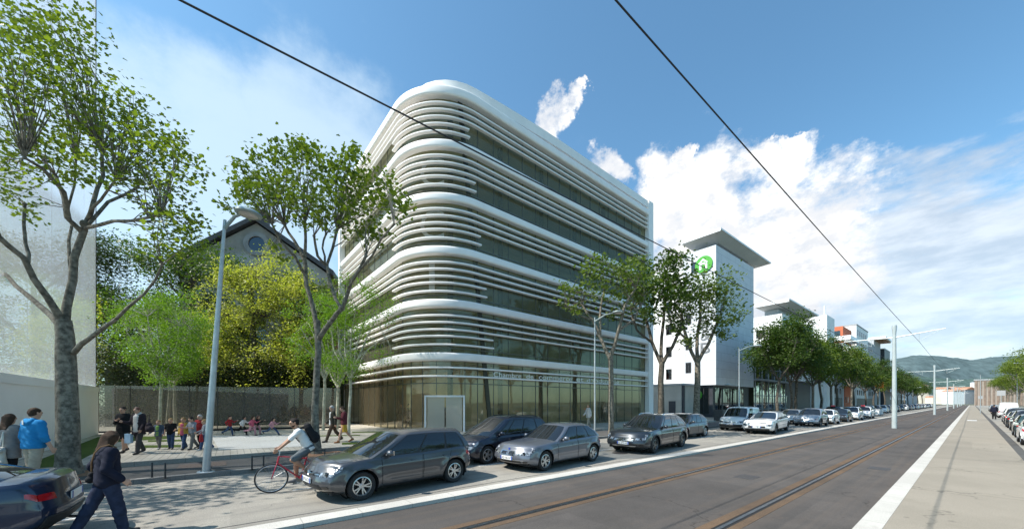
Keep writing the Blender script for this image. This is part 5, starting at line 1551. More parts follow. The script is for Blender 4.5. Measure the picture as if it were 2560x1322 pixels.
        if P.get('clad'):
            mb = MB(); n = 20
            for xw in c.xw:
                vs = []
                for rr2, o in ((Ra - .005, .0), (Ra - .005, .018), (Ra + .055, .018), (Ra + .058, .0)):
                    for a in np.linspace(-.22, PI + .22, n):
                        x, z = xw + math.cos(a) * rr2, c.R + math.sin(a) * rr2
                        zb, zs = float(c.zbot(x)), float(c.ztop(x)) - .075
                        q = (z - zb) / (zs - zb); xi = min(max(x, 0), L)
                        y = float(c.pt(xi, 1.0, min(max(q, 0), 1))[1])
                        vs.append((x, sd * (y + o), z))
                mb.add(vs, [(r_ * n + i, r_ * n + i + 1, (r_ + 1) * n + i + 1, (r_ + 1) * n + i) for r_ in range(3) for i in range(n - 1)])
            mb.build('arch_trim', m_plas, root, True)
        # mirror
        m = c.gpt(P['side'][0] + .03, float(sd), .10); mp = Vector(m) + Vector((.03, sd * .11, .05))
        mb = MB(); mb.ell(mp, (.075, .105, .075), 14, 10); mb.tube([tuple(m), tuple(mp - Vector((0, sd * .05, .04)))], .025, 6)
        mr = mb.build('mirror', P.get('mirmat') or paintm, root, True)
        MB().box(mp + Vector((.062, 0, .0)), (.03, .15, .10)).build('mirror_glass', m_chrome, mr)
    # front
    ff = lambda v, q: c.pt(np.zeros_like(v), v, q); rf_ = lambda v, q: c.pt(np.full_like(v, L), v, q)
    for kind, quad, mt, nm, rn, off in P['front']:
        patch(MB(), ff, quad, 15, 6, off, rnd=rn).build(nm, mt, root, True, sharp=40)
    for sd in (-1, 1):
        mb = MB(); hq = P['head']
        patch(mb, ff, [(sd * hq[0][0], hq[0][1]), (sd * hq[1][0], hq[1][1]), (sd * hq[2][0], hq[2][1]), (sd * hq[3][0], hq[3][1])], 10, 6, .012, rnd=.12)
        bf = lambda x, q, sd=sd: c.pt(x, np.full_like(x, sd), q)
        hs = P['headside']
        patch(mb, bf, [(0.0, hq[1][1]), (hs[0], hs[1]), (hs[0], hs[2]), (0.0, hq[2][1])], 7, 6, .012, rnd=.0)
        h = mb.build('headlight', m_head, root, True, sharp=40)
        cx_ = hq[0][0] * .45 + hq[1][0] * .55; cq = (hq[0][1] + hq[1][1] + hq[2][1] + hq[3][1]) / 4
        p = c.pt(0., sd * cx_, cq)
        MB().lathe([(0, -.022), (.045, -.020), (.06, -.012), (.062, .01)], 18, 'x', tuple(p)).build('lamp_lens', m_gloss, h, True)
    for sd in (-1, 1):
        mb = MB(); tq = P['taill']
        patch(mb, rf_, [(sd * tq[0], tq[2]), (sd * 1.0, tq[2] + .01), (sd * 1.0, tq[3]), (sd * tq[1], tq[3])], 8, 5, .012, rnd=.08)
        bf = lambda x, q, sd=sd: c.pt(x, np.full_like(x, sd), q)
        patch(mb, bf, [(L, tq[2] + .01), (L - tq[4], tq[2] + .06), (L - tq[4], tq[3] - .02), (L, tq[3])], 6, 5, .012)
        mb.build('tail_light', m_redl if brake else m_red, root, True, sharp=40)
    for kind, quad, mt, nm, rn, off in P.get('rear', []):
        patch(MB(), rf_, quad, 15, 6, off, rnd=rn).build(nm, mt, root, True, sharp=40)
    # number plates
    for end, q in ((0, P.get('plq', .44)), (1, P.get('prq', .55))):
        p = c.pt(0. if end == 0 else L, 0., q); x = p[0] + (-.02 if end == 0 else .02); z = p[2]
        pl = MB().box((x, 0, z), (.016, .52, .112)).build('number_plate', m_plate, root)
        xo = x + (-.009 if end == 0 else .009)
        MB().box((xo, -.235, z), (.004, .045, .108)).box((xo, .235, z), (.004, .045, .108)).build('blue_band', m_plateb, pl)
        if plate and detail:
            M = Matrix.Translation((xo + (-.003 if end == 0 else .003), (.195 if end == 0 else -.195), z - .038)) @ Matrix(((0, 0, -1, 0), (-1, 0, 0, 0), (0, 1, 0, 0), (0, 0, 0, 1))) if end == 0 else \
                Matrix.Translation((xo + .003, -.195, z - .038)) @ Matrix(((0, 0, 1, 0), (1, 0, 0, 0), (0, 1, 0, 0), (0, 0, 0, 1)))
            text_flat(plate, .39, .076, m_ink, 'plate_lettering', pl, M)
    for xw in c.xw:
        for sd in (-1, 1):
            make_wheel(root, xw, sd * (c.hw - .115), c.R, sd, P.get('rim', m_alloy), *P.get('spokes', (5, True)))
    if P.get('rails'):
        for sd in (-1, 1):
            pts = []
            for t in np.linspace(.06, .92, 9):
                p = c.gpt(t, sd * .93, 1.0); pts.append((p[0], p[1], p[2] + (.045 if .08 < t < .9 else .0)))
            MB().tube(pts, .018, 8).build('roof_rail', P.get('railmat', m_chrome), root, True)
    if P.get('cabin_extra'): P['cabin_extra'](c, root)
    if front_mark: front_mark(c, root)
    return root
HATCH = dict(W=1.80, H=1.46, L=3.70, R=.315, xw=(.205, .815), g=(.21, .445, .925, .99), top=[(0, .80), (.02, .86), (.06, .90), (.2, .95), (.30, .98), (.55, .99), (.85, 1.02), (.95, 1.02), (1, .96)],
             side=[.075, .40, .70, .93], doors=[(.315, .575), (.58, .80)], roof=[-.04, -.008, 0, -.004, -.02, -.045],
             front=[('p', [(-.57, .68), (.57, .68), (.60, .84), (-.60, .84)], m_gloss, 'grille', .0, .006), ('p', [(-.58, .75), (.58, .75), (.58, .768), (-.58, .768)], m_chrome, 'grille_bar', 0, .012),
                    ('p', [(-.74, .10), (.74, .10), (.66, .36), (-.66, .36)], m_plas, 'bumper_intake', .1, .006)]
                   + [('p', [(-.64, q), (.64, q), (.64, q + .02), (-.64, q + .02)], m_gloss, 'intake_bar', 0, .012) for q in (.16, .23, .30)]
                   + [('p', [(s * .74, .14), (s * .95, .16), (s * .93, .30), (s * .72, .28)], m_gloss, 'fog_lamp', .3, .008) for s in (-1, 1)],
             head=[(.62, .68), (1.0, .70), (1.0, .90), (.62, .84)], headside=(.30, .80, .93), taill=(.55, .60, .66, .86, .22), plq=.47, prq=.42,
             rear=[('p', [(-.9, .02), (.9, .02), (.86, .14), (-.86, .14)], m_plas, 'rear_diffuser', 0, .006)])
def var(P, **k): q = dict(P); q.update(k); return q
MPV = var(HATCH, L=3.95, W=1.80, H=1.63, R=.32, xw=(.20, .80), g=(.185, .43, .90, .985), top=[(0, .74), (.04, .83), (.10, .90), (.18, .97), (.26, 1.02), (.6, 1.04), (.9, 1.06), (1, 1.0)], side=[.08, .20, .46, .74, .95], doors=[(.30, .56), (.565, .80)],
          rails=True, railmat=m_plas, spokes=(5, False), head=[(.58, .66), (1.0, .68), (1.0, .93), (.62, .84)], headside=(.42, .84, .99), hmat=m_plas)
SUV = var(HATCH, L=3.95, W=1.88, H=1.62, zb=.24, R=.35, xw=(.205, .80), g=(.265, .455, .86, .975), top=[(0, .80), (.03, .92), (.09, .99), (.2, 1.035), (.30, 1.07), (.6, 1.08), (.9, 1.10), (1, 1.03)], side=[.08, .40, .68, .93], doors=[(.325, .565), (.57, .79)],
          rails=True, clad=True, spokes=(5, True), rim=m_alloyd, sill=.10, head=[(.60, .68), (1.0, .70), (1.0, .90), (.60, .86)], headside=(.30, .84, .95), plq=.40,
          front=[('p', [(-.54, .52), (.54, .52), (.58, .88), (-.58, .88)], m_gloss, 'grille', .25, .008), ('p', [(-.70, .06), (.70, .06), (.70, .32), (-.70, .32)], m_plas, 'bumper_intake', .1, .006),
                 ('p', [(-.60, .10), (.60, .10), (.66, .16), (-.66, .16)], m_chrome, 'skid_plate', .1, .016)]
                + [('p', [(-.50, q), (.50, q), (.50, q + .035), (-.50, q + .035)], m_chrome, 'grille_bar', .0, .014) for q in (.62, .74)]
                + [('p', [(s * .74, .12), (s * .95, .14), (s * .93, .34), (s * .74, .30)], m_gloss, 'bumper_vent', .3, .008) for s in (-1, 1)])
COUPE5 = var(HATCH, L=3.52, W=1.75, H=1.42, xw=(.205, .825), g=(.30, .50, .85, .975), top=[(0, .76), (.03, .83), (.08, .87), (.25, .92), (.34, .95), (.6, .98), (.85, 1.01), (.95, 1.0), (1, .93)], side=[.075, .40, .70, .93], doors=[(.345, .60), (.605, .80)], spokes=(5, True),
             front=[('p', [(-.70, .08), (.70, .08), (.66, .24), (-.66, .24)], m_plas, 'bumper_intake', .1, .006), ('p', [(-.80, .26), (.80, .26), (.80, .285), (-.80, .285)], m_chrome, 'bumper_strip', 0, .010)]
                   + [('p', [(s * .05, .60), (s * .34, .60), (s * .36, .84), (s * .07, .84)], m_gloss, 'kidney_grille', .5, .010) for s in (-1, 1)]
                   + [('p', [(s * .76, .10), (s * .94, .12), (s * .92, .24), (s * .74, .22)], m_gloss, 'fog_lamp', .6, .008) for s in (-1, 1)],
             head=[(.50, .62), (1.0, .66), (1.0, .86), (.52, .80)], headside=(.26, .76, .92), plq=.40)
ESTATE = var(HATCH, L=4.1, H=1.47, g=(.27, .46, .90, .985), side=[.075, .36, .62, .94], spokes=(5, False))
VAN = var(HATCH, L=4.0, W=1.83, H=1.82, R=.32, xw=(.19, .82), g=(.20, .36, .97, .995), top=[(0, .88), (.04, .98), (.10, 1.04), (.20, 1.08), (.3, 1.10), (.9, 1.10), (1, 1.06)], side=[.07, .34], doors=[(.27, .50)], roof=[-.06, -.01, 0, 0, -.01, -.03], rw=.80,
          spokes=(6, False), rim=m_plas, sill=.14, front=[('p', [(-.9, .04), (.98, .04), (.98, .44), (-.98, .44)], m_plas, 'bumper', .05, .010), ('p', [(-.50, .64), (.50, .64), (.50, .72), (-.50, .72)], m_gloss, 'grille', .1, .008)], head=[(.56, .62), (1.0, .62), (1.0, .92), (.62, .84)], headside=(.30, .80, .98), hmat=m_plas, mirmat=m_plas)
CROSS = var(HATCH, L=3.6, W=1.75, H=1.50, zb=.24, R=.33, xw=(.20, .82), g=(.24, .44, .87, .98), top=[(0, .90), (.03, .96), (.08, .99), (.2, 1.02), (.3, 1.04), (.6, 1.04), (.9, 1.06), (1, 1.0)], clad=True, sill=.13, rim=m_alloyd, mirmat=m_plas,
            front=[('p', [(-.92, .02), (.92, .02), (.90, .20), (-.90, .20)], m_plas, 'lower_bumper', .05, .010), ('p', [(-.62, .28), (.62, .28), (.60, .52), (-.60, .52)], m_plas, 'grille', .15, .010), ('p', [(-.70, .82), (.70, .82), (.70, .875), (-.70, .875)], m_plas, 'badge_strip', 0, .010)],
            head=[(.68, .52), (1.0, .54), (1.0, .72), (.68, .68)], headside=(.14, .58, .70), plq=.38)
SALOON = var(HATCH, L=4.5, W=1.80, H=1.44, R=.325, xw=(.19, .775), g=(.27, .45, .70, .90), top=[(0, .66), (.04, .76), (.1, .82), (.27, .93), (.6, .99), (.86, 1.06), (.97, 1.07), (1, 1.0)], side=[.075, .38, .70, .92], doors=[(.30, .51), (.515, .70)], roof=[-.04, -.008, 0, -.01, -.05, -.08],
             taill=(.70, .74, .66, .82, .17), prq=.62, rear=[('p', [(-.95, .04), (.95, .04), (.93, .30), (-.93, .30)], m_plas, 'rear_bumper_trim', .05, .02)], rwb=.10, spokes=(5, True))
# --- marks
def mark_roundel(c, root):
    p = c.pt(0., 0., .775); x = p[0] - .022; mb = MB()
    mb.lathe([(.052, 0), (.058, -.008), (.066, -.008), (.066, .01)], 28, 'x', (x, 0, p[2]))
    for s in (-1, 1):
        for a, b in (((.0, .005), (.022, .048)), ((.0, .005), (.012, -.004)), ((.012, -.03), (.042, .035)), ((.012, -.03), (.0, -.006))):
            mb.tube([(x - .004, s * a[0], p[2] + a[1]), (x - .004, s * b[0], p[2] + b[1])], .006, 6)
    o = mb.build('emblem', m_chrome, root, True)
    MB().lathe([(0, .004), (.055, .004), (.055, .012)], 24, 'x', (x, 0, p[2])).build('emblem_disc', m_gloss, o)
def mark_disc(c, root):
    p = c.pt(0., 0., .93); x = p[0] - .01
    MB().lathe([(0, -.012), (.028, -.012), (.04, -.006), (.04, .01)], 20, 'x', (x, 0, p[2])).build('emblem', m_plateb, root, True)
    mb = MB()
    for s in (-1, 1):
        for v0, v1, q0, q1 in ((.035, .055, .59, .85), (.35, .375, .59, .85)):
            patch(mb, lambda v, q: c.pt(np.zeros_like(v), v, q), [(s * v0, q0), (s * v1, q0), (s * v1, q1), (s * v0, q1)], 3, 5, .016)
        patch(mb, lambda v, q: c.pt(np.zeros_like(v), v, q), [(s * .04, .835), (s * .37, .835), (s * .37, .86), (s * .04, .86)], 5, 3, .016)
        patch(mb, lambda v, q: c.pt(np.zeros_like(v), v, q), [(s * .04, .585), (s * .37, .585), (s * .37, .605), (s * .04, .605)], 5, 3, .016)
    mb.build('kidney_surround', m_chrome, root, True)
def mark_star(c, root):
    p = c.pt(0., 0., .70); x = p[0] - .03; mb = MB()
    mb.lathe([(.078, 0), (.084, -.012), (.094, -.012), (.096, .01)], 30, 'x', (x, 0, p[2]))
    for k in range(3):
        a = PI / 2 + k * 2 * PI / 3
        mb.tube([(x - .006, 0, p[2]), (x - .006, .082 * math.cos(a), p[2] + .082 * math.sin(a))], [.013, .004], 6)
    mb.build('emblem', m_chrome, root, True)
def mark_diamond(c, root):
    p = c.pt(0., 0., .72); x = p[0] - .02
    q = [(0, .085), (.06, 0), (0, -.085), (-.06, 0)]; mb = MB()
    for a, b in zip(q, q[1:] + q[:1]): mb.tube([(x, a[0], p[2] + a[1]), (x, b[0], p[2] + b[1])], .012, 6)
    mb.build('emblem', m_chrome, root, True)
    for s in (-1, 1):
        patch(MB(), lambda v, q: c.pt(np.zeros_like(v), v, q), [(s * .12, .70), (s * .58, .74), (s * .58, .78), (s * .12, .76)], 6, 3, .014).build('chrome_wing', m_chrome, root, True)
def mark_chevron(c, root):
    p = c.pt(0., 0., .86); x = p[0] - .015; mb = MB()
    for dz in (0, -.04): mb.tube([(x, -.07, p[2] + dz - .03), (x, 0, p[2] + dz + .02), (x, .07, p[2] + dz - .03)], .010, 6)
    mb.build('emblem', m_chrome, root, True)
def place(r, xc, yfront, heading=1, dz=0.0, yaw=0.0):
    """heading +1: nose towards -Y (left row); -1: nose towards +Y (right row)"""
    r.location = (xc, yfront, dz); r.rotation_euler = (0, 0, heading * PI / 2 + yaw)
    return r
NEAR = -8.2
def place_fit(label, P, paintm, plate, mark, pf, pr, X, yaw, **kw):
    """car whose near wheels stand in columns pf and pr of the photograph, turned by yaw degrees in its lane"""
    a = onX(pf, X); ph = math.radians(yaw); d = Vector((-math.sin(ph), math.cos(ph), 0)); w = 1.0
    while (lambda p: 1280 + F * (CT * p.x + ST * p.y) / depth(p))(a + d * w) < pr: w += .005
    q = var(P, L=w / (P['xw'][1] - P['xw'][0]))
    r = make_car(label, q, paintm, plate, mark, **kw)
    o = a - d * (q['xw'][0] * q['L']) + Vector((-math.cos(ph), -math.sin(ph), 0)) * (q['W'] / 2)
    r.location = (o.x, o.y, 0); r.rotation_euler = (0, 0, PI / 2 + ph)
    return r
def near_front(px, P, X=NEAR):
    """front of a left-row car from the column of its near front wheel"""
    return onX(px, X).y - P['xw'][0] * P['L']
place_fit('graphite hatchback with multi spoke alloy wheels beside the cyclist', HATCH, PAINT['graphite'], 'DM 676 CR', mark_roundel, 907, 1138, NEAR, 8)
place_fit('dark navy people carrier in the far lane behind the graphite hatchback', MPV, PAINT['navy'], None, None, 1221, 1352, -10.38, 5)
place_fit('silver blue hatchback with twin oval grille in the middle of the queue', COUPE5, PAINT['silverblue'], 'AD-106-GV', mark_disc, 1366, 1485, NEAR, 6)
place_fit('dark grey sports utility car with round star emblem and roof rails', SUV, PAINT['anthracite'], 'EL-073-VB', mark_star, 1640, 1708, NEAR, 7)
place(make_car('dark grey estate car half hidden behind the sports utility car', ESTATE, PAINT['darkgrey'], None, None), -10.3 - .9, onX(1762, -10.3).y - 3.2)
place(make_car('small white delivery van with black bumper beside the white city crossover', VAN, PAINT['white'], 'CX-482-MR', mark_diamond, name='van', cat='van'), -10.4 - .9, onX(1868, -10.4).y - .8)
place_fit('white city crossover with black lower trim beside the delivery van', CROSS, PAINT['white'], None, mark_chevron, 1941, 1970, NEAR, 6)
kad = make_car('blue grey crossover with chrome diamond emblem behind the white city crossover', var(SUV, front=[('p', [(-.60, .62), (.60, .62), (.60, .80), (-.60, .80)], m_gloss, 'grille', .2, .008), ('p', [(-.72, .08), (.72, .08), (.66, .34), (-.66, .34)], m_plas, 'bumper_intake', .1, .006), ('p', [(-.66, .12), (.66, .12), (.60, .17), (-.60, .17)], m_chrome, 'skid_plate', .1, .014)], rails=False), PAINT['bluegrey'], None, mark_diamond)
place(kad, NEAR - .94, near_front(2053, SUV))
# foreground saloon, only its tail in the picture, with tow hook
def towhook(c, root):
    L = c.L
    MB().tube([(L - .12, 0, .30), (L + .05, 0, .27), (L + .12, 0, .31), (L + .13, 0, .38)], .02, 8).ell((L + .13, 0, .41), (.028, .028, .028)).build('tow_hook', m_plas, root, True)
sal = make_car('deep blue saloon at the left edge, only its tail and tow hook in view', var(SALOON, cabin_extra=towhook), PAINT['blue'])
place(sal, NEAR - .90, -1.98 - SALOON['L'])
# generic cars for the rest of the queue: prototypes copied and repainted
def repaint(root, old, new):
    def go(o):
        if o.type == 'MESH':
            for s in o.material_slots:
                if s.material is old: s.link = 'OBJECT'; s.material = new
        for ch in CHILDREN.get(o.name, []): go(ch)
    go(root)
proto_h = make_car('', var(HATCH, spokes=(5, False)), PAINT['white'], detail=0)
proto_s = make_car('', var(SUV, rails=False, clad=False, rim=m_alloy, spokes=(5, False)), PAINT['white'], detail=0)
proto_m = make_car('', var(MPV, rails=False), PAINT['white'], detail=0)
used_p = set()
def queue(p, colr, label, group=None):
    o = p
    if p.name in used_p: o = copy_tree(p)
    used_p.add(p.name)
    if colr != 'white': repaint(o, PAINT['white'], PAINT[colr])
    o['label'] = label
    if group: o['group'] = group
    elif 'group' in o: del o['group']
    return o
# the first use must stay white so copies can be repainted from it
q = [(proto_h, 'white', NEAR, 2087, 'white hatchback straight behind the blue grey crossover'), (proto_s, 'white', NEAR, 2178, 'white crossover with red taxi light, last before the wheelie bins'), (proto_m, 'white', NEAR, 2150, 'white people carrier behind the black hatchback in the near queue'),
     (proto_h, 'black', NEAR, 2121, 'black hatchback between the white hatchback and the white people carrier'), (proto_h, 'silver', -10.35, 2000, 'small silver hatchback in the far lane beyond the white city crossover'), (proto_s, 'black', -10.35, 2102, 'black car with red taxi light in the far lane')]
taxi = []
for p, cl_, X, px, lab in q:
    c = queue(p, cl_, lab, 'cars queuing in the left carriageway'); place(c, X - .92, onX(px, X).y - .8)
    if 'taxi' in lab: taxi.append(c)
cols = ['black', 'silver', 'navy', 'white', 'anthracite', 'silver', 'navy', 'darkgrey', 'white', 'black', 'silver', 'blue', 'white', 'darkgrey', 'silver', 'black', 'white', 'navy', 'silver', 'anthracite', 'white', 'black']
rc = random.Random(12); y = 78.0
names = {'black': 'black', 'silver': 'silver', 'navy': 'navy', 'white': 'white', 'anthracite': 'charcoal', 'darkgrey': 'grey', 'blue': 'blue'}
for i, cl_ in enumerate(cols):
    p = [proto_h, proto_s, proto_m][rc.randrange(3)]
    ordn = ordw[i] if i < 20 else ('second last' if i == len(cols) - 2 else 'last')
    c = queue(p, cl_, '%s parked car, %s of the far left row beyond the wheelie bins' % (names[cl_], ordn), 'cars parked far down the left side')
    place(c, -11.1 + rc.uniform(-.15, .15), y); y += rc.uniform(6.0, 8.4)
lab = ['white hatchback seen from behind, nearest in the right queue', 'dark green car directly ahead of the nearest white hatchback', 'dark grey hatchback with red tail lamps, third in the right queue', 'charcoal car fourth in the right queue', 'black car with lit brake lamps in the right queue', 'white crossover just before the standing person in the right queue']
spec = [(proto_h, 'white', 31.0, 2.40), (proto_h, 'teal', 37.5, 2.5), (proto_s, 'darkgrey', 44.5, 2.7), (proto_h, 'anthracite', 51, 2.7), (proto_m, 'black', 57.5, 2.8), (proto_s, 'white', 64.5, 2.95)]
for (p, cl_, yr, xc), l in zip(spec, lab):
    c = queue(p, cl_, l, 'cars queuing on the right side'); place(c, xc, yr + 3.7, -1)
    if 'lit brake' in l:
        for ch in CHILDREN[c.name]:
            if ch.name.startswith('tail_light'):
                ch.material_slots[0].link = 'OBJECT'; ch.material_slots[0].material = m_redl
v2 = make_car('white panel van seen from behind beyond the standing person', var(VAN, L=4.6, H=2.15, rearwin=False, zb=.25), PAINT['white'], detail=0, name='van', cat='van'); place(v2, 3.1, 88, -1)
for i, (cl_, yy) in enumerate((('purple', 98), ('silver', 106), ('black', 114), ('white', 123), ('navy', 133), ('silver', 144), ('white', 156))):
    l = ['plum dark car ahead of the white panel van', 'silver car second beyond the white panel van', 'black car third beyond the white panel van', 'white car fourth beyond the white panel van', 'navy car fifth beyond the white panel van', 'silver car sixth beyond the white panel van', 'white car farthest in the right queue'][i]
    c = queue([proto_h, proto_m, proto_s][i % 3], cl_, l, 'cars queuing on the right side'); place(c, 2.9 + .1 * i, yy, -1)
for i, (cl_, yy) in enumerate((('purple', 78), ('white', 92), ('darkgrey', 104))):
    l = ['plum car in the outer right lane beside the trees', 'white car in the outer right lane beside the trees', 'grey car in the outer right lane beside the trees'][i]
    c = queue([proto_h, proto_s, proto_m][i % 3], cl_, l, 'cars queuing on the right side'); place(c, 6.3, yy, -1)
for c in taxi:
    o = MB().extr([(1.7, -.22, 1.60), (1.7, .22, 1.60), (1.7, .17, 1.78), (1.7, -.17, 1.78)], (.14, 0, 0)).build('taxi_light', m_taxi, c)
# ------------------------------------------------------------------ people
def sdf_mesh(prims, vox, k=.02, clips=(), noise=0.0, seed=0):
    """smooth union of tapered capsules ('c', a, b, ra, rb[, k]) and ellipsoids ('e', c, r[, k]) minus clip half spaces (point, normal), as a surface net"""
    lo = np.full(3, 1e9); hi = -lo
    for p in prims:
        if p[0] == 'c':
            for q, r in ((p[1], p[3]), (p[2], p[4])): lo = np.minimum(lo, np.array(q) - r); hi = np.maximum(hi, np.array(q) + r)
        else: lo = np.minimum(lo, np.array(p[1]) - np.array(p[2])); hi = np.maximum(hi, np.array(p[1]) + np.array(p[2]))
    lo -= vox * 2.5; hi += vox * 2.5
    n = np.ceil((hi - lo) / vox).astype(int) + 1
    ax = [lo[i] + vox * np.arange(n[i]) for i in range(3)]
    Fd = np.full(n, 1.0)
    for p in prims:
        if p[0] == 'c':
            a, b, ra, rb = np.array(p[1], float), np.array(p[2], float), p[3], p[4]; kk = p[5] if len(p) > 5 else k
            m0 = np.minimum(a - ra, b - rb) - kk - 2 * vox; m1 = np.maximum(a + ra, b + rb) + kk + 2 * vox
        else:
            c, r = np.array(p[1], float), np.array(p[2], float); kk = p[3] if len(p) > 3 else k
            m0, m1 = c - r - kk - 2 * vox, c + r + kk + 2 * vox
        i0 = np.maximum(0, np.floor((m0 - lo) / vox).astype(int)); i1 = np.minimum(n, np.ceil((m1 - lo) / vox).astype(int) + 1)
        sl = tuple(slice(i0[i], i1[i]) for i in range(3))
        X, Y, Z = np.meshgrid(*[ax[i][sl[i]] for i in range(3)], indexing='ij')
        if p[0] == 'c':
            d = b - a; L2 = max(d @ d, 1e-9)
            h = np.clip(((X - a[0]) * d[0] + (Y - a[1]) * d[1] + (Z - a[2]) * d[2]) / L2, 0, 1)
            D = np.sqrt((X - a[0] - h * d[0]) ** 2 + (Y - a[1] - h * d[1]) ** 2 + (Z - a[2] - h * d[2]) ** 2) - (ra + (rb - ra) * h)
        else:
            k0 = np.sqrt(((X - c[0]) / r[0]) ** 2 + ((Y - c[1]) / r[1]) ** 2 + ((Z - c[2]) / r[2]) ** 2)
            k1 = np.sqrt(((X - c[0]) / r[0] ** 2) ** 2 + ((Y - c[1]) / r[1] ** 2) ** 2 + ((Z - c[2]) / r[2] ** 2) ** 2)
            D = k0 * (k0 - 1) / np.maximum(k1, 1e-6)
        old = Fd[sl]; h = np.clip(.5 + .5 * (D - old) / kk, 0, 1)
        Fd[sl] = D * (1 - h) + old * h - kk * h * (1 - h)
    X, Y, Z = np.meshgrid(*ax, indexing='ij')
    if noise:
        Fd = Fd + noise * (np.sin(X * 31 + Z * 17 + seed) * np.sin(Z * 43 + Y * 21) + .6 * np.sin(Z * 71 + X * 27 + Y * 33 + seed * 2))
    for p, nn in clips:
        Fd = np.maximum(Fd, (X - p[0]) * nn[0] + (Y - p[1]) * nn[1] + (Z - p[2]) * nn[2])
    ins = Fd < 0
    c8 = [ins[dx:n[0] - 1 + dx, dy:n[1] - 1 + dy, dz:n[2] - 1 + dz] for dx in (0, 1) for dy in (0, 1) for dz in (0, 1)]
    sm = sum(q.astype(int) for q in c8); act = (sm > 0) & (sm < 8)
    idx = -np.ones(act.shape, int); cells = np.argwhere(act); idx[act] = np.arange(len(cells))
    acc = np.zeros((len(cells), 3)); cnt = np.zeros(len(cells))
    off = [(dx, dy, dz) for dx in (0, 1) for dy in (0, 1) for dz in (0, 1)]
    for a in range(8):
        for b in range(a + 1, 8):
            da, db = np.array(off[a]), np.array(off[b])
            if np.abs(da - db).sum() != 1: continue
            fa = Fd[tuple((cells + da).T)]; fb = Fd[tuple((cells + db).T)]
            cr = (fa < 0) != (fb < 0); t = np.where(cr, fa / np.where(cr, fa - fb, 1), 0)
            acc += np.where(cr[:, None], da + (db - da) * t[:, None], 0); cnt += cr
    V = lo + (cells + acc / cnt[:, None]) * vox
    fs = []
    for d in range(3):
        e = [0, 0, 0]; e[d] = 1; u, w = [(1, 2), (2, 0), (0, 1)][d]
        s0 = [slice(0, n[i] - 1) if i == d else slice(1, n[i] - 1) for i in range(3)]; s1 = [slice(1, n[i]) if i == d else slice(1, n[i] - 1) for i in range(3)]
        A, B = ins[tuple(s0)], ins[tuple(s1)]
        for flip, M in ((False, A & ~B), (True, ~A & B)):
            q = np.argwhere(M)
            if not len(q): continue
            q = q + np.array([0 if i == d else 1 for i in range(3)])
            def cell(du, dw):
                r = q.copy(); r[:, u] -= du; r[:, w] -= dw; return idx[tuple(r.T)]
            f = np.stack([cell(1, 1), cell(0, 1), cell(0, 0), cell(1, 0)], 1)
            fs.append(f[:, ::-1] if flip else f)
    Fc = np.concatenate(fs)
    return V, Fc
def sdf_obj(name, prims, vox, m, parent, **kw):
    V, Fc = sdf_mesh(prims, vox, **kw)
    me = bpy.data.meshes.new(name); me.from_pydata(V.tolist(), [], Fc.tolist()); me.materials.append(m)
    me.polygons.foreach_set('use_smooth', [True] * len(me.polygons))
    return link(name, me, parent)
def cloth(name, col, var=.12, rough=.9): return mat('cloth_' + name, col, rough=rough, var=var, scale=7, bump=.15, bscale=60, spec=.2)
def skinm(name, col): return mat('skin_' + name, col, rough=.55, var=.06, scale=12)
SK = skinm('fair', (.52, .30, .21)); SK2 = skinm('tan', (.36, .19, .12))
HB = mat('hair_brown', (.055, .030, .018), rough=.75, var=.5, scale=40, stretch=(6, 6, .6), bump=.6, spec=.25); HBL = mat('hair_blond', (.30, .19, .08), rough=.75, var=.4, scale=40, stretch=(6, 6, .6), bump=.6, spec=.25)
HD = mat('hair_dark', (.018, .013, .011), rough=.75, var=.3, scale=40, bump=.5, spec=.25); HG = mat('hair_grey', (.36, .34, .32), rough=.6, var=.2, scale=40); HR = mat('hair_red', (.10, .035, .02), rough=.5, var=.3, scale=40)
m_shoe = mat('dark_shoe', (.03, .026, .024), rough=.5); m_shoew = mat('pale_shoe', (.50, .49, .47), rough=.6); m_eye = mat('eye_dark', (.02, .015, .012), rough=.15); m_lip = mat('lip', (.30, .10, .08), rough=.5)
def rotx(v, a, o=(0, 0, 0)):
    y, z = v[1] - o[1], v[2] - o[2]
    return np.array((v[0], o[1] + y * math.cos(a) + z * math.sin(a), o[2] - y * math.sin(a) + z * math.cos(a)))
def ik(a, t, l1, l2, hint):
    a, t, hint = np.array(a, float), np.array(t, float), np.array(hint, float)
    d = t - a; D = min(np.linalg.norm(d), (l1 + l2) * .999); u = d / np.linalg.norm(d); t = a + u * D
    x = (l1 * l1 - l2 * l2 + D * D) / (2 * D); h = math.sqrt(max(0, l1 * l1 - x * x))
    w = hint - u * (hint @ u); w /= np.linalg.norm(w)
    return a + u * x + w * h, t
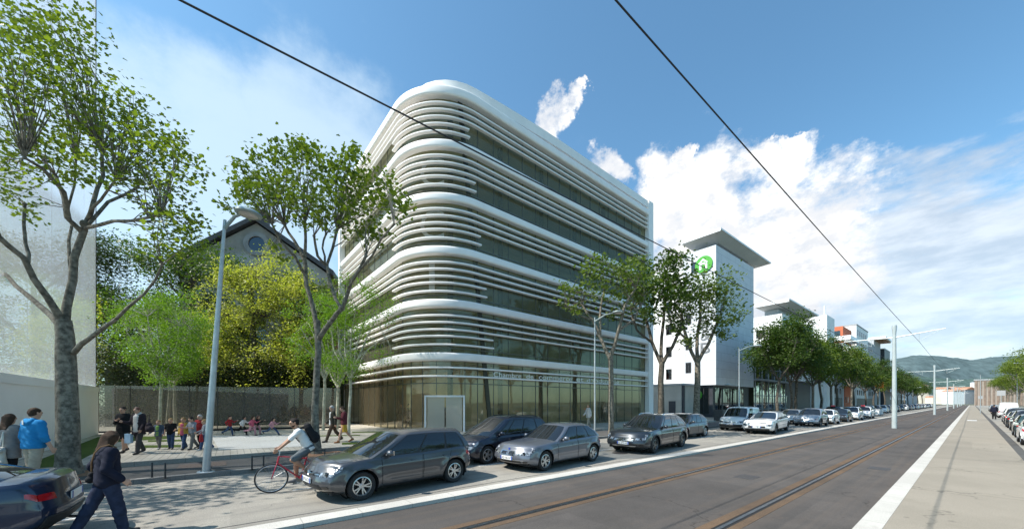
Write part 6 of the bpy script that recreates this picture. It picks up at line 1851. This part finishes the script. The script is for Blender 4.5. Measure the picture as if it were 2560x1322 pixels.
def person(label, loc, yaw, h=1.75, legs=((18, 6), (-20, 14)), arms=((-14, 12, 8), (18, 22, 8)), lean=0, head=0.0, top=None, bottom=None, shoes=None, skin=None, hair=None, hairstyle='short', child=False, vox=.02,
           sleeve='long', coat=None, girl=False, wrist=None, ankle=None, fat=1.0, inner=None, extra=None, group=None, hem=.80, nod=0, bottom_kind='trousers', beard=None):
    """faces local +Y. legs: (hip, knee) degrees; arms: (shoulder, elbow, spread) degrees; index 0 is the left side (-X)"""
    k = h / 1.75; hs = (1.0 / k) ** .62 if child else 1.0
    R = math.radians; skin = skin or SK; shoes = shoes or m_shoe
    J = {'pel': np.array((0, 0, .94)), 'chest': np.array((0, 0, 1.30)), 'neck': np.array((0, -.01, 1.46)), 'head': np.array((0, .02, 1.62))}
    if girl: sw, hwid = .165, .095
    else: sw, hwid = .19, .09
    pel = J['pel']
    for q in ('chest', 'neck', 'head'): J[q] = rotx(J[q], R(lean), pel)
    if nod or lean: J['head'] = rotx(J['head'], R(nod - lean * .55), J['neck'])
    for i, sd in enumerate((-1, 1)):
        hip = np.array((sd * hwid, 0, .92)); a, b = legs[i]
        if ankle:
            kn, an = ik(hip, ankle[i], .44, .43, (sd * .25, 1, .2)); ft = an + np.array((0, .16, -.05))
        else:
            kn = hip + np.array((sd * .01, math.sin(R(a)), -math.cos(R(a)))) * .43
            an = kn + np.array((0, math.sin(R(a - b)), -math.cos(R(a - b)))) * .42
            fp = R(max(0, (b - a) * .55)); ft = an + np.array((sd * .03, .165 * math.cos(fp) , -.045 - .165 * math.sin(fp)))
        J['hip%d' % i], J['kn%d' % i], J['an%d' % i], J['ft%d' % i] = hip, kn, an, ft
        sh = rotx((sd * sw, 0, 1.40), R(lean), pel)
        if wrist and wrist[i] is not None:
            el, wr = ik(sh, wrist[i], .29, .26, (sd * .9, -.5, -.7))
        else:
            sa, eb, ab = arms[i]
            d1 = np.array((sd * math.sin(R(ab)), math.sin(R(sa)), -math.cos(R(sa)))); d1 /= np.linalg.norm(d1)
            d2 = np.array((sd * math.sin(R(ab)) * .4, math.sin(R(sa + eb)), -math.cos(R(sa + eb)))); d2 /= np.linalg.norm(d2)
            el = sh + d1 * .29; wr = el + d2 * .26
        J['sh%d' % i], J['el%d' % i], J['wr%d' % i] = sh, el, wr
    if not ankle:
        low = min(min(J['ft0'][2], J['ft1'][2]) - .028, min(J['an0'][2], J['an1'][2]) - .085)
        for q in J: J[q] = J[q] - np.array((0, 0, low))
    for q in J: J[q] = J[q] * k
    S = k * fat
    hd = J['head']; hr = .108 * k * hs
    up = (hd - J['neck']); up /= np.linalg.norm(up)
    yawv = R(head); fw = np.array((math.sin(yawv), math.cos(yawv), -.1)); fw /= np.linalg.norm(fw); rt = np.array((math.cos(yawv), -math.sin(yawv), 0))
    def tors(r0=.098, r1=.108, g=0.0):
        out = []
        for x in (-.075, 0, .075):
            wd = (.86 if girl else .95)
            a = J['pel'] + np.array((x * k, 0, -.02 * k)); mid = (J['pel'] * .52 + J['chest'] * .48) + np.array((x * k * wd * .86, .004, 0)); b = J['chest'] + np.array((x * k * 1.05, .0, .01 * k))
            out += [('c', a, mid, (r0 + g) * S, (r0 * (.92 if girl else .98) + g) * S, .03 * k), ('c', mid, b, (r0 * (.92 if girl else .98) + g) * S, (r1 * .93 + g) * S, .03 * k)]
        out.append(('c', J['sh0'] * .86 + J['sh1'] * .14, J['sh1'] * .86 + J['sh0'] * .14, (.060 + g) * S, (.060 + g) * S, .05 * k))
        out.append(('c', J['chest'], J['neck'] - np.array((0, 0, .05 * k)), (.09 + g) * S, (.062 + g) * S, .04 * k))
        return out
    def armp(i, g=0.0, frac=1.0):
        sh, el, wr = J['sh%d' % i], J['el%d' % i], J['wr%d' % i]
        out = [('c', sh, el if frac >= .5 else sh + (el - sh) * frac * 2, (.050 + g) * S, (.040 + g) * S, .03 * k)]
        if frac > .5: out.append(('c', el, el + (wr - el) * (frac - .5) * 2, (.039 + g) * S, (.029 + g) * S, .02 * k))
        return out
    def legp(i, g=0.0, frac=1.0):
        a, b, c = J['hip%d' % i], J['kn%d' % i], J['an%d' % i]
        out = [('c', a, b if frac >= .5 else a + (b - a) * frac * 2, (.086 + g) * S, ((.060 if frac >= .5 else .07) + g) * S, .03 * k)]
        if frac > .5:
            e = b + (c - b) * (frac - .5) * 2; m_ = b + (c - b) * .3
            out += [('c', b, m_, (.056 + g) * S, (.058 + g) * S, .02 * k), ('c', m_, e, (.058 + g) * S, (.038 + g) * S, .02 * k)]
        return out
    def hand(i):
        sd = (-1, 1)[i]; el, wr = J['el%d' % i], J['wr%d' % i]
        d = (wr - el) / np.linalg.norm(wr - el); side = np.array((0, 1.0, 0)) - d * d[1]
        if np.linalg.norm(side) < .3: side = np.array((0, 0, 1.0)) - d * d[2]
        side /= np.linalg.norm(side); nrm = np.cross(d, side) * sd
        fr = max(.0095 * k, vox * .52); out = [('c', wr, wr + d * .03 * k, .026 * k, .026 * k, .012)]
        for j in range(4):
            o = (j - 1.5) * .019 * k
            out.append(('c', wr + d * .02 * k + side * o * .6, wr + d * .085 * k + side * o, .016 * k, .014 * k, .012))
        if vox > .017: 
            for j in range(4):
                o = (1.5 - j) * .021 * k; l = (.055, .068, .062, .048)[j] * k
                p0 = wr + d * .085 * k + side * o; out.append(('c', p0, p0 + d * l * .8 - nrm * l * .4, fr, fr * .9, .004))
        else:
            for j in range(4):
                o = (1.5 - j) * .0205 * k; l = (.034, .042, .038, .028)[j] * k
                p0 = wr + d * .085 * k + side * o; p1 = p0 + d * l - nrm * .010 * k; p2 = p1 + d * l * .7 - nrm * .022 * k
                out += [('c', p0, p1, fr, fr * .95, .004), ('c', p1, p2, fr * .95, fr * .85, .004)]
        t0 = wr + d * .03 * k + side * .030 * k; t1 = t0 + d * .035 * k + side * .024 * k; t2 = t1 + d * .03 * k + side * .002 * k - nrm * .008 * k
        out += [('c', t0, t1, .013 * k, .0115 * k, .008), ('c', t1, t2, .0115 * k, .0095 * k, .004)]
        return out
    # body: one continuous surface
    pr = tors(.085, .095)
    for i in (0, 1):
        pr += armp(i) + legp(i) + hand(i)
        pr.append(('c', J['an%d' % i] - np.array((0, 0, .03 * k)), J['ft%d' % i], .034 * k, .026 * k, .02 * k))
    pr.append(('c', J['chest'] + (J['neck'] - J['chest']) * .6, hd - up * hr * .6, .058 * k, .050 * k * (hs * .5 + .5), .03 * k))
    sc = lambda *r: tuple(q * hr / .108 for q in r)
    pr.append(('e', hd + up * .008 * k, sc(.078, .095, .108), .01))
    pr.append(('e', hd - up * hr * .55 + fw * hr * .28, sc(.054, .062, .058), .03 * k))
    pr.append(('c', hd + fw * hr * .84 + up * hr * .08, hd + fw * hr * 1.0 - up * hr * .22, hr * .09, hr * .15, .012 * k))
    pr.append(('c', hd + fw * hr * .76 + up * hr * .22 - rt * hr * .36, hd + fw * hr * .76 + up * hr * .22 + rt * hr * .36, hr * .14, hr * .14, .02 * k))
    pr.append(('c', hd + fw * hr * .60 - up * hr * .86, hd + fw * hr * .66 - up * hr * .80, hr * .24, hr * .22, .03 * k))
    for sd in (-1, 1): pr.append(('c', hd + rt * sd * hr * .72 - up * hr * .15, hd + rt * sd * hr * .80 + up * hr * .14 - fw * hr * .10, hr * .10, hr * .16, .006))
    body = sdf_obj('person', pr, vox, skin, None, k=.02 * k)
    body.location = loc; body.rotation_euler = (0, 0, yaw)
    tag(body, label, 'person', group)
    mb = MB()
    for sd in (-1, 1): mb.ell(tuple(hd + fw * hr * .80 + up * hr * .06 + rt * sd * hr * .34), (hr * .13, hr * .11, hr * .085), 10, 8)
    mb.build('eyes', m_eye, body, True)
    mb = MB(); mb.ell(tuple(hd + fw * hr * .84 - up * hr * .46), (hr * .24, hr * .12, hr * .07), 10, 6); mb.build('lips', m_lip, body, True)
    # clothes
    if inner:
        sdf_obj('shirt', tors(.088, .098, .012), vox, inner, body, k=.02, noise=.002, clips=[(J['pel'] + np.array((0, 0, -.12 * k)), (0, 0, -1))])
    if top is not None:
        fr = {'long': .97, 'short': .40, 'mid': .68, 'none': .0}[sleeve]
        g = .020 if not coat else .030
        pt_ = tors(.100, .098, g)
        for i in (0, 1):
            if fr: pt_ += armp(i, g * .75, fr)
        hz = J['pel'][2] - (.94 - hem) * k
        if hem < .8:
            for x in (-.07, 0, .07):
                a = J['pel'] + np.array((x * k, 0, 0)); pt_.append(('c', a, np.array((x * k * 1.25, a[1], hz - .03)), (.105 + g * .5) * S, (.115 + g * .5) * S, .03))
        cl = [((0, 0, hz), (0, 0, -1)), (J['neck'] + up * .025 * k, tuple(up))] if not lean else [(J['pel'] - np.array((0, 0, .10 * k)), (0, -math.sin(R(lean)), -math.cos(R(lean)))), (J['neck'] + up * .02 * k, tuple(up))]
        if coat == 'open':   # front of the jacket cut away in a wedge over the shirt
            pass
        o = sdf_obj('jacket' if coat else 'top', pt_, vox, top, body, k=.02 * k, noise=.004 * k, clips=cl, seed=len(label))
        if coat == 'open' and inner:
            sdf_obj('shirt_front', [('c', J['pel'] + np.array((x * k, .066 * k, -.08 * k)), J['chest'] + np.array((x * k * .9, .062 * k, .07 * k)), .078 * k, .074 * k) for x in (-.045, 0, .045)], vox * .8, inner, body, k=.01)
    if bottom is not None:
        if bottom_kind == 'skirt':
            pb = [('c', J['pel'] + np.array((x * k, 0, .04 * k)), J['pel'] + np.array((x * k * 1.5, 0, -.40 * k)), .105 * S, .13 * S, .03) for x in (-.07, 0, .07)]
            cl = [(J['pel'] + np.array((0, 0, .09 * k)), (0, 0, 1)), (J['pel'] + np.array((0, 0, -.42 * k)), (0, 0, -1))]
        else:
            fr = {'trousers': 1.0, 'shorts': .46, 'cropped': .72}[bottom_kind]
            pb = [('c', J['pel'] + np.array((-.07 * k, 0, .02 * k)), J['pel'] + np.array((.07 * k, 0, .02 * k)), .112 * S, .112 * S, .03 * k)]
            for i in (0, 1): pb += legp(i, .016, fr) + ([('c', J['kn%d' % i], J['an%d' % i] + np.array((0, 0, .02 * k)), .07 * S, .060 * S, .02)] if fr == 1 else [])
            cl = [(J['pel'] + np.array((0, 0, .10 * k)), (0, math.sin(R(lean)) * .6, 1))] + ([] if fr == 1 else [])
        sdf_obj({'skirt': 'skirt', 'shorts': 'shorts'}.get(bottom_kind, 'trousers'), pb, vox, bottom, body, k=.02 * k, noise=.004 * k, clips=cl, seed=3 + len(label))
    for i in (0, 1):
        an, ft = J['an%d' % i], J['ft%d' % i]
        heel = an + (an - ft) * .18 + np.array((0, 0, -.045 * k))
        sdf_obj('shoe', [('c', heel, ft - np.array((0, 0, .004)), .042 * k, .036 * k, .02), ('c', an, ft * .3 + an * .7, .046 * k, .038 * k, .02)], min(vox, .018), shoes, body, k=.02, clips=[((0, 0, min(heel[2], ft[2]) - .040 * k), (0, 0, -1))] if abs(heel[2] - ft[2]) < .03 else ())
    if hair is not None:
        ph = [('e', hd + up * hr * .16 - fw * hr * .10, tuple(q * hr / .108 for q in (.088, .104, .112)), .02)]
        cl = [(hd + fw * hr * .50 + up * hr * .42, tuple(fw * .75 - up * .66))]
        if hairstyle == 'short': cl.append((hd - up * hr * .28 , tuple(-up * .75 + fw * .66)))
        if hairstyle in ('long', 'bob'):
            ln = .36 * k if hairstyle == 'long' else .20 * k
            bk = hd - fw * hr * .48
            for sx in (-.5, -.18, .18, .5): ph.append(('c', bk + rt * sx * hr + up * hr * .2, bk + rt * sx * hr * 1.15 - up * ln - fw * hr * .10, hr * .42, hr * .24, .03))
            for sd in (-1, 1): ph.append(('c', hd + rt * sd * hr * .66 + up * hr * .2 - fw * hr * .1, hd + rt * sd * hr * .80 - up * ln * .75 - fw * hr * .25, hr * .26, hr * .20, .03))
            cl = [(hd + fw * hr * .42 + up * hr * .30, tuple(fw * .9 - up * .43))]
        sdf_obj('hair', ph, min(vox, .016), hair, body, k=.02, noise=.0035 * k, clips=cl, seed=len(label))
        if beard: sdf_obj('beard', [('e', hd - up * hr * .62 + fw * hr * .40, (hr * .56, hr * .55, hr * .46)), ('c', hd - up * hr * .30 - rt * hr * .66 + fw * hr * .2, hd - up * hr * .30 + rt * hr * .66 + fw * hr * .2, hr * .14, hr * .14)], .012, beard, body, k=.03, clips=[(hd - up * hr * .38, tuple(up - fw * .12))])
    if extra: extra(J, k, body, vox)
    return body, J, k
def yaw_of(d): return math.atan2(-d[0], d[1])
FWD = np.array((-ST, CT)); RGT = np.array((CT, ST))
def face(r, f): return yaw_of(RGT * r + FWD * f)
def spot(px, z, h): p = at(px, z); return (p.x, p.y, h)

C_navy = cloth('navy_jacket', (.012, .014, .028)); C_jeans = cloth('blue_jeans', (.045, .075, .15), .3); C_djeans = cloth('dark_jeans', (.022, .030, .060), .3)
C_hood = cloth('blue_hoodie', (.018, .20, .44), .08); C_beige = cloth('beige_trousers', (.36, .31, .24)); C_grey = cloth('grey_cardigan', (.24, .22, .21)); C_wht = cloth('white_top', (.68, .67, .65), .04)
C_blk = cloth('black_cloth', (.016, .016, .018)); C_char = cloth('charcoal_trousers', (.06, .055, .055)); C_blaz = cloth('plum_dark_blazer', (.035, .026, .032)); C_scarf = cloth('cream_knit', (.58, .55, .52), .08)
C_pink = cloth('pink_top', (.52, .11, .17)); C_lpink = cloth('pale_pink', (.50, .26, .30)); C_red = cloth('red_jacket', (.30, .028, .032)); C_must = cloth('mustard_cardigan', (.48, .30, .06)); C_gtee = cloth('grey_shirt', (.22, .24, .27))
C_gtr = cloth('grey_trousers', (.17, .165, .155)); C_denim = cloth('denim_jacket', (.08, .11, .16)); C_green = cloth('green_striped_shirt', (.22, .38, .10)); C_brn = cloth('brown_trousers', (.085, .060, .042)); C_djk = cloth('dark_jacket', (.045, .042, .032))
C_mar = cloth('maroon_top', (.11, .025, .032)); C_yel = cloth('ochre_skirt', (.52, .29, .04)); C_shorts = cloth('slate_shorts', (.10, .115, .125)); C_bag = cloth('pale_tote', (.60, .57, .50)); C_blue = mat('pale_blue_paper', (.34, .50, .66), rough=.7)
def strap(a, b, parent, m, r=.012, mid=None):
    pts = [a] + ([mid] if mid is not None else []) + [b]
    return MB().tube([tuple(p) for p in pts], r, 6).build('strap', m, parent, True)

# woman striding across the foreground, seen from behind
w1, J, k = person('brown haired person in dark navy jacket and jeans striding across the road', spot(268, 5.8, 0), face(.48, .88), 1.70, legs=((-22, 3), (13, 4)), arms=((-22, 50, 24), (-16, 58, 22)), fat=1.1, top=C_navy, bottom=C_djeans, hair=HB, hairstyle='bob', vox=.014, coat=True, girl=True, head=-38, hem=.80, nod=8, shoes=m_shoe)
bg = empty('shoulder_bag', w1.location, 'small dark shoulder bag on the back of the striding woman', 'bag'); bg.rotation_euler = w1.rotation_euler
sdf_obj('pouch', [('c', (-.20, -.10, .93), (-.14, -.15, .92), .06, .06), ('c', (-.19, -.10, 1.0), (-.14, -.14, 1.0), .04, .04)], .014, C_blk, bg, k=.02)
MB().tube([(-.18, -.13, 1.03), (-.08, -.150, 1.20), (.05, -.145, 1.36), (.12, -.10, 1.45), (.13, -.01, 1.475), (.10, .08, 1.42)], .011, 6).build('strap', cloth('tan_strap', (.22, .13, .07)), bg, True)
# pair before the white wall
def hood(J, k, body, vox):
    n = J['neck']; sdf_obj('hood', [('c', n + np.array((-.085, -.055, .0)), n + np.array((.085, -.055, .0)), .060, .060), ('c', n + np.array((-.05, -.10, -.05)), n + np.array((.05, -.10, -.05)), .060, .055), ('c', n + np.array((-.085, -.03, .01)), n + np.array((-.06, .07, -.03)), .045, .035), ('c', n + np.array((.085, -.03, .01)), n + np.array((.06, .07, -.03)), .045, .035)], .014, C_hood, body, k=.03, noise=.004)
    MB().box(tuple(n + np.array((.0, -.165, -.03))), (.035, .012, .10)).build('hood_tape', C_wht, body)
person('person in bright blue hoodie and beige trousers before the white wall, back turned', spot(84, 8.5, .115), face(.12, 1), 1.90, legs=((4, 2), (-6, 4)), arms=((-4, 14, 10), (2, 20, 13)), top=C_hood, bottom=C_beige, hair=HB, hairstyle='short', vox=.015, coat=True, sleeve='mid', hem=.86, fat=1.07, extra=hood)
g1, J, k = person('person with very long brown hair and grey cardigan beside the blue hoodie', spot(22, 8.5, .115), face(-.1, 1), 1.76, legs=((3, 2), (-5, 4)), top=C_grey, bottom=C_blk, hair=HB, hairstyle='long', vox=.016, girl=True, coat=True, hem=.70, inner=C_wht)
tb_ = empty('tote_bag', spot(2, 8.3, .115), 'pale canvas tote bag at the side of the long haired person', 'bag')
sdf_obj('pouch', [('c', (-.12, 0, .62), (.12, 0, .62), .07, .07), ('c', (-.13, 0, .92), (.13, 0, .92), .05, .05), ('c', (0, 0, .62), (0, 0, .95), .09, .06)], .018, C_bag, tb_, k=.06)
MB().tube([(-.1, 0, .95), (-.04, .02, 1.35), (.08, 0, .95)], .012, 6).build('handle', C_bag, tb_, True)
# two women walking towards the road
fc_ = lambda r=0.0: face(r, -1)
d1, J1, k1 = person('person in black coat and skirt with hands at the chest, walking beside the dark blazer', spot(308, 13.6, .25), fc_(.1), 1.74, legs=((10, 6), (-12, 14)), wrist=((.02, .16, 1.20), (.05, .15, 1.24)), top=C_blk, bottom=C_blk, bottom_kind='skirt', hair=HD, girl=True, coat=True, hem=.74, vox=.018)
d2, J2, k2 = person('person in dark blazer with white roll neck jumper and charcoal trousers, head bowed', spot(347, 13.3, .25), fc_(.05), 1.75, legs=((14, 6), (-12, 16)), arms=((4, 30, 10), (10, 95, 16)), top=C_blaz, inner=C_scarf, bottom=C_char, hair=HR, girl=True, coat='open', hem=.72, vox=.018, nod=16,
                    extra=lambda J, k, b, v: sdf_obj('roll_neck', [('c', J['neck'] + np.array((-.04, .01, .02)), J['neck'] + np.array((.04, .01, .02)), .062, .062), ('e', J['neck'] + np.array((0, .05, -.03)), (.085, .06, .06))], .016, C_scarf, b, k=.02))
pb = empty('paper_bag', spot(322, 13.2, .25), 'pale blue paper carrier bag held between the two women', 'bag')
MB().box((0, 0, .58), (.22, .10, .34), rz=TH).build('bag_body', C_blue, pb); MB().tube([(-.05, 0, .74), (0, 0, .90), (.05, 0, .74)], .006, 5).build('handle', C_blk, pb, True)
hb = empty('hand_bag', spot(372, 13.2, .25), 'large soft dark bag under the arm of the person in dark blazer', 'bag')
sdf_obj('pouch', [('c', (-.10, 0, .98), (.14, .05, .92), .11, .12), ('c', (-.06, 0, 1.10), (.08, 0, 1.08), .07, .07)], .02, C_blaz, hb, k=.05, noise=.006)
MB().tube([(-.1, 0, 1.1), (-.08, 0, 1.42), (.1, 0, 1.12)], .014, 6).build('handle', C_blaz, hb, True)
# group of children
kv = .019
kg = 'children walking together'
person('child in denim jacket over green shirt, leftmost of the walking children', spot(397, 14.6, .25), fc_(.2), 1.16, legs=((10, 4), (-10, 12)), arms=((6, 30, 22), (10, 50, 18)), top=C_denim, inner=C_green, bottom=C_gtr, hair=HBL, child=True, coat='open', vox=kv, shoes=m_shoew, hem=.78)
person('blond child in black tee shirt and faded jeans, second of the walking children', spot(427, 14.6, .25), fc_(.5), 1.24, legs=((8, 4), (-8, 10)), arms=((20, 60, 12), (-5, 20, 10)), top=C_blk, sleeve='short', bottom=C_jeans, hair=HBL, child=True, vox=kv)
person('blond child in pink top under a mustard cardigan, crossing her legs mid step', spot(459, 14.5, .25), fc_(.1), 1.28, legs=((14, 6), (-14, 18)), arms=((-8, 14, 14), (-4, 20, 8)), top=C_must, inner=C_pink, bottom=C_jeans, hair=HBL, child=True, girl=True, coat='open', vox=kv, hem=.84)
person('dark haired child in grey shirt looking at something in his hands', spot(481, 14.5, .25), fc_(-.2), 1.32, legs=((12, 4), (-16, 18)), arms=((30, 70, 8), (28, 75, 8)), top=C_gtee, sleeve='short', bottom=C_gtr, hair=HD, child=True, vox=kv, nod=18)
person('child in grey cap and red jacket behind the dark haired child', spot(500, 14.8, .25), fc_(0), 1.38, legs=((6, 4), (-8, 10)), top=C_red, inner=C_blk, bottom=C_blk, hair=HG, child=True, coat=True, vox=kv)
person('blond child in slate shirt and jeans carrying a red bag, next to the lamp pole', spot(512, 14.3, .25), face(-.7, -.7), 1.22, legs=((16, 6), (-16, 20)), arms=((12, 40, 10), (20, 45, 8)), top=C_gtee, bottom=C_jeans, hair=HBL, child=True, vox=kv, sleeve='long', shoes=m_shoew)
rbg = empty('school_bag', spot(503, 14.0, .25), 'small red bag hanging from the child beside the lamp pole', 'bag')
sdf_obj('pouch', [('c', (0, 0, .42), (0, 0, .62), .07, .05)], .016, C_red, rbg, k=.02); MB().tube([(-.04, 0, .64), (0, 0, .78), (.04, 0, .64)], .008, 5).build('handle', C_red, rbg, True)
# running children
for px, z, tp, bt, hr_, lg, lab, ang, gl in ((574, 20.3, C_red, C_jeans, HD, ((18, 10), (-22, 40)), 'running child in red top and blue trousers, leftmost of the runners', 1, False), (606, 20.6, C_wht, C_blk, HD, ((35, 30), (-30, 60)), 'running child in white top and black trousers leaning forward', 14, True),
                                        (630, 20.4, C_pink, C_lpink, HB, ((30, 30), (-24, 60)), 'running child dressed all in pink', 8, True), (643, 21.2, C_blk, C_lpink, HR, ((28, 30), (-26, 50)), 'running child in black jacket just right of the pink child', 8, True),
                                        (680, 20.6, C_lpink, C_jeans, HD, ((48, 16), (-46, 34)), 'running child in pale pink top at full stride, rightmost of the runners', 10, True)):
    person(lab, spot(px, z, .26), face(1 if px > 600 else .8, .1), 1.12, legs=lg, arms=((40, 80, 10), (-40, 70, 10)), lean=ang, top=tp, bottom=bt, hair=hr_, child=True, girl=gl, vox=.022, group=None, hairstyle='bob' if gl else 'short')
# couple walking left
person('grey haired person in dark jacket, white shirt and brown trousers, walking', spot(832, 17.3, .25), face(-.75, -.6), 1.80, legs=((22, 4), (-20, 18)), arms=((-14, 14, 8), (14, 20, 8)), top=C_djk, inner=C_wht, bottom=C_brn, hair=HG, coat='open', vox=.02, nod=8, hem=.82)
person('person in maroon top and ochre skirt looking down at her hand, walking on the plaza', spot(860, 17.0, .25), face(-.8, -.55), 1.76, legs=((20, 6), (-18, 20)), arms=((20, 85, 10), (-6, 16, 8)), top=C_mar, bottom=C_yel, bottom_kind='skirt', hair=HB, girl=True, coat=True, vox=.02, nod=20, hem=.84, shoes=cloth('tan_boot', (.30, .12, .05)))
# standing person by the right queue, and figures behind the lobby glass
p = onX(2484, 1.75)
person('person in dark clothes standing beside the right queue, seen from behind', (p.x, p.y - 2, -.015), face(.8, .6), 1.85, legs=((2, 0), (-2, 0)), top=C_navy, bottom=C_blk, hair=HD, vox=.026, coat=True)
for i, (s_, lab) in enumerate(((s_of_b(6.2), 'left one of two figures behind the lobby glass of the plaza side'), (s_of_b(5.0), 'right one of two figures behind the lobby glass of the plaza side'), (s_of_px(1118), 'figure standing in shade behind the pale entrance doors'))):
    p, nr = plan(s_, GO - 1.0)
    person('dark clothed person, ' + lab, (p.x, p.y, .26), yaw_of((nr.x, nr.y)) + (2.2 if i == 1 else .5), 1.78, legs=((6, 2), (-8, 6)), top=C_djk, bottom=C_brn, hair=HD, vox=.026, coat=True, group='figures in the lobby')
p = onX(1471, -17.6)  # figure added in place of a woman's reflection in the facade glass
person('person in pale clothes walking along the glass facade, partly hidden behind the queue', (p.x, p.y, .25), face(-.8, -.3), 1.76, legs=((12, 4), (-12, 10)), top=C_scarf, bottom=C_beige, hair=HBL, girl=True, vox=.024, coat=True, hem=.75)

# ------------------------------------------------------------------ cyclist and bicycle
m_redp = mat('red_frame_paint', (.42, .02, .045), rough=.3, coat=.6, var=.05)
bw = gp(679, 1232, 0)                      # front wheel on the road
hd_ = math.radians(-90 - 4)                # heading: local +Y turned towards -Y of the world
YB = face(-.86, -.52)
bike = empty('bicycle', (0, 0, 0), 'red framed road bicycle ridden behind the graphite hatchback', 'bicycle')
Rw, WB = .345, 1.02
zb_ = 8.55
fwd_b = np.array((-math.sin(YB), math.cos(YB)))
pf = np.array(at(679, zb_)[:2]); pc = pf - fwd_b * WB * .5
bike.location = (pc[0], pc[1], 0); bike.rotation_euler = (0, 0, YB)
FY, RY = WB / 2, -WB / 2
for y, nm in ((FY, 'front'), (RY, 'rear')):
    w = empty('wheel', (0, y, Rw)); w.parent = bike; CHILDREN.setdefault(bike.name, []).append(w)
    def tor(r, t, mt, n_):
        a = np.linspace(0, 2 * PI, 40, endpoint=False); mb = MB(); vs = []
        for q in a:
            for b in np.linspace(0, 2 * PI, 8, endpoint=False): vs.append((t * math.sin(b), (r + t * math.cos(b)) * math.cos(q), (r + t * math.cos(b)) * math.sin(q)))
        mb.add(vs, [(i * 8 + j, ((i + 1) % 40) * 8 + j, ((i + 1) % 40) * 8 + (j + 1) % 8, i * 8 + (j + 1) % 8) for i in range(40) for j in range(8)])
        mb.build(n_, mt, w, True)
    tor(Rw - .014, .015, m_tyre, 'tyre'); tor(Rw - .034, .009, m_alloy, 'rim')
    mb = MB()
    for q in range(24):
        a = 2 * PI * q / 24; mb.tube([((-1) ** q * .02, 0, 0), (0, (Rw - .035) * math.cos(a), (Rw - .035) * math.sin(a))], .0018, 4, cap=False)
    mb.lathe([(0, -.035), (.018, -.035), (.018, .035), (0, .035)], 10, 'x'); mb.build('spokes', m_alloy, w)
BB = (0, -.08, .28); ST_ = (0, -.22, .80); HT, HB_ = (0, .36, .86), (0, .395, .70)
MB().tube([BB, ST_], .016, 8).tube([(0, -.21, .76), HT], .016, 8).tube([BB, HB_], .019, 8).tube([HT, HB_], .021, 8).tube([(0, -.21, .75), (.05, RY, Rw)], .010, 6).tube([(0, -.21, .75), (-.05, RY, Rw)], .010, 6).tube([BB, (.05, RY, Rw)], .011, 6).tube([BB, (-.05, RY, Rw)], .011, 6).build('frame', m_redp, bike, True)
MB().tube([HB_, (.05, .42, .64), (.055, FY, Rw)], .012, 6).tube([HB_, (-.05, .42, .64), (-.055, FY, Rw)], .012, 6).build('fork', m_redp, bike, True)
MB().tube([HT, (0, .345, .97), (0, .40, 1.0)], .014, 8).tube([(-.24, .36, 1.02), (-.12, .42, 1.0), (.12, .42, 1.0), (.24, .36, 1.02)], .012, 8).build('handlebar', m_alloy, bike, True)
MB().tube([ST_, (0, -.25, .93)], .013, 8).build('seat_post', m_alloy, bike, True)
MB().ell((0, -.28, .955), (.075, .14, .03)).ell((0, -.16, .955), (.03, .10, .022)).build('saddle', m_plas, bike, True)
MB().lathe([(0, .03), (.09, .03), (.09, .036), (0, .036)], 24, 'x', BB).tube([(.05, BB[1], BB[2]), (.06, BB[1] + .12, BB[2] - .12)], .012, 6).tube([(-.05, BB[1], BB[2]), (-.06, BB[1] - .12, BB[2] + .12)], .012, 6).box((.10, BB[1] + .12, BB[2] - .12), (.09, .08, .02)).box((-.10, BB[1] - .12, BB[2] + .12), (.09, .08, .02)).build('crankset', m_alloyd, bike, True)
# the rider sits on the saddle: pelvis .10 above it; pedals and bar are given in the rider's own frame
dy, dz_ = -.27, .98 - .94 + .06
tgt = lambda x, y, z: (x, y - dy, z - dz_)
def pack(J, k, body, vox): pass
cyc, J, k = person('person with dark beard in white polo shirt and slate shorts riding the red bicycle', (0, 0, 0), 0, 1.75, lean=30, wrist=(tgt(-.21, .36, 1.05), tgt(.21, .36, 1.05)), ankle=(tgt(-.11, BB[1] - .16, BB[2] + .22), tgt(.11, BB[1] + .08, BB[2] - .02)),
                   top=C_wht, sleeve='short', bottom=C_shorts, bottom_kind='shorts', hair=HD, beard=HD, skin=SK2, shoes=mat('grey_shoe', (.14, .14, .15), rough=.6), vox=.014, head=-8)
M_ = bike.matrix_world if False else Matrix.Translation((pc[0], pc[1], 0)) @ Matrix.Rotation(YB, 4, 'Z')
cyc.location = M_ @ Vector((0, dy, dz_)); cyc.rotation_euler = (0, 0, YB)
bp_ = empty('backpack', cyc.location, 'black backpack on the back of the cyclist', 'backpack', rz=YB)
up_ = (J['neck'] - J['pel']); up_ /= np.linalg.norm(up_); bk_ = np.array((0, -up_[2], up_[1]))
c0_ = J['pel'] + up_ * .12 + bk_ * .20; c1_ = J['pel'] + up_ * .46 + bk_ * .21
sdf_obj('pack', [('c', c0_ + np.array((x, 0, 0)), c1_ + np.array((x * .8, 0, 0)), .095, .085) for x in (-.09, 0, .09)] + [('c', c0_ + bk_ * .07 + np.array((-.06, 0, 0)), c0_ + bk_ * .07 + np.array((.06, 0, 0)) + up_ * .1, .06, .06)], .016, C_blk, bp_, k=.03, noise=.004)
mb = MB()
for sd in (-1, 1):
    s0 = J['chest'] + np.array((sd * .11, 0, 0)); mb.tube([tuple(c1_ + np.array((sd * .08, 0, 0)) + up_ * .03), tuple(s0 + up_ * .155 - bk_ * .0), tuple(s0 + up_ * .06 - bk_ * .135), tuple(s0 - up_ * .12 - bk_ * .11), tuple(c0_ + np.array((sd * .13, 0, 0)))], .016, 6)
mb.build('straps', C_blk, bp_, True)
